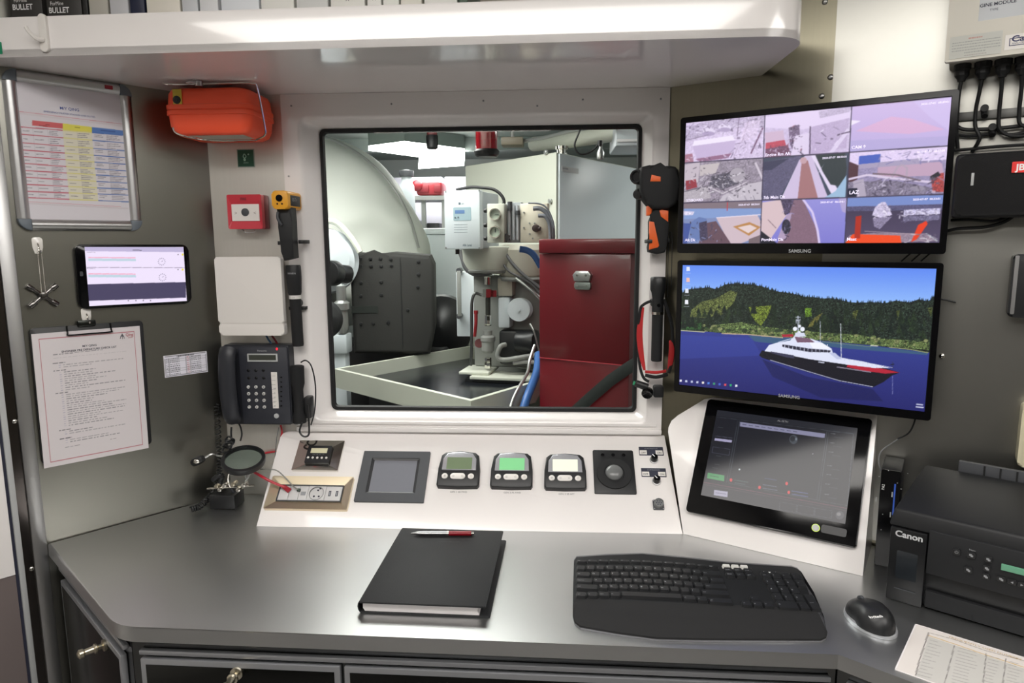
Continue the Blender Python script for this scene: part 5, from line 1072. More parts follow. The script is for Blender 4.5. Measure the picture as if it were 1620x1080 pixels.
nb = MB().ring([(q[0]+.006, q[2]+.006), (q[1]-.006, q[2]+.006), (q[1]-.006, q[3]-.006), (q[0]+.006, q[3]-.006)], [(q[0]+.0072, q[2]+.0072), (q[1]-.0072, q[2]+.0072), (q[1]-.0072, q[3]-.0072), (q[0]+.0072, q[3]-.0072)], .0005, .0009)
nb.build('maker_border', mat('navy_print', (40, 42, 88), .5), T)
MB().text('Ca', .0135, q[0]+.009, q[2]+.0125, .0009, wt=.03, sx=1.15).text('ANALYZER', .0036, q[0]+.010, q[2]+.0085, .0009).build('maker_lettering', MATS['navy_print'], T)
for k, cx in enumerate((285, 505, 722, 935, 1150)):
    a, b = T.at(*c9(cx, 690-16*k), -.05); a = T.at(*c9(cx, 760-16*k), -.05)[0]
    G = MB().lathe([(.0135, 0), (.0135, .010), (.0115, .012), (.0115, .020), (.007, .026), (.006, .030)], (a, .0035, -.05), (0, -1, 0), 10).build('cable_gland', rub, T)
BOX = T
c1_ = lambda x, y: (1260+x/2.7, y/2.7)
for k, (pts, lb) in enumerate((([(704, 352, .05), (694, 400, .045), (688, 470, .03), (684, 560, .02), (690, 640, .012)], 'leftmost black cable dropping from the beige box behind the monitor edge'),
    ([(793, 345, .05), (780, 400, .04), (766, 470, .03), (764, 540, .026), (782, 590, .026), (750, 650, .012)], 'second black cable hanging from the beige box, bending left below the clamp'),
    ([(882, 330, .05), (874, 400, .04), (866, 480, .03), (868, 550, .025), (920, 580, .022), (1010, 575, .02)], 'third black cable from the beige box, curving off to the right'),
    ([(968, 312, .05), (960, 390, .04), (952, 470, .03), (956, 530, .025), (1010, 545, .02)], 'rightmost visible black cable hanging from the beige box'))):
    P_ = [RW.w(*RW.at(*c1_(x, y), c), c) for x, y, c in pts]
    P_[0] = BOX.w(T.at(*c9((285, 505, 722, 935)[k], 760-16*k), -.05)[0], -.024, -.05)
    worldtube('cable', lb, P_, .0034, rub)
for pts, r_, lb in (([(640, 480, .018), (700, 548, .018), (800, 552, .018), (900, 544, .018), (1010, 530, .018)], .0035, 'black cable running level across the steel wall above the speaker'),
                ([(640, 560, .014), (720, 580, .014), (820, 572, .014), (840, 545, .016), (900, 575, .016), (1000, 560, .016)], .0030, 'thinner black cable looping just under the level one above the speaker'),
                ([(600, 640, .018), (700, 640, .018), (850, 626, .018), (1010, 616, .018)], .0030, 'black cable lying along the top rear of the speaker'),
                ([(600, 1000, .02), (680, 978, .03), (800, 970, .035), (880, 950, .03), (930, 920, .02)], .0032, 'black cable sagging under the speaker, lower of two'),
                ([(660, 940, .02), (740, 938, .03), (840, 944, .03), (900, 925, .02)], .0026, 'black cable tight under the speaker, upper of two')):
    worldtube('cable', lb, [RW.w(*RW.at(*c1_(x, y), c), c) for x, y, c in pts], r_, rub)
a = RW.at(*c1_(700, 500), .004); b = RW.at(*c1_(972, 478), .004)
T = thing('cable_rail', 'thin steel cable rail fixed across the right wall under the beige box', 'rail', RW, a[0], (a[1]+b[1])/2, .0032)
MB().box(-.06, .45, -.008, .008, 0, .006, .001).build('strip', mat('dull_rail', (110, 110, 108), .5, .8), T)
for x, y in ((803, 465), (836, 545)):
    p_ = T.at(*c1_(x, y), .01); p2_ = T.at(*c1_(x, y+35), .01); MB().tube([(p_[0], p_[1], .008), (p2_[0], p2_[1], .020)], .0055, 8).cyl((p_[0], p_[1], .001), (p_[0], p_[1], .022), .0065, seg=14).build('cable_clamp', rub, T)
q = RW.quad([c1_(668, 662), c1_(972, 634), c1_(972, 925), c1_(672, 930)], .085)
T = thing('speaker', 'black box speaker with a red lettered badge standing out from the right wall', 'speaker', RW, q[0], q[2], .0855)
Hs = q[3]-q[2]; MB().box(0, .36, 0, Hs, -.082, -.006, .008, 3).build('cabinet', blk, T); MB().prism(rr(.004, .356, .004, Hs-.004, .012), -.008, 0, bev=.003).build('grille', mat('speaker_cloth', (12, 12, 14), .9, bump=.4, nscale=900), T)
q = T.quad([c1_(922, 694), c1_(1010, 684), c1_(1010, 732), c1_(918, 740)], .001); MB().prism(rr(q[0], q[0]+.05, q[2], q[3], .001), 0, .002).build('badge', mat('badge_bright_red', (226, 44, 40), .4), T)
MB().text('JBL', .015, q[0]+.006, q[2]+.004, .0022, wt=.03).build('lettering', ink, T)
a, b = T.at(*c1_(752, 765), .002); MB().box(a-.0022, a+.0022, b-.011, b+.011, -.001, .0015, .0006).build('status_light', lgrey, T)
a, b = RW.at(1598, 452, .05)
T = thing('wall_unit', 'black rounded unit with a silver edge cut off at the right of the photo', 'device', RW, a, b, .0035)
hh = RW.at(1600, 402, .05)[1]-b
MB().prism(rr(0, .14, -hh, hh, .008), 0, .050, bev=.006, seg=3).build('case', blk, T); MB().prism(rr(.0035, .0095, -hh+.006, hh-.002, .002), .046, .0512).build('silver_trim', alu, T)
a, b = RW.at(1613, 690, .05); hh = RW.at(1613, 642, .05)[1]-b
T = thing('wall_unit', 'cream rounded unit low at the right edge above the printer', 'device', RW, a, b, .0035)
MB().prism(rr(0, .10, -hh, hh, .008), 0, .050, bev=.005, seg=3).build('case', mat('cream_plastic', (206, 200, 172), .45), T)
worldtube('cable', 'black cable hanging from the lower monitor corner towards the computer', [RW.w(*RW.at(x, y, c), c) for x, y, c in ((1448, 640, .03), (1448, 662, .03), (1438, 684, .03), (1420, 694, .03))], .0016, rub)
worldtube('cable', 'pale thin cable curving down beside the right console edge', [RW.w(*RW.at(x, y, c), c) for x, y, c in ((1429, 690, .03), (1412, 700, .03), (1394, 714, .035), (1390, 730, .04), (1394, 745, .04))], .0014, mgrey)
worldtube('cable', 'short black cable end poking out right of the lower monitor', [RW.w(*RW.at(x, y, c), c) for x, y, c in ((1478, 471, .02), (1495, 474, .016), (1512, 478, .012))], .0018, rub)
for x_ in (1432, 1448, 1463): worldtube('cable', 'black cable bend hanging in the gap between the two monitors', [RW.w(*RW.at(x, y, c), c) for x, y, c in ((x_+8, 401, .04), (x_+2, 406, .045), (x_-6, 413, .04))], .0015, rub, group='cable bends between the monitors')
# ---- small computer
q = RW.quad([(1389, 741), (1448, 748), (1448, 880), (1389, 870)], .105)
T = thing('computer', 'black desktop computer standing between the right console and the printer', 'computer', RW, q[0], DESK, .105)
hC = q[3]-DESK; wC = min(.11, .528-q[0])
MB().box(0, wC, 0, hC, -.095, -.004, .003).build('case', blk, T); MB().prism(R4(.001, wC-.001, .001, hC-.001, .003), -.005, 0).build('front_panel', blkg, T)
g5 = lambda x, y: (1380+x/4.15, 720+y/4.15)
q = T.quad([g5(142, 188), g5(152, 190), g5(143, 395), g5(133, 392)], .001); MB().box(q[0], q[1], q[2], q[3], 0, .0015).build('blue_strip', mat('strip_blue', (52, 84, 170), .4, emit=.25), T)
a, b = T.at(*g5(92, 205), .001); tm = MB(); tm.text('PA2', .007, a-.003, b-.008, .0005, rot=PI/2).build('lettering', ink, T)
for x, y in ((130, 258), (118, 390), (26, 290)): q_ = T.at(*g5(x, y), .001); MB().box(q_[0]-.0010, q_[0]+.0010, q_[1]-.005, q_[1]+.005, 0, .0008).build('port', lgrey, T)
for x, y in ((108, 76), (235, 90), (165, 182), (190, 222), (68, 387), (58, 488), (45, 140)): q_ = T.at(*g5(x, y), .0); MB().ball((q_[0], min(q_[1], hC-.002), .0), .0010, 8, 6).build('status_light', lgrey, T)
# ================================================================ PRINTER
PF = Fr((.612, 1.205, DESK), ud(-38), (0, 0, 1))
T = thing('printer', 'large black flatbed printer with ink tank panel and green display', 'printer', PF)
tq = T.quad([(1407, 831), (1467, 846), (1458, 966), (1398, 945)], 0.0)
prb = mat('printer_black', (20, 21, 23), .38, spec=.35); prp = mat('printer_panel', (33, 34, 36), .55, spec=.3)
hT = tq[3]; wT = tq[1]; Wp = .44; Dp = .185
bd = MB(); bd.box(.002, Wp, .002, hT-.002, -Dp, -.012, .004); bd.build('body', prb, T)
MB().box(0, wT, 0, hT, -.03, 0, .0025).build('ink_tank_panel', prb, T)
q = T.quad([g5(160, 622), g5(300, 656), g5(283, 835), g5(150, 800)], .001); MB().prism(rr(q[0], q[1], q[2], q[3], .002), 0, .0008).build('tank_window', mat('smoked_window', (36, 40, 44), .15), T)
q = T.quad([g5(142, 862), g5(282, 905), g5(282, 910), g5(142, 868)], .001); MB().box(q[0], q[1], q[2], q[3], 0, .0012).build('tank_trim', dgrey, T)
a, b = T.at(*g5(238, 548), .001); MB().text('Canon', .0155, a, b, .0005, 'c', wt=.03, sx=1.05).build('lettering', mat('print_silver', (200, 202, 204), .5), T)
c6 = lambda x, y: (1380+x/4.908, 860+y/4.908)
cpq0 = T.at(*g5(375, 505), .01); cpb = T.at(*g5(335, 780), .01)
zc0, zc1 = cpb[1], cpq0[1]
CPx = wT+.002
cp_ = MB(); cp_.raw([(CPx, zc0, .004), (Wp, zc0, .004), (Wp, zc1, .0), (CPx, zc1, .0), (CPx, zc0, -.02), (Wp, zc0, -.02), (Wp, zc1, -.02), (CPx, zc1, -.02)], [(0, 1, 2, 3), (4, 7, 6, 5), (0, 4, 5, 1), (3, 2, 6, 7), (0, 3, 7, 4), (1, 5, 6, 2)], .002); cp_.build('control_panel', prp, T)
for (x, y, w_, h_) in ((554, 634, .0055, .0055), (649, 655, .0065, .0055), (630, 752, .006, .0055), (762, 683, .0055, .005), (752, 742, .0055, .005), (745, 795, .0055, .005), (846, 812, .0062, .0045), (917, 832, .0062, .0045), (983, 850, .0062, .0045)):
    a, b = T.at(*g5(x, y), .004); K = MB().prism(rr(a-w_, a+w_, b-h_, b+h_, .003), .001, .0052, bev=.0006).build('button', blk, T)
    ic = MB()
    if x == 554: ic.tube([(a+.0024*math.cos(t*PI/6+PI*.65), b+.0024*math.sin(t*PI/6+PI*.65), .0054) for t in range(11)], .0003, 4, k=1).tube([(a, b, .0054), (a, b+.0028, .0054)], .0003, 4, k=1)
    elif x in (917, 983): s_ = -1 if x == 917 else 1; ic.prism([(a+s_*.002, b), (a-s_*.0018, b-.002), (a-s_*.0018, b+.002)], .0053, .0055)
    else: ic.box(a-.0026, a+.0012, b-.001, b+.0022, .0052, .0055).box(a-.0004, a+.003, b-.0024, b+.0006, .0052, .0056)
    ic.build('symbol', inkg, K)
a, b = T.at(*g5(656, 624), .004); MB().text('Menu', .0042, a, b-.001, .0042, 'c').build('caption', inkg, T)
q = T.at(*g5(848, 712), .004); q2 = T.at(*g5(848, 752), .004); MB().box(q[0], q[0]+.075, q2[1], q[1], .001, .0050, .0006).build('display', mat('printer_lcd', (96, 150, 122), .25, emit=.12), T)
zt_ = T.at(*g5(340, 890), 0)[1]
MB().box(CPx+.001, Wp-.004, .003, zt_, -.03, -.004, .002).build('paper_tray_door', prp, T)
tr_ = MB(); q = T.at(*c6(766, 630), 0)[0]; tr_.box(q-.001, q+.001, .004, .014, -.004, -.0035); tr_.build('seam', blkm, T)
MB().box(CPx+.001, Wp-.004, zt_+.001, zc0-.001, -.06, -.030).build('output_slot', blkm, T)
# lid
f0 = T.at3(1411, 803, -.006); k0 = T.at3(1464, 734, -Dp+.004)
ztf, ztb = f0[1], k0[1]
lidv = [(-.004, hT+.0008, -.002), (Wp, hT+.0008, -.002), (Wp, hT+.0008, -Dp), (-.004, hT+.0008, -Dp), (.002, ztf, -.010), (Wp, ztf, -.010), (Wp, ztb, -Dp+.004), (k0[0], ztb, -Dp+.004)]
MB().raw(lidv, [(0, 3, 2, 1), (4, 5, 6, 7), (0, 1, 5, 4), (1, 2, 6, 5), (2, 3, 7, 6), (3, 0, 4, 7)], .005, 3).build('lid', mat('printer_lid', (27, 28, 30), .5, spec=.35), T)
rs = MB(); a, b = T.at(*g5(570, 35), -Dp-.004); rs.box(a, Wp-.03, ztb-.03, b+.0, -Dp-.012, -Dp-.002, .001)
for x in (735, 843, 955): aa = T.at(*g5(x, 100), -Dp)[0]; rs.m(1).box(aa-.0015, aa+.0015, ztb-.005, b-.001, -Dp-.002, -Dp-.001).m(0)
rs.build('paper_support', [dgrey, blkm], T)
# ================================================================ THINGS ON THE DESK
F3_ = Fr((.621, 1.118, DESK), ud(-36.7), (math.sin(math.radians(36.7)), math.cos(math.radians(36.7)), 0))
T = thing('reference_sheet', 'white laminated sheet with printed columns lying in front of the printer', 'sheet', F3_, 0, 0, .0004)
MB().prism(rr(0, .297, -.163, 0, .003), 0, .0007).build('laminate', paper, T)
R = Ras(T, .0010, .002, .295, -.161, -.002, 220, 120, (214, 208, 204)); R.crop(1380, 860, 4.908)
R.poly([(440, 720), (1300, 1010), (1300, 1400), (330, 1100), (345, 1020)], (190, 188, 184)); R.line([(440, 690), (370, 900), (340, 1020)], 1, (90, 86, 84)); R.line([(438, 690), (640, 745), (880, 830), (1260, 930)], .8, (110, 106, 100)); R.line([(438, 712), (640, 778), (880, 862), (1260, 985)], 1.6, (198, 170, 110))
for A in ([(640, 790), (560, 1100)], [(886, 850), (858, 1110)], [(1038, 890), (1010, 1120)]): R.line(A, .8, (110, 106, 104))
for k in range(14):
    for x0, x1, sl in ((450, 560, -9), (670, 850, -5), (905, 1010, -4), (1060, 1180, -3)):
        x_ = x0+sl*k; y_ = 745+(x0-440)*.27+24*k; e_ = random.Random(k*7+x0).uniform(.5, 1); R.line([(x_, y_), (x_+(x1-x0)*e_, y_+(x1-x0)*e_*.27)], 1.2, (140, 138, 136), al=.7)
R.build('print', M_prt, T)
a, b = T.at(1552, 1024, .001); MB().text('FREQUENTLY USED NUMBERS', .0072, a+.004, b-.001, .0013, 'c', rot=-.02).build('lettering', mat('gold_print', (176, 146, 80), .5), T)
# binder
Bf = Fr((0, 0, DESK), (1, 0, 0), (0, 1, 0)); p0 = Bf.at(573, 963, 0)
T = thing('ring_binder', 'large black binder lying closed on the steel desk, white pages showing', 'binder', Bf, -.336, 1.108, .0003, rot=math.radians(-1.6))
leather = mat('black_leatherette', (31, 32, 34), .6, bump=.25, nscale=600, spec=.35)
MB().prism(rr(-.0, .231, .0, .309, .003), 0, .0028, bev=.0008).build('back_cover', leather, T)
sp = MB(); sp.tube([(.002, .001, .0030), (-.0035, .001, .0125), (.002, .001, .0225)], .0012, 6)
n_ = 6; arc = [(.003-.0075*math.sin(PI*k/n_), .0125-.0118*math.cos(PI*k/n_)) for k in range(n_+1)]; ina = [(x+.0018 if k not in (0, n_) else x, z_+(.0018 if k == 0 else -.0018 if k == n_ else 0)) for k, (x, z_) in enumerate(arc)]
sp = MB(); L_ = arc+ina[::-1]; n2 = len(L_); vs = [(x, 0.0, z_) for x, z_ in L_]+[(x, .309, z_) for x, z_ in L_]
sp.raw(vs, [tuple(range(n2)), tuple(range(n2, 2*n2))]+[(i, (i+1) % n2, n2+(i+1) % n2, n2+i) for i in range(n2)]); sp.build('spine', leather, T)
MB().prism(rr(.001, .225, -.006, .306, .003), .0222, .0252, bev=.0008).build('front_cover', leather, T)
pg = MB(); n_ = 5; pr = [(.008, .0032), (.212, .0032), (.209, .012), (.214, .0215), (.008, .0215), (.0045, .016), (.0045, .009)]
vs = [(x, .003, z_) for x, z_ in pr]+[(x, .300, z_) for x, z_ in pr]; n2 = len(pr)
pg.raw(vs, [tuple(range(n2)), tuple(range(n2, 2*n2))]+[(i, (i+1) % n2, n2+(i+1) % n2, n2+i) for i in range(n2)]).build('pages', mat('page_block', (222, 218, 218), .8, noise=.08, nscale=3, brush=(1, 1, 400)), T)
em = mat('embossed_print', (22, 23, 24), .35)
MB().text('ENGINE ROOM', .0085, .118, .253, .0254, 'c').text('LOG BOOK', .0085, .118, .241, .0254, 'c').build('lettering', em, T)
a = T.loc(CAM+ray(650, 843)*((.7815-1.4)/ray(650, 843).z)); b = T.loc(CAM+ray(750, 843)*((.7815-1.4)/ray(750, 843).z))
pa, pb = V(a[0], a[1], .0305), V(b[0], b[1], .0305)
T2 = thing('pen', 'silver ballpoint pen with dark red barrel lying on the black binder', 'pen', T, *pa)
d_ = (pb-pa).normalized(); L_ = (pb-pa).length
MB().lathe([(.001, 0), (.0018, .004), (.0046, .016), (.0050, .03), (.0050, L_*.58)], (0, 0, 0), d_, 20).build('lower_barrel', mat('pen_silver', (190, 190, 190), .2, 1), T2)
MB().lathe([(.0054, L_*.57), (.0054, L_*.60)], (0, 0, 0), d_, 20).build('metal_ring', chrome, T2); MB().lathe([(.0046, L_*.955), (.0050, L_*.96), (.0034, L_)], (0, 0, 0), d_, 20).build('end_cap', chrome, T2)
MB().lathe([(.0051, L_*.60), (.0051, L_*.955)], (0, 0, 0), d_, 20).build('upper_barrel', mat('pen_red', (130, 16, 30), .25), T2)
# mouse
T = thing('mouse', 'black wireless mouse with a silver lower rim, right of the keyboard', 'mouse', Bf, *Bf.at(1377, 985, 0), .0003, rot=math.radians(12))
Lm, Wm, Hm = .051, .033, .038
def mouse_mesh(z0, hs, sc=1.0):
    vs = []; fs = []; n = 28; rings = 9
    for k in range(rings):
        t = k/(rings-1); zz = z0+(hs-z0)*math.sin(t*PI/2); s_ = sc*math.cos(t*PI/2)**.55 if k < rings-1 else .001
        for i in range(n):
            a = 2*PI*i/n; x = Wm*math.cos(a)*s_; y = Lm*math.sin(a)*s_*(1.0)
            wv = 1-.10*math.exp(-((math.sin(a))/.35)**2)
            z_ = zz*(1-.28*max(0, y/Lm)) if k else z0
            vs.append((x*wv-(.004*(1-t) if y < 0 else 0), y, z_))
    for k in range(rings-1):
        for i in range(n): j = (i+1) % n; fs.append((k*n+i, k*n+j, (k+1)*n+j, (k+1)*n+i))
    fs += [tuple(range(n))[::-1], tuple((rings-1)*n+i for i in range(n))]
    return vs, fs
MB().raw(*mouse_mesh(.006, Hm)).build('shell', mat('mouse_black', (28, 29, 31), .4), T, ang=60)
MB().prism([(1.03*Wm*math.cos(2*PI*i/30)-.001, 1.02*Lm*math.sin(2*PI*i/30)) for i in range(30)], 0, .0065, bev=.002).build('lower_rim', mat('rim_silver', (188, 190, 194), .3, .5), T)
MB().cyl((-.003, .027, .026), (.003, .027, .026), .0085, seg=18, bev=.001).build('wheel', dgrey, T)
a = T.loc(CAM+ray(1384, 979)*((.784-1.4)/ray(1384, 979).z)); lm = MB(); lm.M = Matrix.Translation((a[0], a[1]-.004, .0385)) @ Matrix.Rotation(math.radians(14), 4, 'X'); lm.text('logitech', .0075, 0, 0, 0, 'c', wt=.02).build('lettering', ink, T)
# keyboard
k0 = Bf.at(908, 882, .016); k1 = Bf.at(1262, 897, .016); ku = V(k1[0]-k0[0], k1[1]-k0[1], 0).normalized()
KF = Fr((k0[0], k0[1], DESK), ku, (-ku.y, ku.x, 0))
T = thing('keyboard', 'black full size wireless keyboard with wavy rows and a broad palm rest', 'keyboard', KF, 0, 0, .0003)
out_px = [(908, 886), (912, 880), (960, 877), (1016, 875), (1080, 881), (1150, 889), (1210, 893), (1252, 895), (1261, 898), (1268, 906), (1288, 942), (1304, 976), (1309, 1000), (1307, 1007), (1298, 1011), (1200, 1010.5), (1110, 1010), (1040, 1008.5), (975, 1000), (918, 990), (909, 983), (906, 972), (906.5, 930)]
kp = [T.at(x, y, .016) for x, y in out_px]
MB().prism([T.at(x, y+3.5 if y > 960 else y, .002) for x, y in out_px], 0, .0035, bev=.001).build('base_rim', mat('rim_grey', (120, 120, 124), .35, .4), T)
kb_ = mat('keyboard_black', (26, 27, 29), .62, spec=.25)
cx_ = sum(p[0] for p in kp)/len(kp); cy_ = sum(p[1] for p in kp)/len(kp)
kf = [T.at(x, y, .0155 if i < 9 else .0115 if i < 10 or i > 21 else .006)+((.0155 if i < 9 else .0145 if i == 9 else .013 if i == 10 else .008 if i == 11 else .0135 if i == 22 else .0085 if i == 21 else .006),) for i, (x, y) in enumerate(out_px)]
kc_ = MB(); nk = len(kf); kc_.raw([(x, y, .0034) for x, y, z in kf]+[(cx_+(x-cx_)*.997, cy_+(y-cy_)*.993, z-.0006) for x, y, z in kf], [tuple(range(nk))[::-1]]+[(i, (i+1) % nk, nk+(i+1) % nk, nk+i) for i in range(nk)])
kc_.build('case', kb_, T)
dl_ = T.at(907, 946, .0155); dr_ = T.at(1291, 963, .0155)
MB().prism([(dl_[0]+.001, dl_[1]), (dr_[0]-.002, dr_[1])]+[(cx_+(x-cx_)*.994, cy_+(y-cy_)*.985) for x, y, z in kf[:10]][::-1], .0142, .0156, bev=.0008).build('deck', kb_, T)
ya = T.at(907, 946, .016)[1]; yb_ = T.at(1291, 963, .016)[1]; xr_ = T.at(1291, 963, .016)[0]
pr_ = [(kp[22][0]+.0015, ya-.001), (xr_-.003, yb_-.001)]+[(x*.992+.001, y+(.0015)) for x, y in kp[11:22]]
LFT, RGT = T.at(907, 946, .0155), T.at(1291, 963, .0155)
fr_e = [T.at(x, y-.8, .0066) for x, y in out_px[12:22]][::-1]       # front edge, left to right
nE = len(fr_e); bkE = [(LFT[0]+.001+(RGT[0]-LFT[0]-.003)*(p[0]-fr_e[0][0])/(fr_e[-1][0]-fr_e[0][0]), LFT[1]+(RGT[1]-LFT[1])*(p[0]-fr_e[0][0])/(fr_e[-1][0]-fr_e[0][0])) for p in fr_e]
vs_k = []; NS = 8
for j in range(NS+1):
    t_ = j/NS
    for (bx0, by0), (fx0, fy0) in zip(bkE, fr_e): vs_k.append((bx0+(fx0-bx0)*t_+(.0012 if t_ == 1 else 0)*0, by0+(fy0-by0)*t_, .0158+.0012*math.sin(PI*min(1, t_*1.6))-.0092*max(0, (t_-.25)/.75)**1.6))
fs_k = [(j*nE+i, j*nE+i+1, (j+1)*nE+i+1, (j+1)*nE+i) for j in range(NS) for i in range(nE-1)]
nv = len(vs_k); vs_k += [(x, y, .0036) for x, y, z in vs_k]
fs_k += [(nv+j*nE+i, nv+(j+1)*nE+i, nv+(j+1)*nE+i+1, nv+j*nE+i+1) for j in range(NS) for i in range(nE-1)]
bd_ = [i for i in range(nE)]+[j*nE+nE-1 for j in range(1, NS+1)]+[NS*nE+i for i in range(nE-2, -1, -1)]+[j*nE for j in range(NS-1, 0, -1)]
fs_k += [(bd_[k], bd_[(k+1) % len(bd_)], nv+bd_[(k+1) % len(bd_)], nv+bd_[k]) for k in range(len(bd_))]
MB().raw(vs_k, fs_k).build('palm_rest', mat('palm_rest_black', (32, 32, 33), .8, bump=.15, nscale=900, spec=.3), T)
U = .0184; X0 = T.at(911, 900, .018)[0]+.001
rowpy = [887, 896, 906, 916, 926, 938]
rowy = [T.at(912, y, .018)[1] for y in rowpy]
rows = [('fn', [1]*0), ]
def bulge(x): return .0115*math.sin(PI*max(0, min(1, x/.285)))
KEYS = []
for k in range(13): KEYS.append((0, k*1.155, 1.155, .55, ('Esc', 'F1', 'F2', 'F3', 'F4', 'F5', 'F6', 'F7', 'F8', 'F9', 'F10', 'F11', 'F12')[k], 1))
x = 0
for c in '`1234567890-=': KEYS.append((1, x, 1, 1, c, 0)); x += 1
KEYS.append((1, x, 2, 1, 'Back', 0))
x = 0; KEYS.append((2, 0, 1.5, 1, 'tab', 0)); x = 1.5
for c in 'QWERTYUIOP[]\\': KEYS.append((2, x, 1, 1, c, 0)); x += 1
KEYS[-1] = (2, KEYS[-1][1], 1.5, 1, '\\', 0)
KEYS.append((3, 0, 1.75, 1, 'caps lock', 0)); x = 1.75
for c in "ASDFGHJKL;'": KEYS.append((3, x, 1, 1, c, 0)); x += 1
KEYS.append((3, x, 2.25, 1, 'enter', 0)); KEYS.append((4, 0, 2.25, 1, 'shift', 0)); x = 2.25
for c in 'ZXCVBNM,./': KEYS.append((4, x, 1, 1, c, 0)); x += 1
KEYS.append((4, x, 2.75, 1, 'shift', 0)); x = 0
for c, w_ in (('ctrl', 1.1), ('fn', 1.1), ('start', 1.1), ('alt', 1.1), ('', 5.9), ('alt', 1.3), ('fn', 1.1), ('ctrl', 2.3)): KEYS.append((5, x, w_, 1.1, c, 0)); x += w_
wk = mat('key_pale', (206, 205, 200), .5); kk = mat('key_black', (30, 31, 33), .38); lg_ = MB(); fk = MB(); nkey = 0
def addkey(x0, y1, w_, h_, c, m=kk, small=False, stuff=False):
    global nkey
    y0 = y1-h_; top = rr(x0+.0018, x0+w_-.0024, y0+.0018, y1-.0014, .0015, 2); bot = rr(x0+.0004, x0+w_-.0010, y0+.0006, y1-.0004, .0015, 2)
    t_ = fk if stuff else MB(); t_.prism(bot, .0155, .0205, top=top)
    if not stuff: t_.build('key', m, T); nkey += 1
    if c: lg_.text(c, .0054 if len(c) == 1 else .0032, x0+.0032, y0+h_*.42, .0207)
for r_, x, w_, h_, c, st in KEYS:
    gx = X0+x*U; yy = rowy[r_]+bulge(gx+w_*U/2)
    pitch_ = (rowy[r_]-rowy[r_+1]) if r_ < 5 else U*.95
    addkey(gx, yy, w_*U, (.0105 if r_ == 0 else min(pitch_, U)*(1.0)), c, stuff=bool(st) and x > 5)
xn = T.at(1144, 900, .018)[0]; yn = T.at(1144, 894, .018)[1]
for k in range(3): addkey(xn+k*U*.92, yn+.002, U*.92, .0115, '123'[k], m=wk)
for r_ in range(2):
    for k in range(3): addkey(xn+k*U, yn-.0115-r_*U, U, U, (('insert', 'home', 'pg up'), ('delete', 'end', 'pg dn'))[r_][k])
ay = T.at(1170, 951, .018)[1]
for k in range(3): addkey(xn+.006+k*U, ay, U, U, '<v>'[k])
addkey(xn+.006+U, ay+U, U, U, '^')
xm = T.at(1205, 912, .018)[0]; ym = T.at(1205, 905, .018)[1]; gap_ = (ym-T.at(1230, 951, .018)[1])/4.0
for r_, rw_ in enumerate(('N/*-', '789+', '456', '123E', '0.')):
    xx = xm
    for c in rw_: w_ = 2*U if c == '0' else U; addkey(xx, ym-r_*gap_, w_, gap_*(2 if c == 'E' else 1), {'N': 'num', 'E': 'enter'}.get(c, c)); xx += w_
o_ = fk.build('function_keys', kk, T); o_['kind'] = 'stuff'
lg_.build('key_legends', mat('legend_white', (196, 200, 204), .5), T)
a, b = T.at(1219, 904, .017); MB().text('logitech', .0082, a, b-.003, .0159, 'c', wt=.02).build('lettering', ink, T)
# ---- helping hand tool with magnifier
hf = lambda x, y: (290+x/7.2, 670+y/7.2)
bp_ = Bf.at(352, 806, 0); HF = Fr((bp_[0], bp_[1], DESK), (1, 0, 0), (0, 0, 1))
T = thing('magnifier_stand', 'black magnifying lens on a jointed metal stand beside the telephone cord', 'magnifier', HF)
s3 = lambda x, y, c=0.0: T.at3(*hf(x, y), c)
a0 = s3(300, 980)[0]; a1 = s3(590, 980)[0]; hB = s3(450, 820)[1]
MB().box(a0, a1, .0005, hB, -.055, 0, .003).build('base_block', blk, T)
z_b = s3(500, 725)[1]
MB().tube([s3(275, 742, -.02), s3(520, 726, -.02), s3(808, 703, -.02)], .0028, 10, k=1).build('cross_bar', chrome, T)
MB().tube([(s3(520, 726)[0], hB-.002, -.025), s3(520, 700, -.022)], .0045, 10, k=1).build('post', dgrey, T)
for nm_, x, y in (('thumb_screw', 395, 700), ('thumb_screw', 430, 740), ('thumb_screw', 485, 690), ('thumb_screw', 580, 680), ('thumb_screw', 640, 742), ('thumb_screw', 700, 690)):
    p_ = V(*s3(x, y, -.012)); MB().cyl(p_+V(0, 0, -.012), p_+V(0, 0, .010), .0052, seg=14, bev=.0006).build(nm_, brass if x in (395, 580) else chrome, T)
MB().tube([s3(520, 560, -.015), s3(510, 640, -.018), s3(530, 715, -.020)], .0022, 8).build('arm', chrome, T)
MB().tube([s3(700, 575, -.02), s3(725, 630, -.02), s3(755, 575, -.02)], .0026, 8).tube([s3(725, 620, -.02), s3(690, 690, -.02)], .0026, 8).build('lens_fork', alu, T)
cL = V(*s3(685, 412, .02)); rL = (s3(920, 412, .02)[0]-s3(450, 412, .02)[0])/2
nL = V(.12, .93, .34).normalized()      # the lens lies almost level, tipped towards the room
MB().lathe([(rL*.86, -.006), (rL*.98, -.007), (rL, 0), (rL*.98, .006), (rL*.84, .007), (rL*.82, .0), (rL*.86, -.006)], cL, nL, 40, cap=False).build('lens_rim', blk, T)
gls = mat('lens_glass', (205, 225, 220), .02, trans=1.0, ior=1.3)
MB().lathe([(0, -.002), (rL*.5, -.0016), (rL*.84, 0), (rL*.5, .0035), (0, .0048)], cL, nL, 40).build('lens', gls, T)
MB().tube([tuple(cL+V(-rL*.9, .006, -.005)), s3(400, 365, .0), s3(330, 345, .01), s3(250, 385, .015)], .0022, 8).build('gooseneck', alu, T)
p_ = V(*s3(165, 420, .015)); MB().tube([p_+V(.014, .006, 0), p_, p_+V(-.013, -.007, 0)], lambda t: .008+.003*math.sin(PI*t), 12).build('clip_lamp', blk, T)
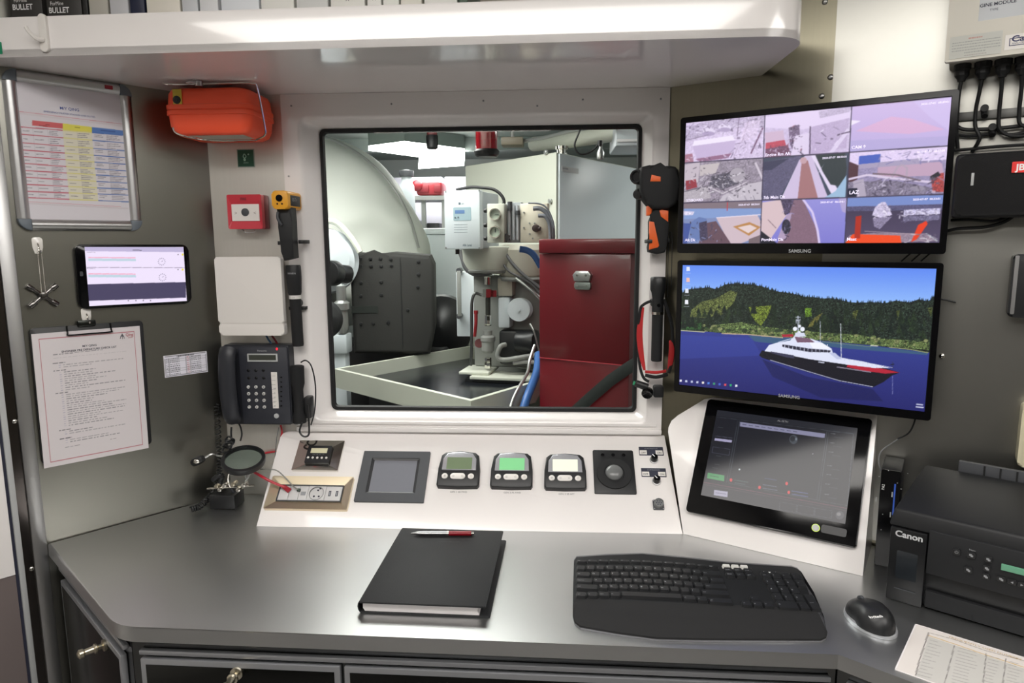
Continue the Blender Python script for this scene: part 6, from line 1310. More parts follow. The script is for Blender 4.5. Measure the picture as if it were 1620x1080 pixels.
a_ = V(*s3(150, 430, .028)); MB().ball(a_, (.008, .006, .004), 12, 8).build('lamp_face', chrome, T)
knot = MB(); 
for k in range(4): c_ = V(*s3(530-10*k, 180+38*k, .005)); knot.tube([c_+V(.010*math.cos(t*PI/4+k), .007*math.sin(t*PI/4+k), .006*math.sin(t*PI/2)) for t in range(8)], .0024, 8, closed=True)
knot.tube([s3(548, 40, .0), s3(545, 110, .0), s3(550, 190, .003)], .0024, 8)
kn = knot.build('cable', blk, frame=T); tag(kn, 'black cable knotted into loops above the magnifying lens', 'cable')
cpl = MB(); cpl.coil([s3(345, 640, .006), s3(390, 600, .01), s3(440, 590, .01), s3(420, 680, .012)], .005, .0017, 18); kk_ = cpl.build('coiled_cord', blk, frame=T); tag(kk_, 'tangled black coiled cord heaped left of the magnifier stand clamps', 'cable')
# ================================================================ ENGINE ROOM BEYOND THE GLASS
WF = Fr((0, 0, 0), (1, 0, 0), (0, 1, 0))
erw = mat('engine_room_paint', (206, 212, 208), .5); erc = mat('engine_room_ceiling', (150, 160, 156), .6); lag = mat('lagging_fabric', (236, 240, 232), .6, bump=.6, nscale=9)
dkf = mat('dark_lagging', (43, 43, 41), .75, bump=.3, nscale=120); crm = mat('cream_enamel', (204, 207, 194), .4); gry = mat('machine_grey', (140, 142, 138), .45); sil = mat('cast_silver', (190, 192, 190), .28, .8); oil = mat('dark_machine', (30, 31, 33), .35); coolw = mat('cool_white_enamel', (196, 204, 208), .35)
def solid(nm, m, *b): o = MB().box(*b).build(nm, m, frame=WF); o['kind'] = 'structure'; return o
solid('floor_engine_room', mat('engine_floor', (74, 76, 78), .4, noise=.2, nscale=5), -4, 3, 1.78, 6.2, -.05, 0)
solid('ceiling_engine_room', erc, -4, 3, 1.78, 6.2, 2.12, 2.17)
solid('wall_engine_far', erw, -4, 3, 6.2, 6.25, 0, 2.12); solid('wall_engine_left', erw, -4.05, -4, 1.78, 6.2, 0, 2.12); solid('wall_engine_right', erw, 3, 3.05, 1.78, 6.2, 0, 2.12)
def hitz(px, py, z): r = ray(px, py); return CAM+r*((z-CAMZ)/r.z)
def hity(px, py, y): r = ray(px, py); return CAM+r*(y/r.y)
# ceiling beams and pipes
bm_ = MB()
for y, z0 in ((3.9, 2.02), (4.9, 2.03)): bm_.box(-3.9, 2.9, y, y+.08, z0, 2.119)
o = bm_.build('trim_8', erc, frame=WF); struct(o)
def er(name, label, cat, fr, a=0, b=0, c=0, **k): return thing(name, label, cat, fr, a, b, c, **k)
lamp2 = mat('engine_lamp', (255, 252, 248), .5, emit=ERLAMP)
T = er('ceiling_light', 'long bright lamp on the engine room ceiling seen left of the red beacon', 'lamp', WF)
P = [hitz(x, y, 2.0) for x, y in ((583, 238), (640, 231), (735, 242), (735, 251), (660, 248))]
MB().prism([(p.x, p.y) for p in P], 2.0, 2.03).build('diffuser', lamp2, T); MB().prism([(p.x, p.y) for p in P], 2.0305, 2.118).build('housing', erc, T)
T = er('ceiling_light', 'square bright lamp on the engine room ceiling just left of the white cabinet', 'lamp', WF)
P = [hitz(x, y, 1.98) for x, y in ((664, 250), (735, 252), (734, 262), (662, 267))]
MB().prism([(p.x, p.y) for p in P], 1.98, 2.01).build('diffuser', lamp2, T); MB().prism([(p.x, p.y) for p in P], 2.0105, 2.118).build('housing', erc, T)
T = er('ceiling_light', 'added fill lamp above the window, unseen, brightening the engine room', 'lamp', WF, -.85, 2.4, 2.05)  # extra unseen fixture, added to brighten the room and the white hood
MB().box(-.7, .7, -.25, .25, -.02, .0).build('diffuser', lamp2, T); MB().box(-.72, .72, -.27, .27, .0005, .067).build('housing', erc, T)
T = er('ceiling_light', 'added fill lamp over the red cabinet, unseen, lighting the white cabinet side', 'lamp', WF, 1.35, 3.2, 2.05)  # another unseen fixture, added so the cabinet's right face gets light
MB().box(-.15, .15, -.8, .8, -.02, .0).build('diffuser', lamp2, T); MB().box(-.17, .17, -.82, .82, .0005, .067).build('housing', erc, T)
# beacons
def beacon(label, x0, x1, ytop, ymid, ybot, y, rc):
    a = hity(x0, ymid, y); b = hity(x1, ymid, y); zb = hity(x0, ybot, y).z; zm = a.z; r_ = (b.x-a.x)/2
    T = er('warning_beacon', label, 'beacon', WF, (a.x+b.x)/2, y, zb)
    MB().lathe([(r_*.85, 0), (r_*1.05, .006), (r_*1.12, zm-zb-.006), (r_*1.02, zm-zb)], seg=28).build('base', blk, T)
    MB().lathe([(r_*.95, zm-zb), (r_*.97, zm-zb+.03), (r_*.95, zm-zb+.15), (r_*.9, zm-zb+.16)], seg=28).build('dome', rc, T)
    MB().cyl((0, 0, zm-zb+.161), (0, 0, 2.119-zb), r_*.3, seg=14).build('stem', gry, T)
beacon('red beacon with black rim hanging at the top of the window', 752, 788, 200, 237, 249, 2.15, mat('beacon_red', (170, 20, 34), .12, coat=1))
beacon('dark small beacon further back, above the bright ceiling lamp', 675, 692, 205, 214, 236, 3.4, mat('beacon_dull_red', (120, 40, 44), .4))
# lagged exhaust dome
cx = hity(490, 420, 3.85); R0 = (hity(673, 420, 3.85).x-cx.x)
T = er('exhaust_lagging', 'huge white quilted insulation hood wrapped over the exhaust at left', 'insulation', WF, cx.x, 3.85, cx.z)
t = bmesh.new(); bmesh.ops.create_uvsphere(t, u_segments=96, v_segments=64, radius=1)
from mathutils import noise as mn
for v in t.verts:
    p = v.co.normalized(); n1 = mn.noise(p*2.3)*.05; ang = math.atan2(p.z, p.x)
    fold = .045*math.sin(ang*9+p.y*6+3*mn.noise(p*3))*max(0, .6-abs(p.z-.1))
    v.co = V(p.x*R0*1.0, p.y*R0*.8, p.z*R0*(1.09 if p.z > 0 else .55))*(1+n1*.5+fold*1.3)
d_ = MB(); d_._put(t); d_.build('blanket', lag, T, ang=70)
sm_ = MB(); sm_.tube([(R0*1.0*math.sin(a)*1.0, -.14-.1*math.cos(a), R0*1.06*math.cos(a)*1.0) for a in [math.radians(10+12*k) for k in range(7)]], .007, 8)
sm_.build('seam_wire', sil, T)
# dark lagging box
fr_ = Fr(hity(555, 560, 2.9), ud(8), (0, 0, 1)); q = fr_.quad([(556, 399), (687, 404), (685, 560), (556, 556)], 0)
T = er('lagging_box', 'charcoal soft insulation box with rows of snap studs under the white hood', 'insulation', fr_)
lb = MB(); W_ = q[1]-q[0]; n_ = 16
Pt = [(q[0], q[2]), (q[1]-.02, q[2]-.01), (q[1]+.004, q[2]+.10), (q[1]+.006, q[3]-.05), (q[1]-.012, q[3]-.008), (q[0]+W_*.5, q[3]+.006), (q[0]+W_*.3, q[3]-.002), (q[0]+.01, q[3]+.004), (q[0]-.002, q[3]-.03)]
lb.prism(Pt, -.28, 0, bev=.02, seg=4); lb.build('cover', dkf, T)
T.at(600, 410)
for x, y in ((570, 409), (586, 409), (602, 409), (618, 410), (571, 421), (587, 421), (603, 421), (619, 420), (571, 447), (603, 446), (571, 468), (603, 466), (662, 414), (662, 434), (661, 454), (645, 490), (571, 512), (590, 512), (614, 510)):
    a, b = T.at(x, y, .001); MB().cyl((a, b, .0), (a, b, .004), .0075, seg=12, bev=.001).build('stud', blk, T)
q2 = T.quad([(556, 484), (598, 484), (598, 495), (556, 495)], .001); MB().box(q2[0], q2[1], q2[2], q2[3], -.001, .002).build('label_patch', mat('dark_olive', (30, 36, 32), .6), T)
aa = T.at(634, 430, .001)[0]; MB().box(aa-.002, aa+.001, q[2]+.02, q[3]-.02, -.002, .0015).build('seam', oil, T)
# engine bed behind the tray
a = hity(528, 600, 3.35); b = hity(742, 545, 3.35)
T = er('engine_bed', 'long dark engine bed running behind the tray', 'machine', WF, a.x-.3, 3.36, 0)
MB().box(0, b.x-a.x+.20, 0, .30, .02, hity(600, 545, 3.36).z, .03).build('casting', oil, T)
c_ = hity(682, 528, 3.3); rr2 = hity(724, 528, 3.3).x-c_.x
MB().lathe([(rr2*1.05, 0), (rr2*1.3, .04), (rr2*1.32, .22), (rr2*1.22, .30), (rr2*.6, .36), (0, .37)], T.loc((c_.x, 3.72, c_.z-.02)), (.1, -1, .12), 40).build('domed_cover', oil, T)
T2_ = MB(); 
# left machinery
c_ = hity(505, 425, 2.75); 
T = er('machine_housing', 'pale ribbed round engine housing cut off by the left window edge', 'machine', WF, c_.x, 2.75, c_.z)
k_ = hity(556, 420, 2.75).x-c_.x
MB().lathe([(k_*1.04, -.16), (k_*1.04, -.02), (k_*1.0, 0), (k_*.98, .02), (k_*.80, .025), (k_*.80, .05), (k_*.62, .055), (k_*.60, .08), (0, .085)], (0, .1, .03), (.45, -.88, .1), 48).build('end_cover', coolw, T)
MB().tube([T.loc(hity(x, y, 2.86)) for x, y in ((505, 350), (530, 351), (550, 369), (564, 389), (570, 399))], .013, 10).build('rim_pipe', crm, T)
c2_ = hity(530, 432, 2.55); MB().cyl(T.loc(c2_), T.loc(hity(552, 434, 2.6)), .035, seg=24, bev=.006).cyl(T.loc(hity(518, 432, 2.5)), T.loc(c2_), .048, seg=24, bev=.006).build('coupling', oil, T)
MB().box(-.12, -.02, .12, .3, .03-T.o.z, -.05, .01).build('support', gry, T)
MB().lathe([(.068, 0), (.072, .008), (.060, .022), (0, .03)], T.loc(hity(510, 505, 2.4)), (.35, -.9, .1), 40).build('disc', oil, T)
T = er('fuel_filter', 'silver filter bowl on a pale stand low at the left window edge', 'machine', WF, *hity(543, 540, 2.75)); MB().box(-.09, .01, -.01, .05, .02-T.o.z, -.051, .004).build('stand', coolw, T)
MB().lathe([(.0, 0), (.02, .005), (.026, .03), (.026, .10), (.034, .105), (.034, .13), (.02, .14), (.02, .2), (0, .21)], (0, 0, .03), (0, 0, 1), 24).build('bowl', sil, T)
MB().box(-.10, .02, -.02, .06, -.05, .03, .006).build('bracket', coolw, T); MB().tube([(-.05, 0, .03), (-.06, -.01, .08), (-.02, -.01, .11), (0, 0, .1)], .010, 10).build('pipe', sil, T)
# drip tray
zr = .90; L_ = hitz(527, 583, zr); N_ = hitz(745, 634, zr); R_ = hitz(847, 604, zr); Bk = hitz(743, 547, zr); R2 = V(-.01, 2.86, zr)
T = er('drip_tray', 'large pale rimmed steel tray with dark floor behind the window sill', 'tray', WF)
O_ = [(p.x, p.y) for p in (L_, N_, R_, R2, Bk)]; cxm = sum(p[0] for p in O_)/5; cym = sum(p[1] for p in O_)/5
def offs(P, d):
    n = len(P); out = []
    for i in range(n):
        p0, p1, p2 = V(*P[i-1], 0), V(*P[i], 0), V(*P[(i+1) % n], 0); u = (p1-p0).normalized(); v = (p2-p1).normalized()
        n1 = V(-u.y, u.x, 0); n2 = V(-v.y, v.x, 0); b = (n1+n2).normalized(); k = d/max(.3, b.dot(n1)); out.append(((p1+b*k).x, (p1+b*k).y))
    return out
sg = 1 if area2(O_) > 0 else -1
I_ = offs(O_, .018*sg)
MB().ring(O_, I_, zr-.075, zr).build('rim', crm, T)
MB().prism(offs(O_, .019*sg), zr-.07, zr-.055).build('tray_floor', mat('tray_dark_steel', (40, 44, 52), .22, .6, rvar=.08, nscale=4), T)
MB().prism(offs(O_, .10*sg), .02, zr-.0705).build('pedestal', oil, T)
# white electrical cabinet with a corner towards the window
Pc = hity(880, 300, 2.95); zt = hity(880, 240, 2.95).z; uL = V(.669, -.743, 0); uR = V(.515, .857, 0)
def along(px, p, u): r = ray(px, 300); den = r.x*u.y-r.y*u.x; s_ = (p.x*u.y-p.y*u.x)/den; return V(r.x*s_, r.y*s_, 0)
PL = along(737, Pc, uL); PR = along(1012, Pc, uR); PB = PL+(PR-V(Pc.x, Pc.y, 0))
T = er('electrical_cabinet', 'tall cream and white cabinet standing cornerwise behind the gauges', 'cabinet', WF, Pc.x, Pc.y, .35)
H_ = zt-.35; ft = [T.loc((p.x, p.y, .35))[:2] for p in (PL, Pc, PR, PB)]
MB().prism(ft, 0, H_, bev=.008).build('carcass', crm, T)
LFr = Fr(V(Pc.x, Pc.y, .35), uL, (0, 0, 1)); RFr = Fr(V(Pc.x, Pc.y, .35), uR, (0, 0, 1))
rp = MB(); rpL = (V(PR.x, PR.y, 0)-V(Pc.x, Pc.y, 0)).length
rp.box(.012, rpL-.01, 0, H_-.006, .001, .010, .003); o = rp.build('side_panel', coolw, T); o.matrix_local = T.mat().inverted() @ RFr.mat()
zq = lambda f, x, y: f.at(x, y, .01)
q = RFr.quad([(889, 263), (915, 266), (915, 274), (889, 272)], .011); lb = MB(); lb.box(q[0], q[1], q[2], q[3], .010, .0115); lb.m(1).text('ALFA MARINE', (q[3]-q[2])*.42, q[0]+.006, q[2]+.010, .012, sx=.8); o = lb.build('name_plate', [ink, mat('navy_print', (40, 42, 88), .5)], T); o.matrix_local = T.mat().inverted() @ RFr.mat()
for x, y in ((865, 241), (872, 318)):
    a, b = LFr.at(x, y, .0); o = MB().cyl((a, b, 0), (a, b, .012), .010, seg=12, bev=.002).build('bolt', sil, T); o.matrix_local = T.mat().inverted() @ LFr.mat()
T = er('chrome_valve', 'chrome fitting standing on top of the cabinet corner', 'valve', WF, *hity(889, 248, 3.1))
MB().lathe([(.030, 0), (.030, .012), (.022, .014), (.022, .03), (.028, .032), (.028, .045), (0, .05)], seg=12).build('body', chrome, T)
# plug on looped lead
T = er('hanging_plug', 'black plug and clear bulb hanging on a looped lead above the cabinet', 'plug', WF, *hity(948, 228, 2.5))
MB().tube([T.loc(hity(x, y, 2.5)) for x, y in ((922, 196), (915, 212), (909, 230), (916, 243), (930, 242), (942, 234), (946, 228))], .0032, 8).build('lead', rub, T)
MB().cyl((.003, 0, -.006), (.003, 0, .012), .009, seg=14).build('plug_cap', blk, T)
MB().lathe([(0, -.055), (.012, -.05), (.014, -.03), (.007, -.015), (.005, -.006)], (.005, 0, 0), (0, 0, 1), 18).build('bulb', sil, T)
# ceiling ducts
def ertube(name, label, cat, pts, r, m, seg=12, k=5): o = MB().tube(pts, r, seg, k=k).build(name, m); return tag(o, label, cat)
ertube('ceiling_pipe', 'pale thick pipe crossing under the engine room ceiling at right', 'pipe', [hity(x, y, yy) for x, y, yy in ((845, 228, 3.6), (900, 222, 3.3), (985, 208, 3.0), (1030, 200, 2.9))], .036, crm, 16, 2)
ertube('ceiling_pipe', 'thin bright conduit running from the brown junction box to the right', 'pipe', [hity(x, y, yy) for x, y, yy in ((824, 224, 3.2), (860, 218, 3.1), (900, 208, 3.0), (960, 196, 2.8))], .009, sil, 8, 2)
a = hity(811, 225, 3.2); T = er('junction_box', 'brownish flat junction box on the ceiling right of the red beacon', 'electrical box', WF, *a); MB().box(-.05, .05, -.05, .05, -.018, .018, .006).build('case', mat('brown_grey', (120, 112, 96), .5), T); MB().cyl((0, 0, .0185), (0, 0, 2.119-a.z), .008, seg=8).build('stem', gry, T)
a = hity(996, 215, 2.9); T = er('air_duct', 'white boxed duct at the upper right corner of the window view', 'duct', WF, *a); MB().box(-.06, .4, -.05, .25, -.045, .09, .006).build('casing', coolw, T); MB().box(-.055, .395, -.056, -.0505, -.03, -.02).build('edge_strip', ink, T)
# red tool cabinet
rF = Fr(hity(853, 600, 2.30), ud(-27), (0, 0, 1)); rdp = mat('cabinet_red', (106, 19, 28), .32, coat=.3)
T = er('steel_cabinet', 'dark red steel cabinet with a latch filling the right of the window view', 'cabinet', rF)
xr_ = rF.at(997, 480)[0]; zt = (rF.at(853, 402)[1]+rF.at(997, 400)[1])/2; zb0 = -rF.o.z+.02
zs = rF.at(925, 572)[1]
MB().box(0, xr_, zs+.0015, zt, -.5, 0, .004).build('upper_door', rdp, T); MB().box(0, xr_, zb0, zs-.0015, -.5, -.002, .004).build('lower_body', rdp, T)
lt_ = rF.quad([(852, 381), (1005, 374), (1005, 399), (852, 403)], .012); MB().box(lt_[0], lt_[1], zt+.001, lt_[3], -.51, .012, .004).build('lid', rdp, T)
MB().box(.001, xr_-.001, zs-.0014, zs+.0014, -.49, .001).build('edge_trim', mat('trim_pink', (196, 70, 80), .4), T)
a, b = T.at(922, 443, .004)
MB().prism([(a-.028, b-.004), (a-.034, b+.016), (a-.022, b+.030), (a+.022, b+.030), (a+.032, b+.018), (a+.026, b-.004)], .001, .014, bev=.004).build('latch', sil, T)
MB().prism(rr(a-.028, a+.029, b-.030, b-.006, .006), .001, .010, bev=.003).build('latch_keeper', mat('keeper_grey', (150, 156, 152), .35, .8), T)
for dx in (-.016, .016): MB().cyl((a+dx, b+.016, .014), (a+dx, b+.016, .016), .004, seg=10).cyl((a+dx, b-.019, .010), (a+dx, b-.019, .012), .003, seg=10).build('rivet', chrome, T)
s_ = [rF.at3(1010, 572, .02), rF.at3(965, 602, .02), rF.at3(905, 655, .02)]; MB().tube(s_, (lambda t: (.003, .020)), 10, k=2, flat=(0, 0, 1)).build('flat_band', mat('band_black_green', (38, 44, 42), .6), T)  # flat dark green-grey band slanting across the cabinet front
# control box on the purifier
cF = Fr(hity(704, 394, 2.60), ud(-15), (0, 0, 1)); q = cF.quad([(704, 301), (759, 301), (759, 394), (704, 394)], 0)
T = er('control_box', 'light grey control box with a small blue display, left of the two dials', 'electrical box', cF)
bw, bh = q[1], q[3]; MB().box(0, bw, 0, bh, -.035, 0, .003).build('lid', coolw, T); MB().box(.003, bw-.002, .003, bh-.003, -.22, -.0355, .004).build('body', mat('box_shade_grey', (176, 184, 188), .45), T)
g7 = lambda x, y: (700+x/8.306, 300+y/8.306)
q = T.quad([g7(140, 235), g7(375, 225), g7(375, 405), g7(145, 405)], .001); MB().prism(rr(q[0], q[1], q[2], q[3], .003), 0, .001).build('display_panel', mat('panel_blue_grey', (150, 172, 180), .4), T)
q = T.quad([g7(165, 270), g7(290, 265), g7(290, 312), g7(165, 315)], .001); MB().box(q[0], q[1], q[2], q[3], .0008, .0014).build('display', mat('blue_lcd', (96, 126, 170), .3), T)
m_ = MB()
for x, y in ((168, 368), (207, 364)): a, b = T.at(*g7(x, y), .001); m_.m(0).cyl((a, b, .001), (a, b, .002), .0035, seg=10)
for k in range(4): a, b = T.at(*g7(150, 462+33*k), .001); m_.box(a, a+.055, b, b+.001, .0, .0006)
a, b = T.at(*g7(210, 195), .001); m_.box(a, a+.008, b, b+.008, 0, .0006); m_.text('EPC', .007, a+.012, b, .0006)
a, b = T.at(*g7(265, 742), .001); m_.text('Alfa Laval', .012, a, b, .0006, wt=.02, sx=.8)
m_.build('markings', mat('slate_print', (96, 110, 120), .5), T)
for x, y in ((40, 28), (478, 8), (42, 765), (480, 768)): a, b = T.at(*g7(x, y), .001); MB().cyl((a+.001, b, 0), (a+.001, b, .0015), .0035, seg=10).build('screw', mgrey, T)
MB().cyl((.03, -.001, -.05), (.03, -.02, -.05), .008, seg=12).build('gland', blk, T)
ertube('cable', 'dark cable arching over the light grey control box', 'cable', [cF.w(*cF.at(x, y, -.05), -.05) for x, y in ((722, 300), (745, 296), (765, 297), (782, 300), (794, 310), (797, 322), (785, 330))], .006, rub)
# gauge panel, flow meter, mounting plate
gF = Fr(hity(771, 384, 2.45), ud(-12), (0, 0, 1)); q = gF.quad([(771, 323), (798, 321), (797, 384), (771, 384)], 0)
T = er('dial_panel', 'white upright panel with two round pressure dials', 'gauge', gF); MB().box(0, q[1], 0, q[3], -.10, 0, .003).build('panel', crm, T)
for k, y in enumerate((339, 367)):
    a, b = T.at(784, y, .001); r_ = .0215
    D = MB().ring(circ(a, b, r_, 28), circ(a, b, r_*.84, 28), 0, .012).build('dial_rim', chrome, T)
    MB().cyl((a, b, 0), (a, b, .005), r_*.85, seg=28).build('dial_face', mat('dial_sage', (178, 190, 176), .4), D); MB().box(a-.001, a+(.012 if k == 0 else .001), b-.001, b+(.0008 if k == 0 else .012), .005, .007).build('needle', inkd, D)
    ti = MB()
    for j in range(9): an = math.radians(225-j*33.75); ti.box(a+.0145*math.cos(an)-.0006, a+.0145*math.cos(an)+.0006, b+.0145*math.sin(an)-.0006, b+.0145*math.sin(an)+.0006, .005, .0056)
    ti.build('scale_marks', inkd, D)
for y in (333, 356, 377): a, b = T.at(770, y, -.03); MB().cyl((a+.002, b, -.03), (a-.010, b, -.03), .008, seg=12, bev=.002).build('side_knob', blk, T)
fm = Fr(hity(799, 384, 2.46), ud(-12), (0, 0, 1)); q = fm.quad([(799, 320), (822, 319), (822, 383), (799, 384)], 0)
T = er('flow_meter', 'clear flow meter tubes with a dark hand wheel between dials and cream plate', 'meter', fm)
MB().box(0, q[1], 0, q[3], -.06, -.02, .002).build('back_block', mat('pearl_grey', (176, 182, 186), .3), T)
for x_ in (.25, .55, .82): MB().cyl((q[1]*x_, .01, -.012), (q[1]*x_, q[3]-.012, -.012), .0055, seg=12).build('tube', mat('sight_tube', (196, 200, 206), .08, coat=1), T)
MB().cyl((q[1]*.3, q[3]-.03, -.01), (q[1]*.3, q[3]+.002, -.01), .009, seg=12).cyl((q[1]*.85, q[3]-.045, -.008), (q[1]*.85, q[3]-.03, -.008), .008, seg=12).build('fitting', dgrey, T)
a, b = T.at(802, 376, .0); hw = MB(); hw.cyl((a, b, -.02), (a, b, .006), .006, seg=12)
hw.prism([(a+(.016 if k % 2 else .011)*math.cos(PI*k/6), b+(.016 if k % 2 else .011)*math.sin(PI*k/6)) for k in range(12)], .003, .014, bev=.002); hw.build('hand_wheel', mat('handwheel_dark', (60, 56, 58), .5), T)
pF = Fr(hity(823, 384, 2.46), ud(-16), (0, 0, 1)); q = pF.quad([(823, 321), (866, 322), (866, 383), (823, 384)], 0)
T = er('mounting_plate', 'cream plate with hose elbows and a dark valve knob under the cabinet', 'plate', pF); MB().box(0, q[1], 0, q[3], -.03, 0, .003).build('plate', mat('aged_cream', (214, 208, 190), .5), T)
a, b = T.at(849, 361, .0); MB().cyl((a, b, 0), (a+.005, b, .03), .013, seg=14, bev=.003).cyl((a, b, .02), (a+.02, b-.002, .022), .008, seg=12).build('valve_knob', mat('knob_brown', (56, 40, 38), .5), T)
for x, y in ((838, 353), (846, 353), (838, 370), (843, 377), (829, 336), (829, 360)): a, b = T.at(x, y, 0); MB().cyl((a, b, 0), (a, b, .003), .0032, seg=8).build('bolt', gry, T)
for k, (pts, r_) in enumerate((([(844, 330), (855, 330), (866, 338), (873, 352), (875, 372), (874, 384)], .008), ([(852, 341), (862, 342), (869, 352), (871, 368), (871, 384)], .007), ([(836, 321), (853, 322), (864, 328), (872, 342), (877, 360)], .003))):
    MB().tube([T.at3(x, y, .02+.004*k) for x, y in pts], r_, 10).build('hose', mat('hose_grey', (110, 114, 122), .4), T)
# purifier body, pipes and pump below
pu = Fr(hity(744, 585, 2.75), ud(-10), (0, 0, 1))
T = er('purifier', 'cream and grey fuel purifier with pipework standing in the tray', 'machine', pu)
s = lambda x, y, c=0: T.at3(x, y, c)
ledge = s(744, 582)[1]
MB().box(s(744, 500)[0], s(855, 500)[0], ledge, s(744, 437)[1], -.14, -.05, .006).build('back_plate', gry, T)
bw_ = MB(); c_ = s(772, 405, .0); bw_.lathe([(.075, -.07), (.10, -.055), (.115, -.02), (.115, .035), (.11, .04)], (c_[0], c_[1], -.04), (0, 1, 0), 36); bw_.build('bowl_cover', crm, T)
c_ = s(826, 415, 0); MB().lathe([(.09, -.07), (.105, -.05), (.105, .05), (.09, .07)], (c_[0], c_[1], -.06), (0, 1, 0), 36).build('gear_casing', mat('casing_buff', (178, 174, 160), .5), T)
MB().lathe([(.108, -.008), (.112, 0), (.108, .008)], (c_[0], c_[1]-.065, -.06), (0, 1, 0), 30).lathe([(.10, -.008), (.104, 0), (.10, .008)], (s(772, 430)[0], s(772, 428)[1], -.04), (0, 1, 0), 30).build('clamp_ring', gry, T)
def pipe(nm, pts, r_, m): return MB().tube([s(*p) for p in pts], r_, 12, k=4).build(nm, m, T)
MB().cyl(s(771, 438, .03), s(771, 450, .03), .014, seg=18).cyl(s(771, 457, .03), s(771, 470, .03), .019, seg=6).cyl(s(782, 459, .02), s(782, 469, .02), .012, seg=6).build('union_nut', chrome, T)
MB().cyl(s(772, 470, .03), s(772, 500, .03), .010, seg=14).build('riser', mat('riser_dark', (60, 62, 58), .4, .5), T)
MB().cyl(s(772, 498, .03), s(772, 515, .03), .014, seg=8, bev=.002).cyl(s(772, 565, .03), s(772, 582, .03), .0145, seg=8, bev=.002).build('lower_nut', chrome, T)
MB().lathe([(.018, 0), (.026, .01), (.026, .045), (.030, .05), (.030, .065), (.018, .072), (.018, .09)], (s(775, 556)[0], s(775, 556)[1], .03), (0, 1, 0), 24).build('strainer', gry, T)
pipe('valve_lever', [(753, 494, .05), (753, 510, .052), (751, 532, .05)], .0065, mat('lever_red', (140, 30, 36), .4)); MB().cyl(s(753, 491, .05), s(753, 496, .05), .009, seg=12).build('lever_knob', MATS['lever_red'], T)
MB().lathe([(.0, 0), (.018, 0), (.018, .012), (0, .012)], s(759, 543, .03), (0, .2, 1), 18).build('valve_body', mat('valve_dark_red', (90, 34, 36), .5), T)
pipe('side_pipe', [(745, 578, .03), (746, 540, .035), (746, 500, .035), (747, 475, .035), (752, 464, .03), (762, 467, .02)], .006, mat('pipe_steel', (96, 98, 98), .35, .7))
MB().box(s(788, 440)[0], s(811, 440)[0], s(800, 468)[1], s(800, 440)[1], -.05, .01, .004).build('buff_block', mat('casing_buff', (178, 174, 160), .5), T)
MB().box(s(789, 440)[0], s(808, 440)[0], s(800, 518)[1], s(800, 470)[1], -.05, .02, .008).build('filter_canister', coolw, T)
c_ = s(821, 490, .035); MB().lathe([(.046, -.05), (.047, 0), (.045, .006), (.008, .008), (.008, .012), (0, .012)], c_, (0, .05, 1), 40).build('white_disc', coolw, T)
MB().box(s(790, 500)[0], s(850, 500)[0], s(800, 576)[1], s(800, 522)[1], -.05, .015, .012).build('pump_block', oil, T)
c_ = s(838, 540, .02); MB().cyl((c_[0]-.05, c_[1], .01), (c_[0]+.03, c_[1], .03), .045, seg=28, bev=.006).build('pump_motor', oil, T)
pipe('return_pipe', [(852, 560, .05), (820, 566, .055), (795, 569, .055), (787, 562, .055), (792, 548, .055), (800, 545, .04)], .010, gry)
pipe('drain_pipe', [(852, 573, .05), (830, 572, .05), (812, 574, .05)], .009, mat('drain_light', (150, 150, 148), .4))
pipe('link_wire', [(838, 512, .05), (845, 525, .055), (850, 545, .05), (853, 556, .05)], .0035, sil)
pl_ = MB(); pl_.box(s(735, 580)[0], s(781, 580)[0], ledge-.012, ledge-.001, -.08, .08, .002); pl_.box(s(755, 590)[0], s(850, 590)[0], ledge-.024, ledge-.0125, -.02, .11, .002); pl_.build('foot_plate', crm, T)
MB().box(s(746, 590)[0], s(850, 590)[0], zr-.054-pu.o.z, ledge-.025, -.05, .09).build('foot', oil, T)
for k, pts in enumerate(([(790, 392, .02), (793, 410, .03), (804, 428, .045), (822, 438, .05), (840, 448, .06), (856, 466, .06)], [(797, 390, .02), (801, 402, .03), (812, 418, .045), (830, 436, .06), (858, 458, .06)], [(727, 396, .0), (732, 410, .01), (737, 424, .02), (752, 434, .03), (778, 431, .03)])):
    pipe('hose', pts, (.0045, .0065, .009)[k], mat('hose_smoke', (92, 92, 94), .4))
pipe('clamp_hose', [(816, 440, .05), (832, 452, .06), (846, 464, .06), (856, 474, .05)], .006, sil)
bl_ = mat('hose_blue', (58, 104, 170), .4)
ertube('hose', 'short blue hose curving down behind the top left corner of the red cabinet', 'hose', [hity(x, y, 2.5) for x, y in ((822, 394), (834, 396), (845, 404), (856, 422))], .012, bl_)
ertube('hose', 'thick blue hose leaning against the red cabinet at the bottom of the window', 'hose', [hity(x, y, yy) for x, y, yy in ((852, 560, 2.5), (850, 585, 2.42), (843, 606, 2.36), (834, 628, 2.3), (824, 660, 2.25))], .015, bl_)
ertube('hose', 'clear grey hose beside the blue hose at the bottom of the window', 'hose', [hity(x, y, yy) for x, y, yy in ((846, 546, 2.40), (838, 570, 2.36), (834, 590, 2.30), (816, 622, 2.2), (802, 660, 2.15))], .006, sil)
bluew = mat('blue_white_enamel', (232, 240, 244), .4)
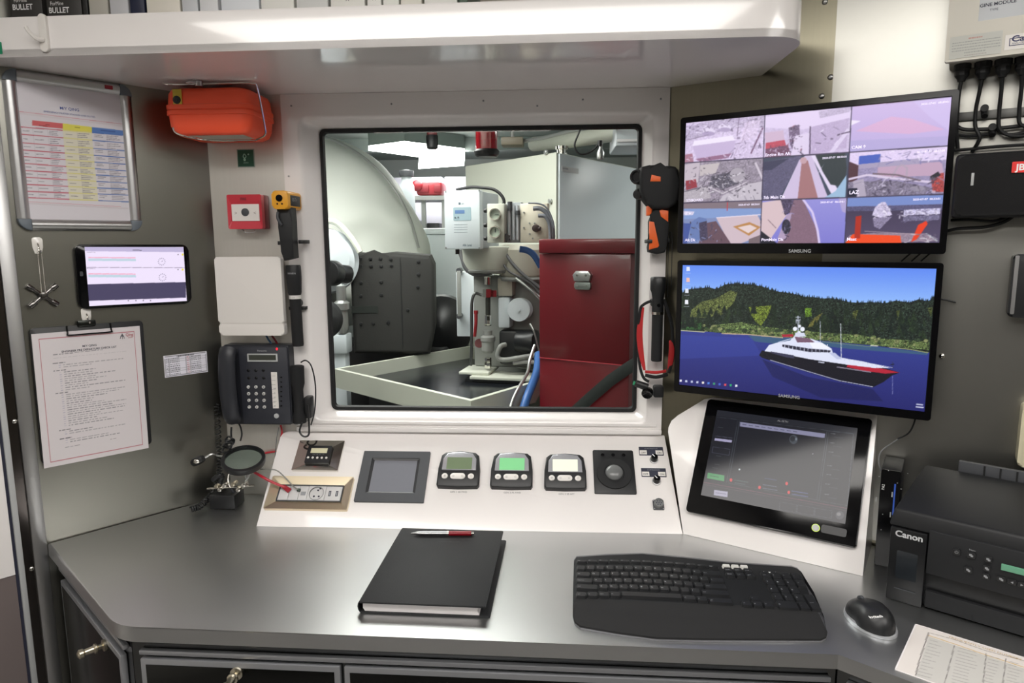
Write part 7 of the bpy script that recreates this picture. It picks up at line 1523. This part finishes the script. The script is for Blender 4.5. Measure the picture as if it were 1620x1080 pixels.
# small white panel with a bar handle, and big pale cabinets behind
a = hity(723, 532, 3.05); b = hity(746, 430, 3.05); T = er('service_hatch', 'narrow white hatch with a grey bar handle left of the purifier', 'hatch', WF, a.x, 3.05, a.z)
MB().box(0, b.x-a.x+.1, 0, .04, 0, b.z-a.z, .004).build('sheet', bluew, T)
h0, h1 = T.loc(hity(727, 428, 3.0)), T.loc(hity(727, 500, 3.0)); MB().box(h0[0]-.012, h0[0]+.006, h0[1]-.008, h0[1]+.004, h1[2], h0[2], .003).build('handle', gry, T)
for hh in (h0, h1): MB().cyl((hh[0]-.003, hh[1]-.006, hh[2]), (hh[0]-.003, -.0005, hh[2]), .012, seg=12).build('handle_mount', dgrey, T)
a = hity(672, 366, 4.4); b = hity(760, 366, 4.4); T = er('white_cabinet', 'wide pale blue white cabinet in the middle distance behind the insulation hood', 'cabinet', WF, a.x, 4.4, .02)
zt = a.z; MB().box(0, b.x-a.x, 0, .40, 0, zt-.04, .01).build('carcass', bluew, T); MB().box(-.02, b.x-a.x+.02, -.02, .42, zt-.039, zt, .01).build('top', bluew, T)
a = hity(654, 309, 4.9); b = hity(698, 284, 4.9); T = er('red_machine', 'small red machine on the far shelf under the bright lamp', 'machine', WF, a.x, 4.9, a.z)
rw = b.x-a.x; rh = b.z-a.z; red2 = mat('machine_red', (140, 34, 44), .4)
MB().box(.02, rw, 0, .25, 0, rh*.9, .02).build('body', red2, T); MB().box(rw*.25, rw*.55, -.01, .0, rh*.2, rh*.65, .003).box(rw*.75, rw*.98, -.01, .0, rh*.2, rh*.65, .003).build('dark_panel', mat('machine_dark_red', (120, 26, 36), .5), T)
MB().ball((.03, -.005, rh*.62), (.04, .03, .04)).build('boss', red2, T)
a = hity(640, 312, 5.0); T = er('far_shelf', 'grey metal shelving beneath the small red machine', 'shelf', WF, a.x, 4.85, .02)
sw = hity(735, 300, 5.0).x-a.x; zs_ = hity(670, 310, 4.9).z-.02
for zz in (zs_, zs_*.83, zs_*.66): MB().box(0, sw, 0, .35, zz-.03, zz-.001).build('board', gry, T)
for xx in (0, sw*.33, sw*.66, sw-.03): MB().box(xx, xx+.03, .02, .05, 0, zs_-.031).build('post', gry, T)
MB().box(.1, sw*.3, .05, .3, zs_*.83, zs_*.83+.12, .005).build('grey_bin', coolw, T); MB().box(sw*.4, sw*.6, .05, .3, zs_*.83, zs_*.83+.1, .005).build('dark_bin', oil, T)
a = hity(644, 306, 4.7); T = er('filter_housing', 'pale upright cylinder with a dark cap left of the small red machine', 'machine', WF, a.x, 4.7, a.z-.3)
MB().lathe([(.05, 0), (.06, .02), (.05, .35), (.035, .38), (.035, .41)], seg=20).build('cylinder', coolw, T); MB().cyl((0, 0, .02-T.o.z), (0, 0, -.001), .03, seg=14).build('stand', gry, T); MB().lathe([(.045, .411), (.05, .43), (.05, .45), (0, .46)], seg=20).build('cap', dgrey, T)
a = hity(600, 300, 5.4); T = er('wall_locker', 'pale lilac row of wall lockers under the engine room lamp', 'locker', WF, a.x-1.0, 5.45, 1.35)
for k in range(4): MB().box(.5*k+.01, .5*k+.49, 0, .3, 0, .55, .006).build('door', mat('lilac_white', (206, 206, 220), .4), T)
# ================================================================ CAMERA, WORLD
cam = bpy.data.cameras.new('camera'); cam.lens = 24; cam.sensor_width = 36; cam.clip_start = .05; cam.clip_end = 50
co = bpy.data.objects.new('camera', cam); COL.objects.link(co)
# inverse of ray(): camera axes in the world
fwd = ray(810, 540).normalized(); rx = (ray(910, 540)-ray(810, 540)).normalized(); up = rx.cross(fwd)
m = Matrix((rx, up, -fwd)).transposed().to_4x4(); m.translation = CAM; co.matrix_world = m
bpy.context.scene.camera = co
wd = bpy.data.worlds.new('world'); wd.use_nodes = True; wd.node_tree.nodes['Background'].inputs[0].default_value = (.6, .62, .65, 1); wd.node_tree.nodes['Background'].inputs[1].default_value = .15
bpy.context.scene.world = wd
vs_ = bpy.context.scene.view_settings; vs_.view_transform = 'Standard'; vs_.look = 'None'; vs_.gamma = 1; vs_.exposure = EXPO; vs_.use_curve_mapping = False
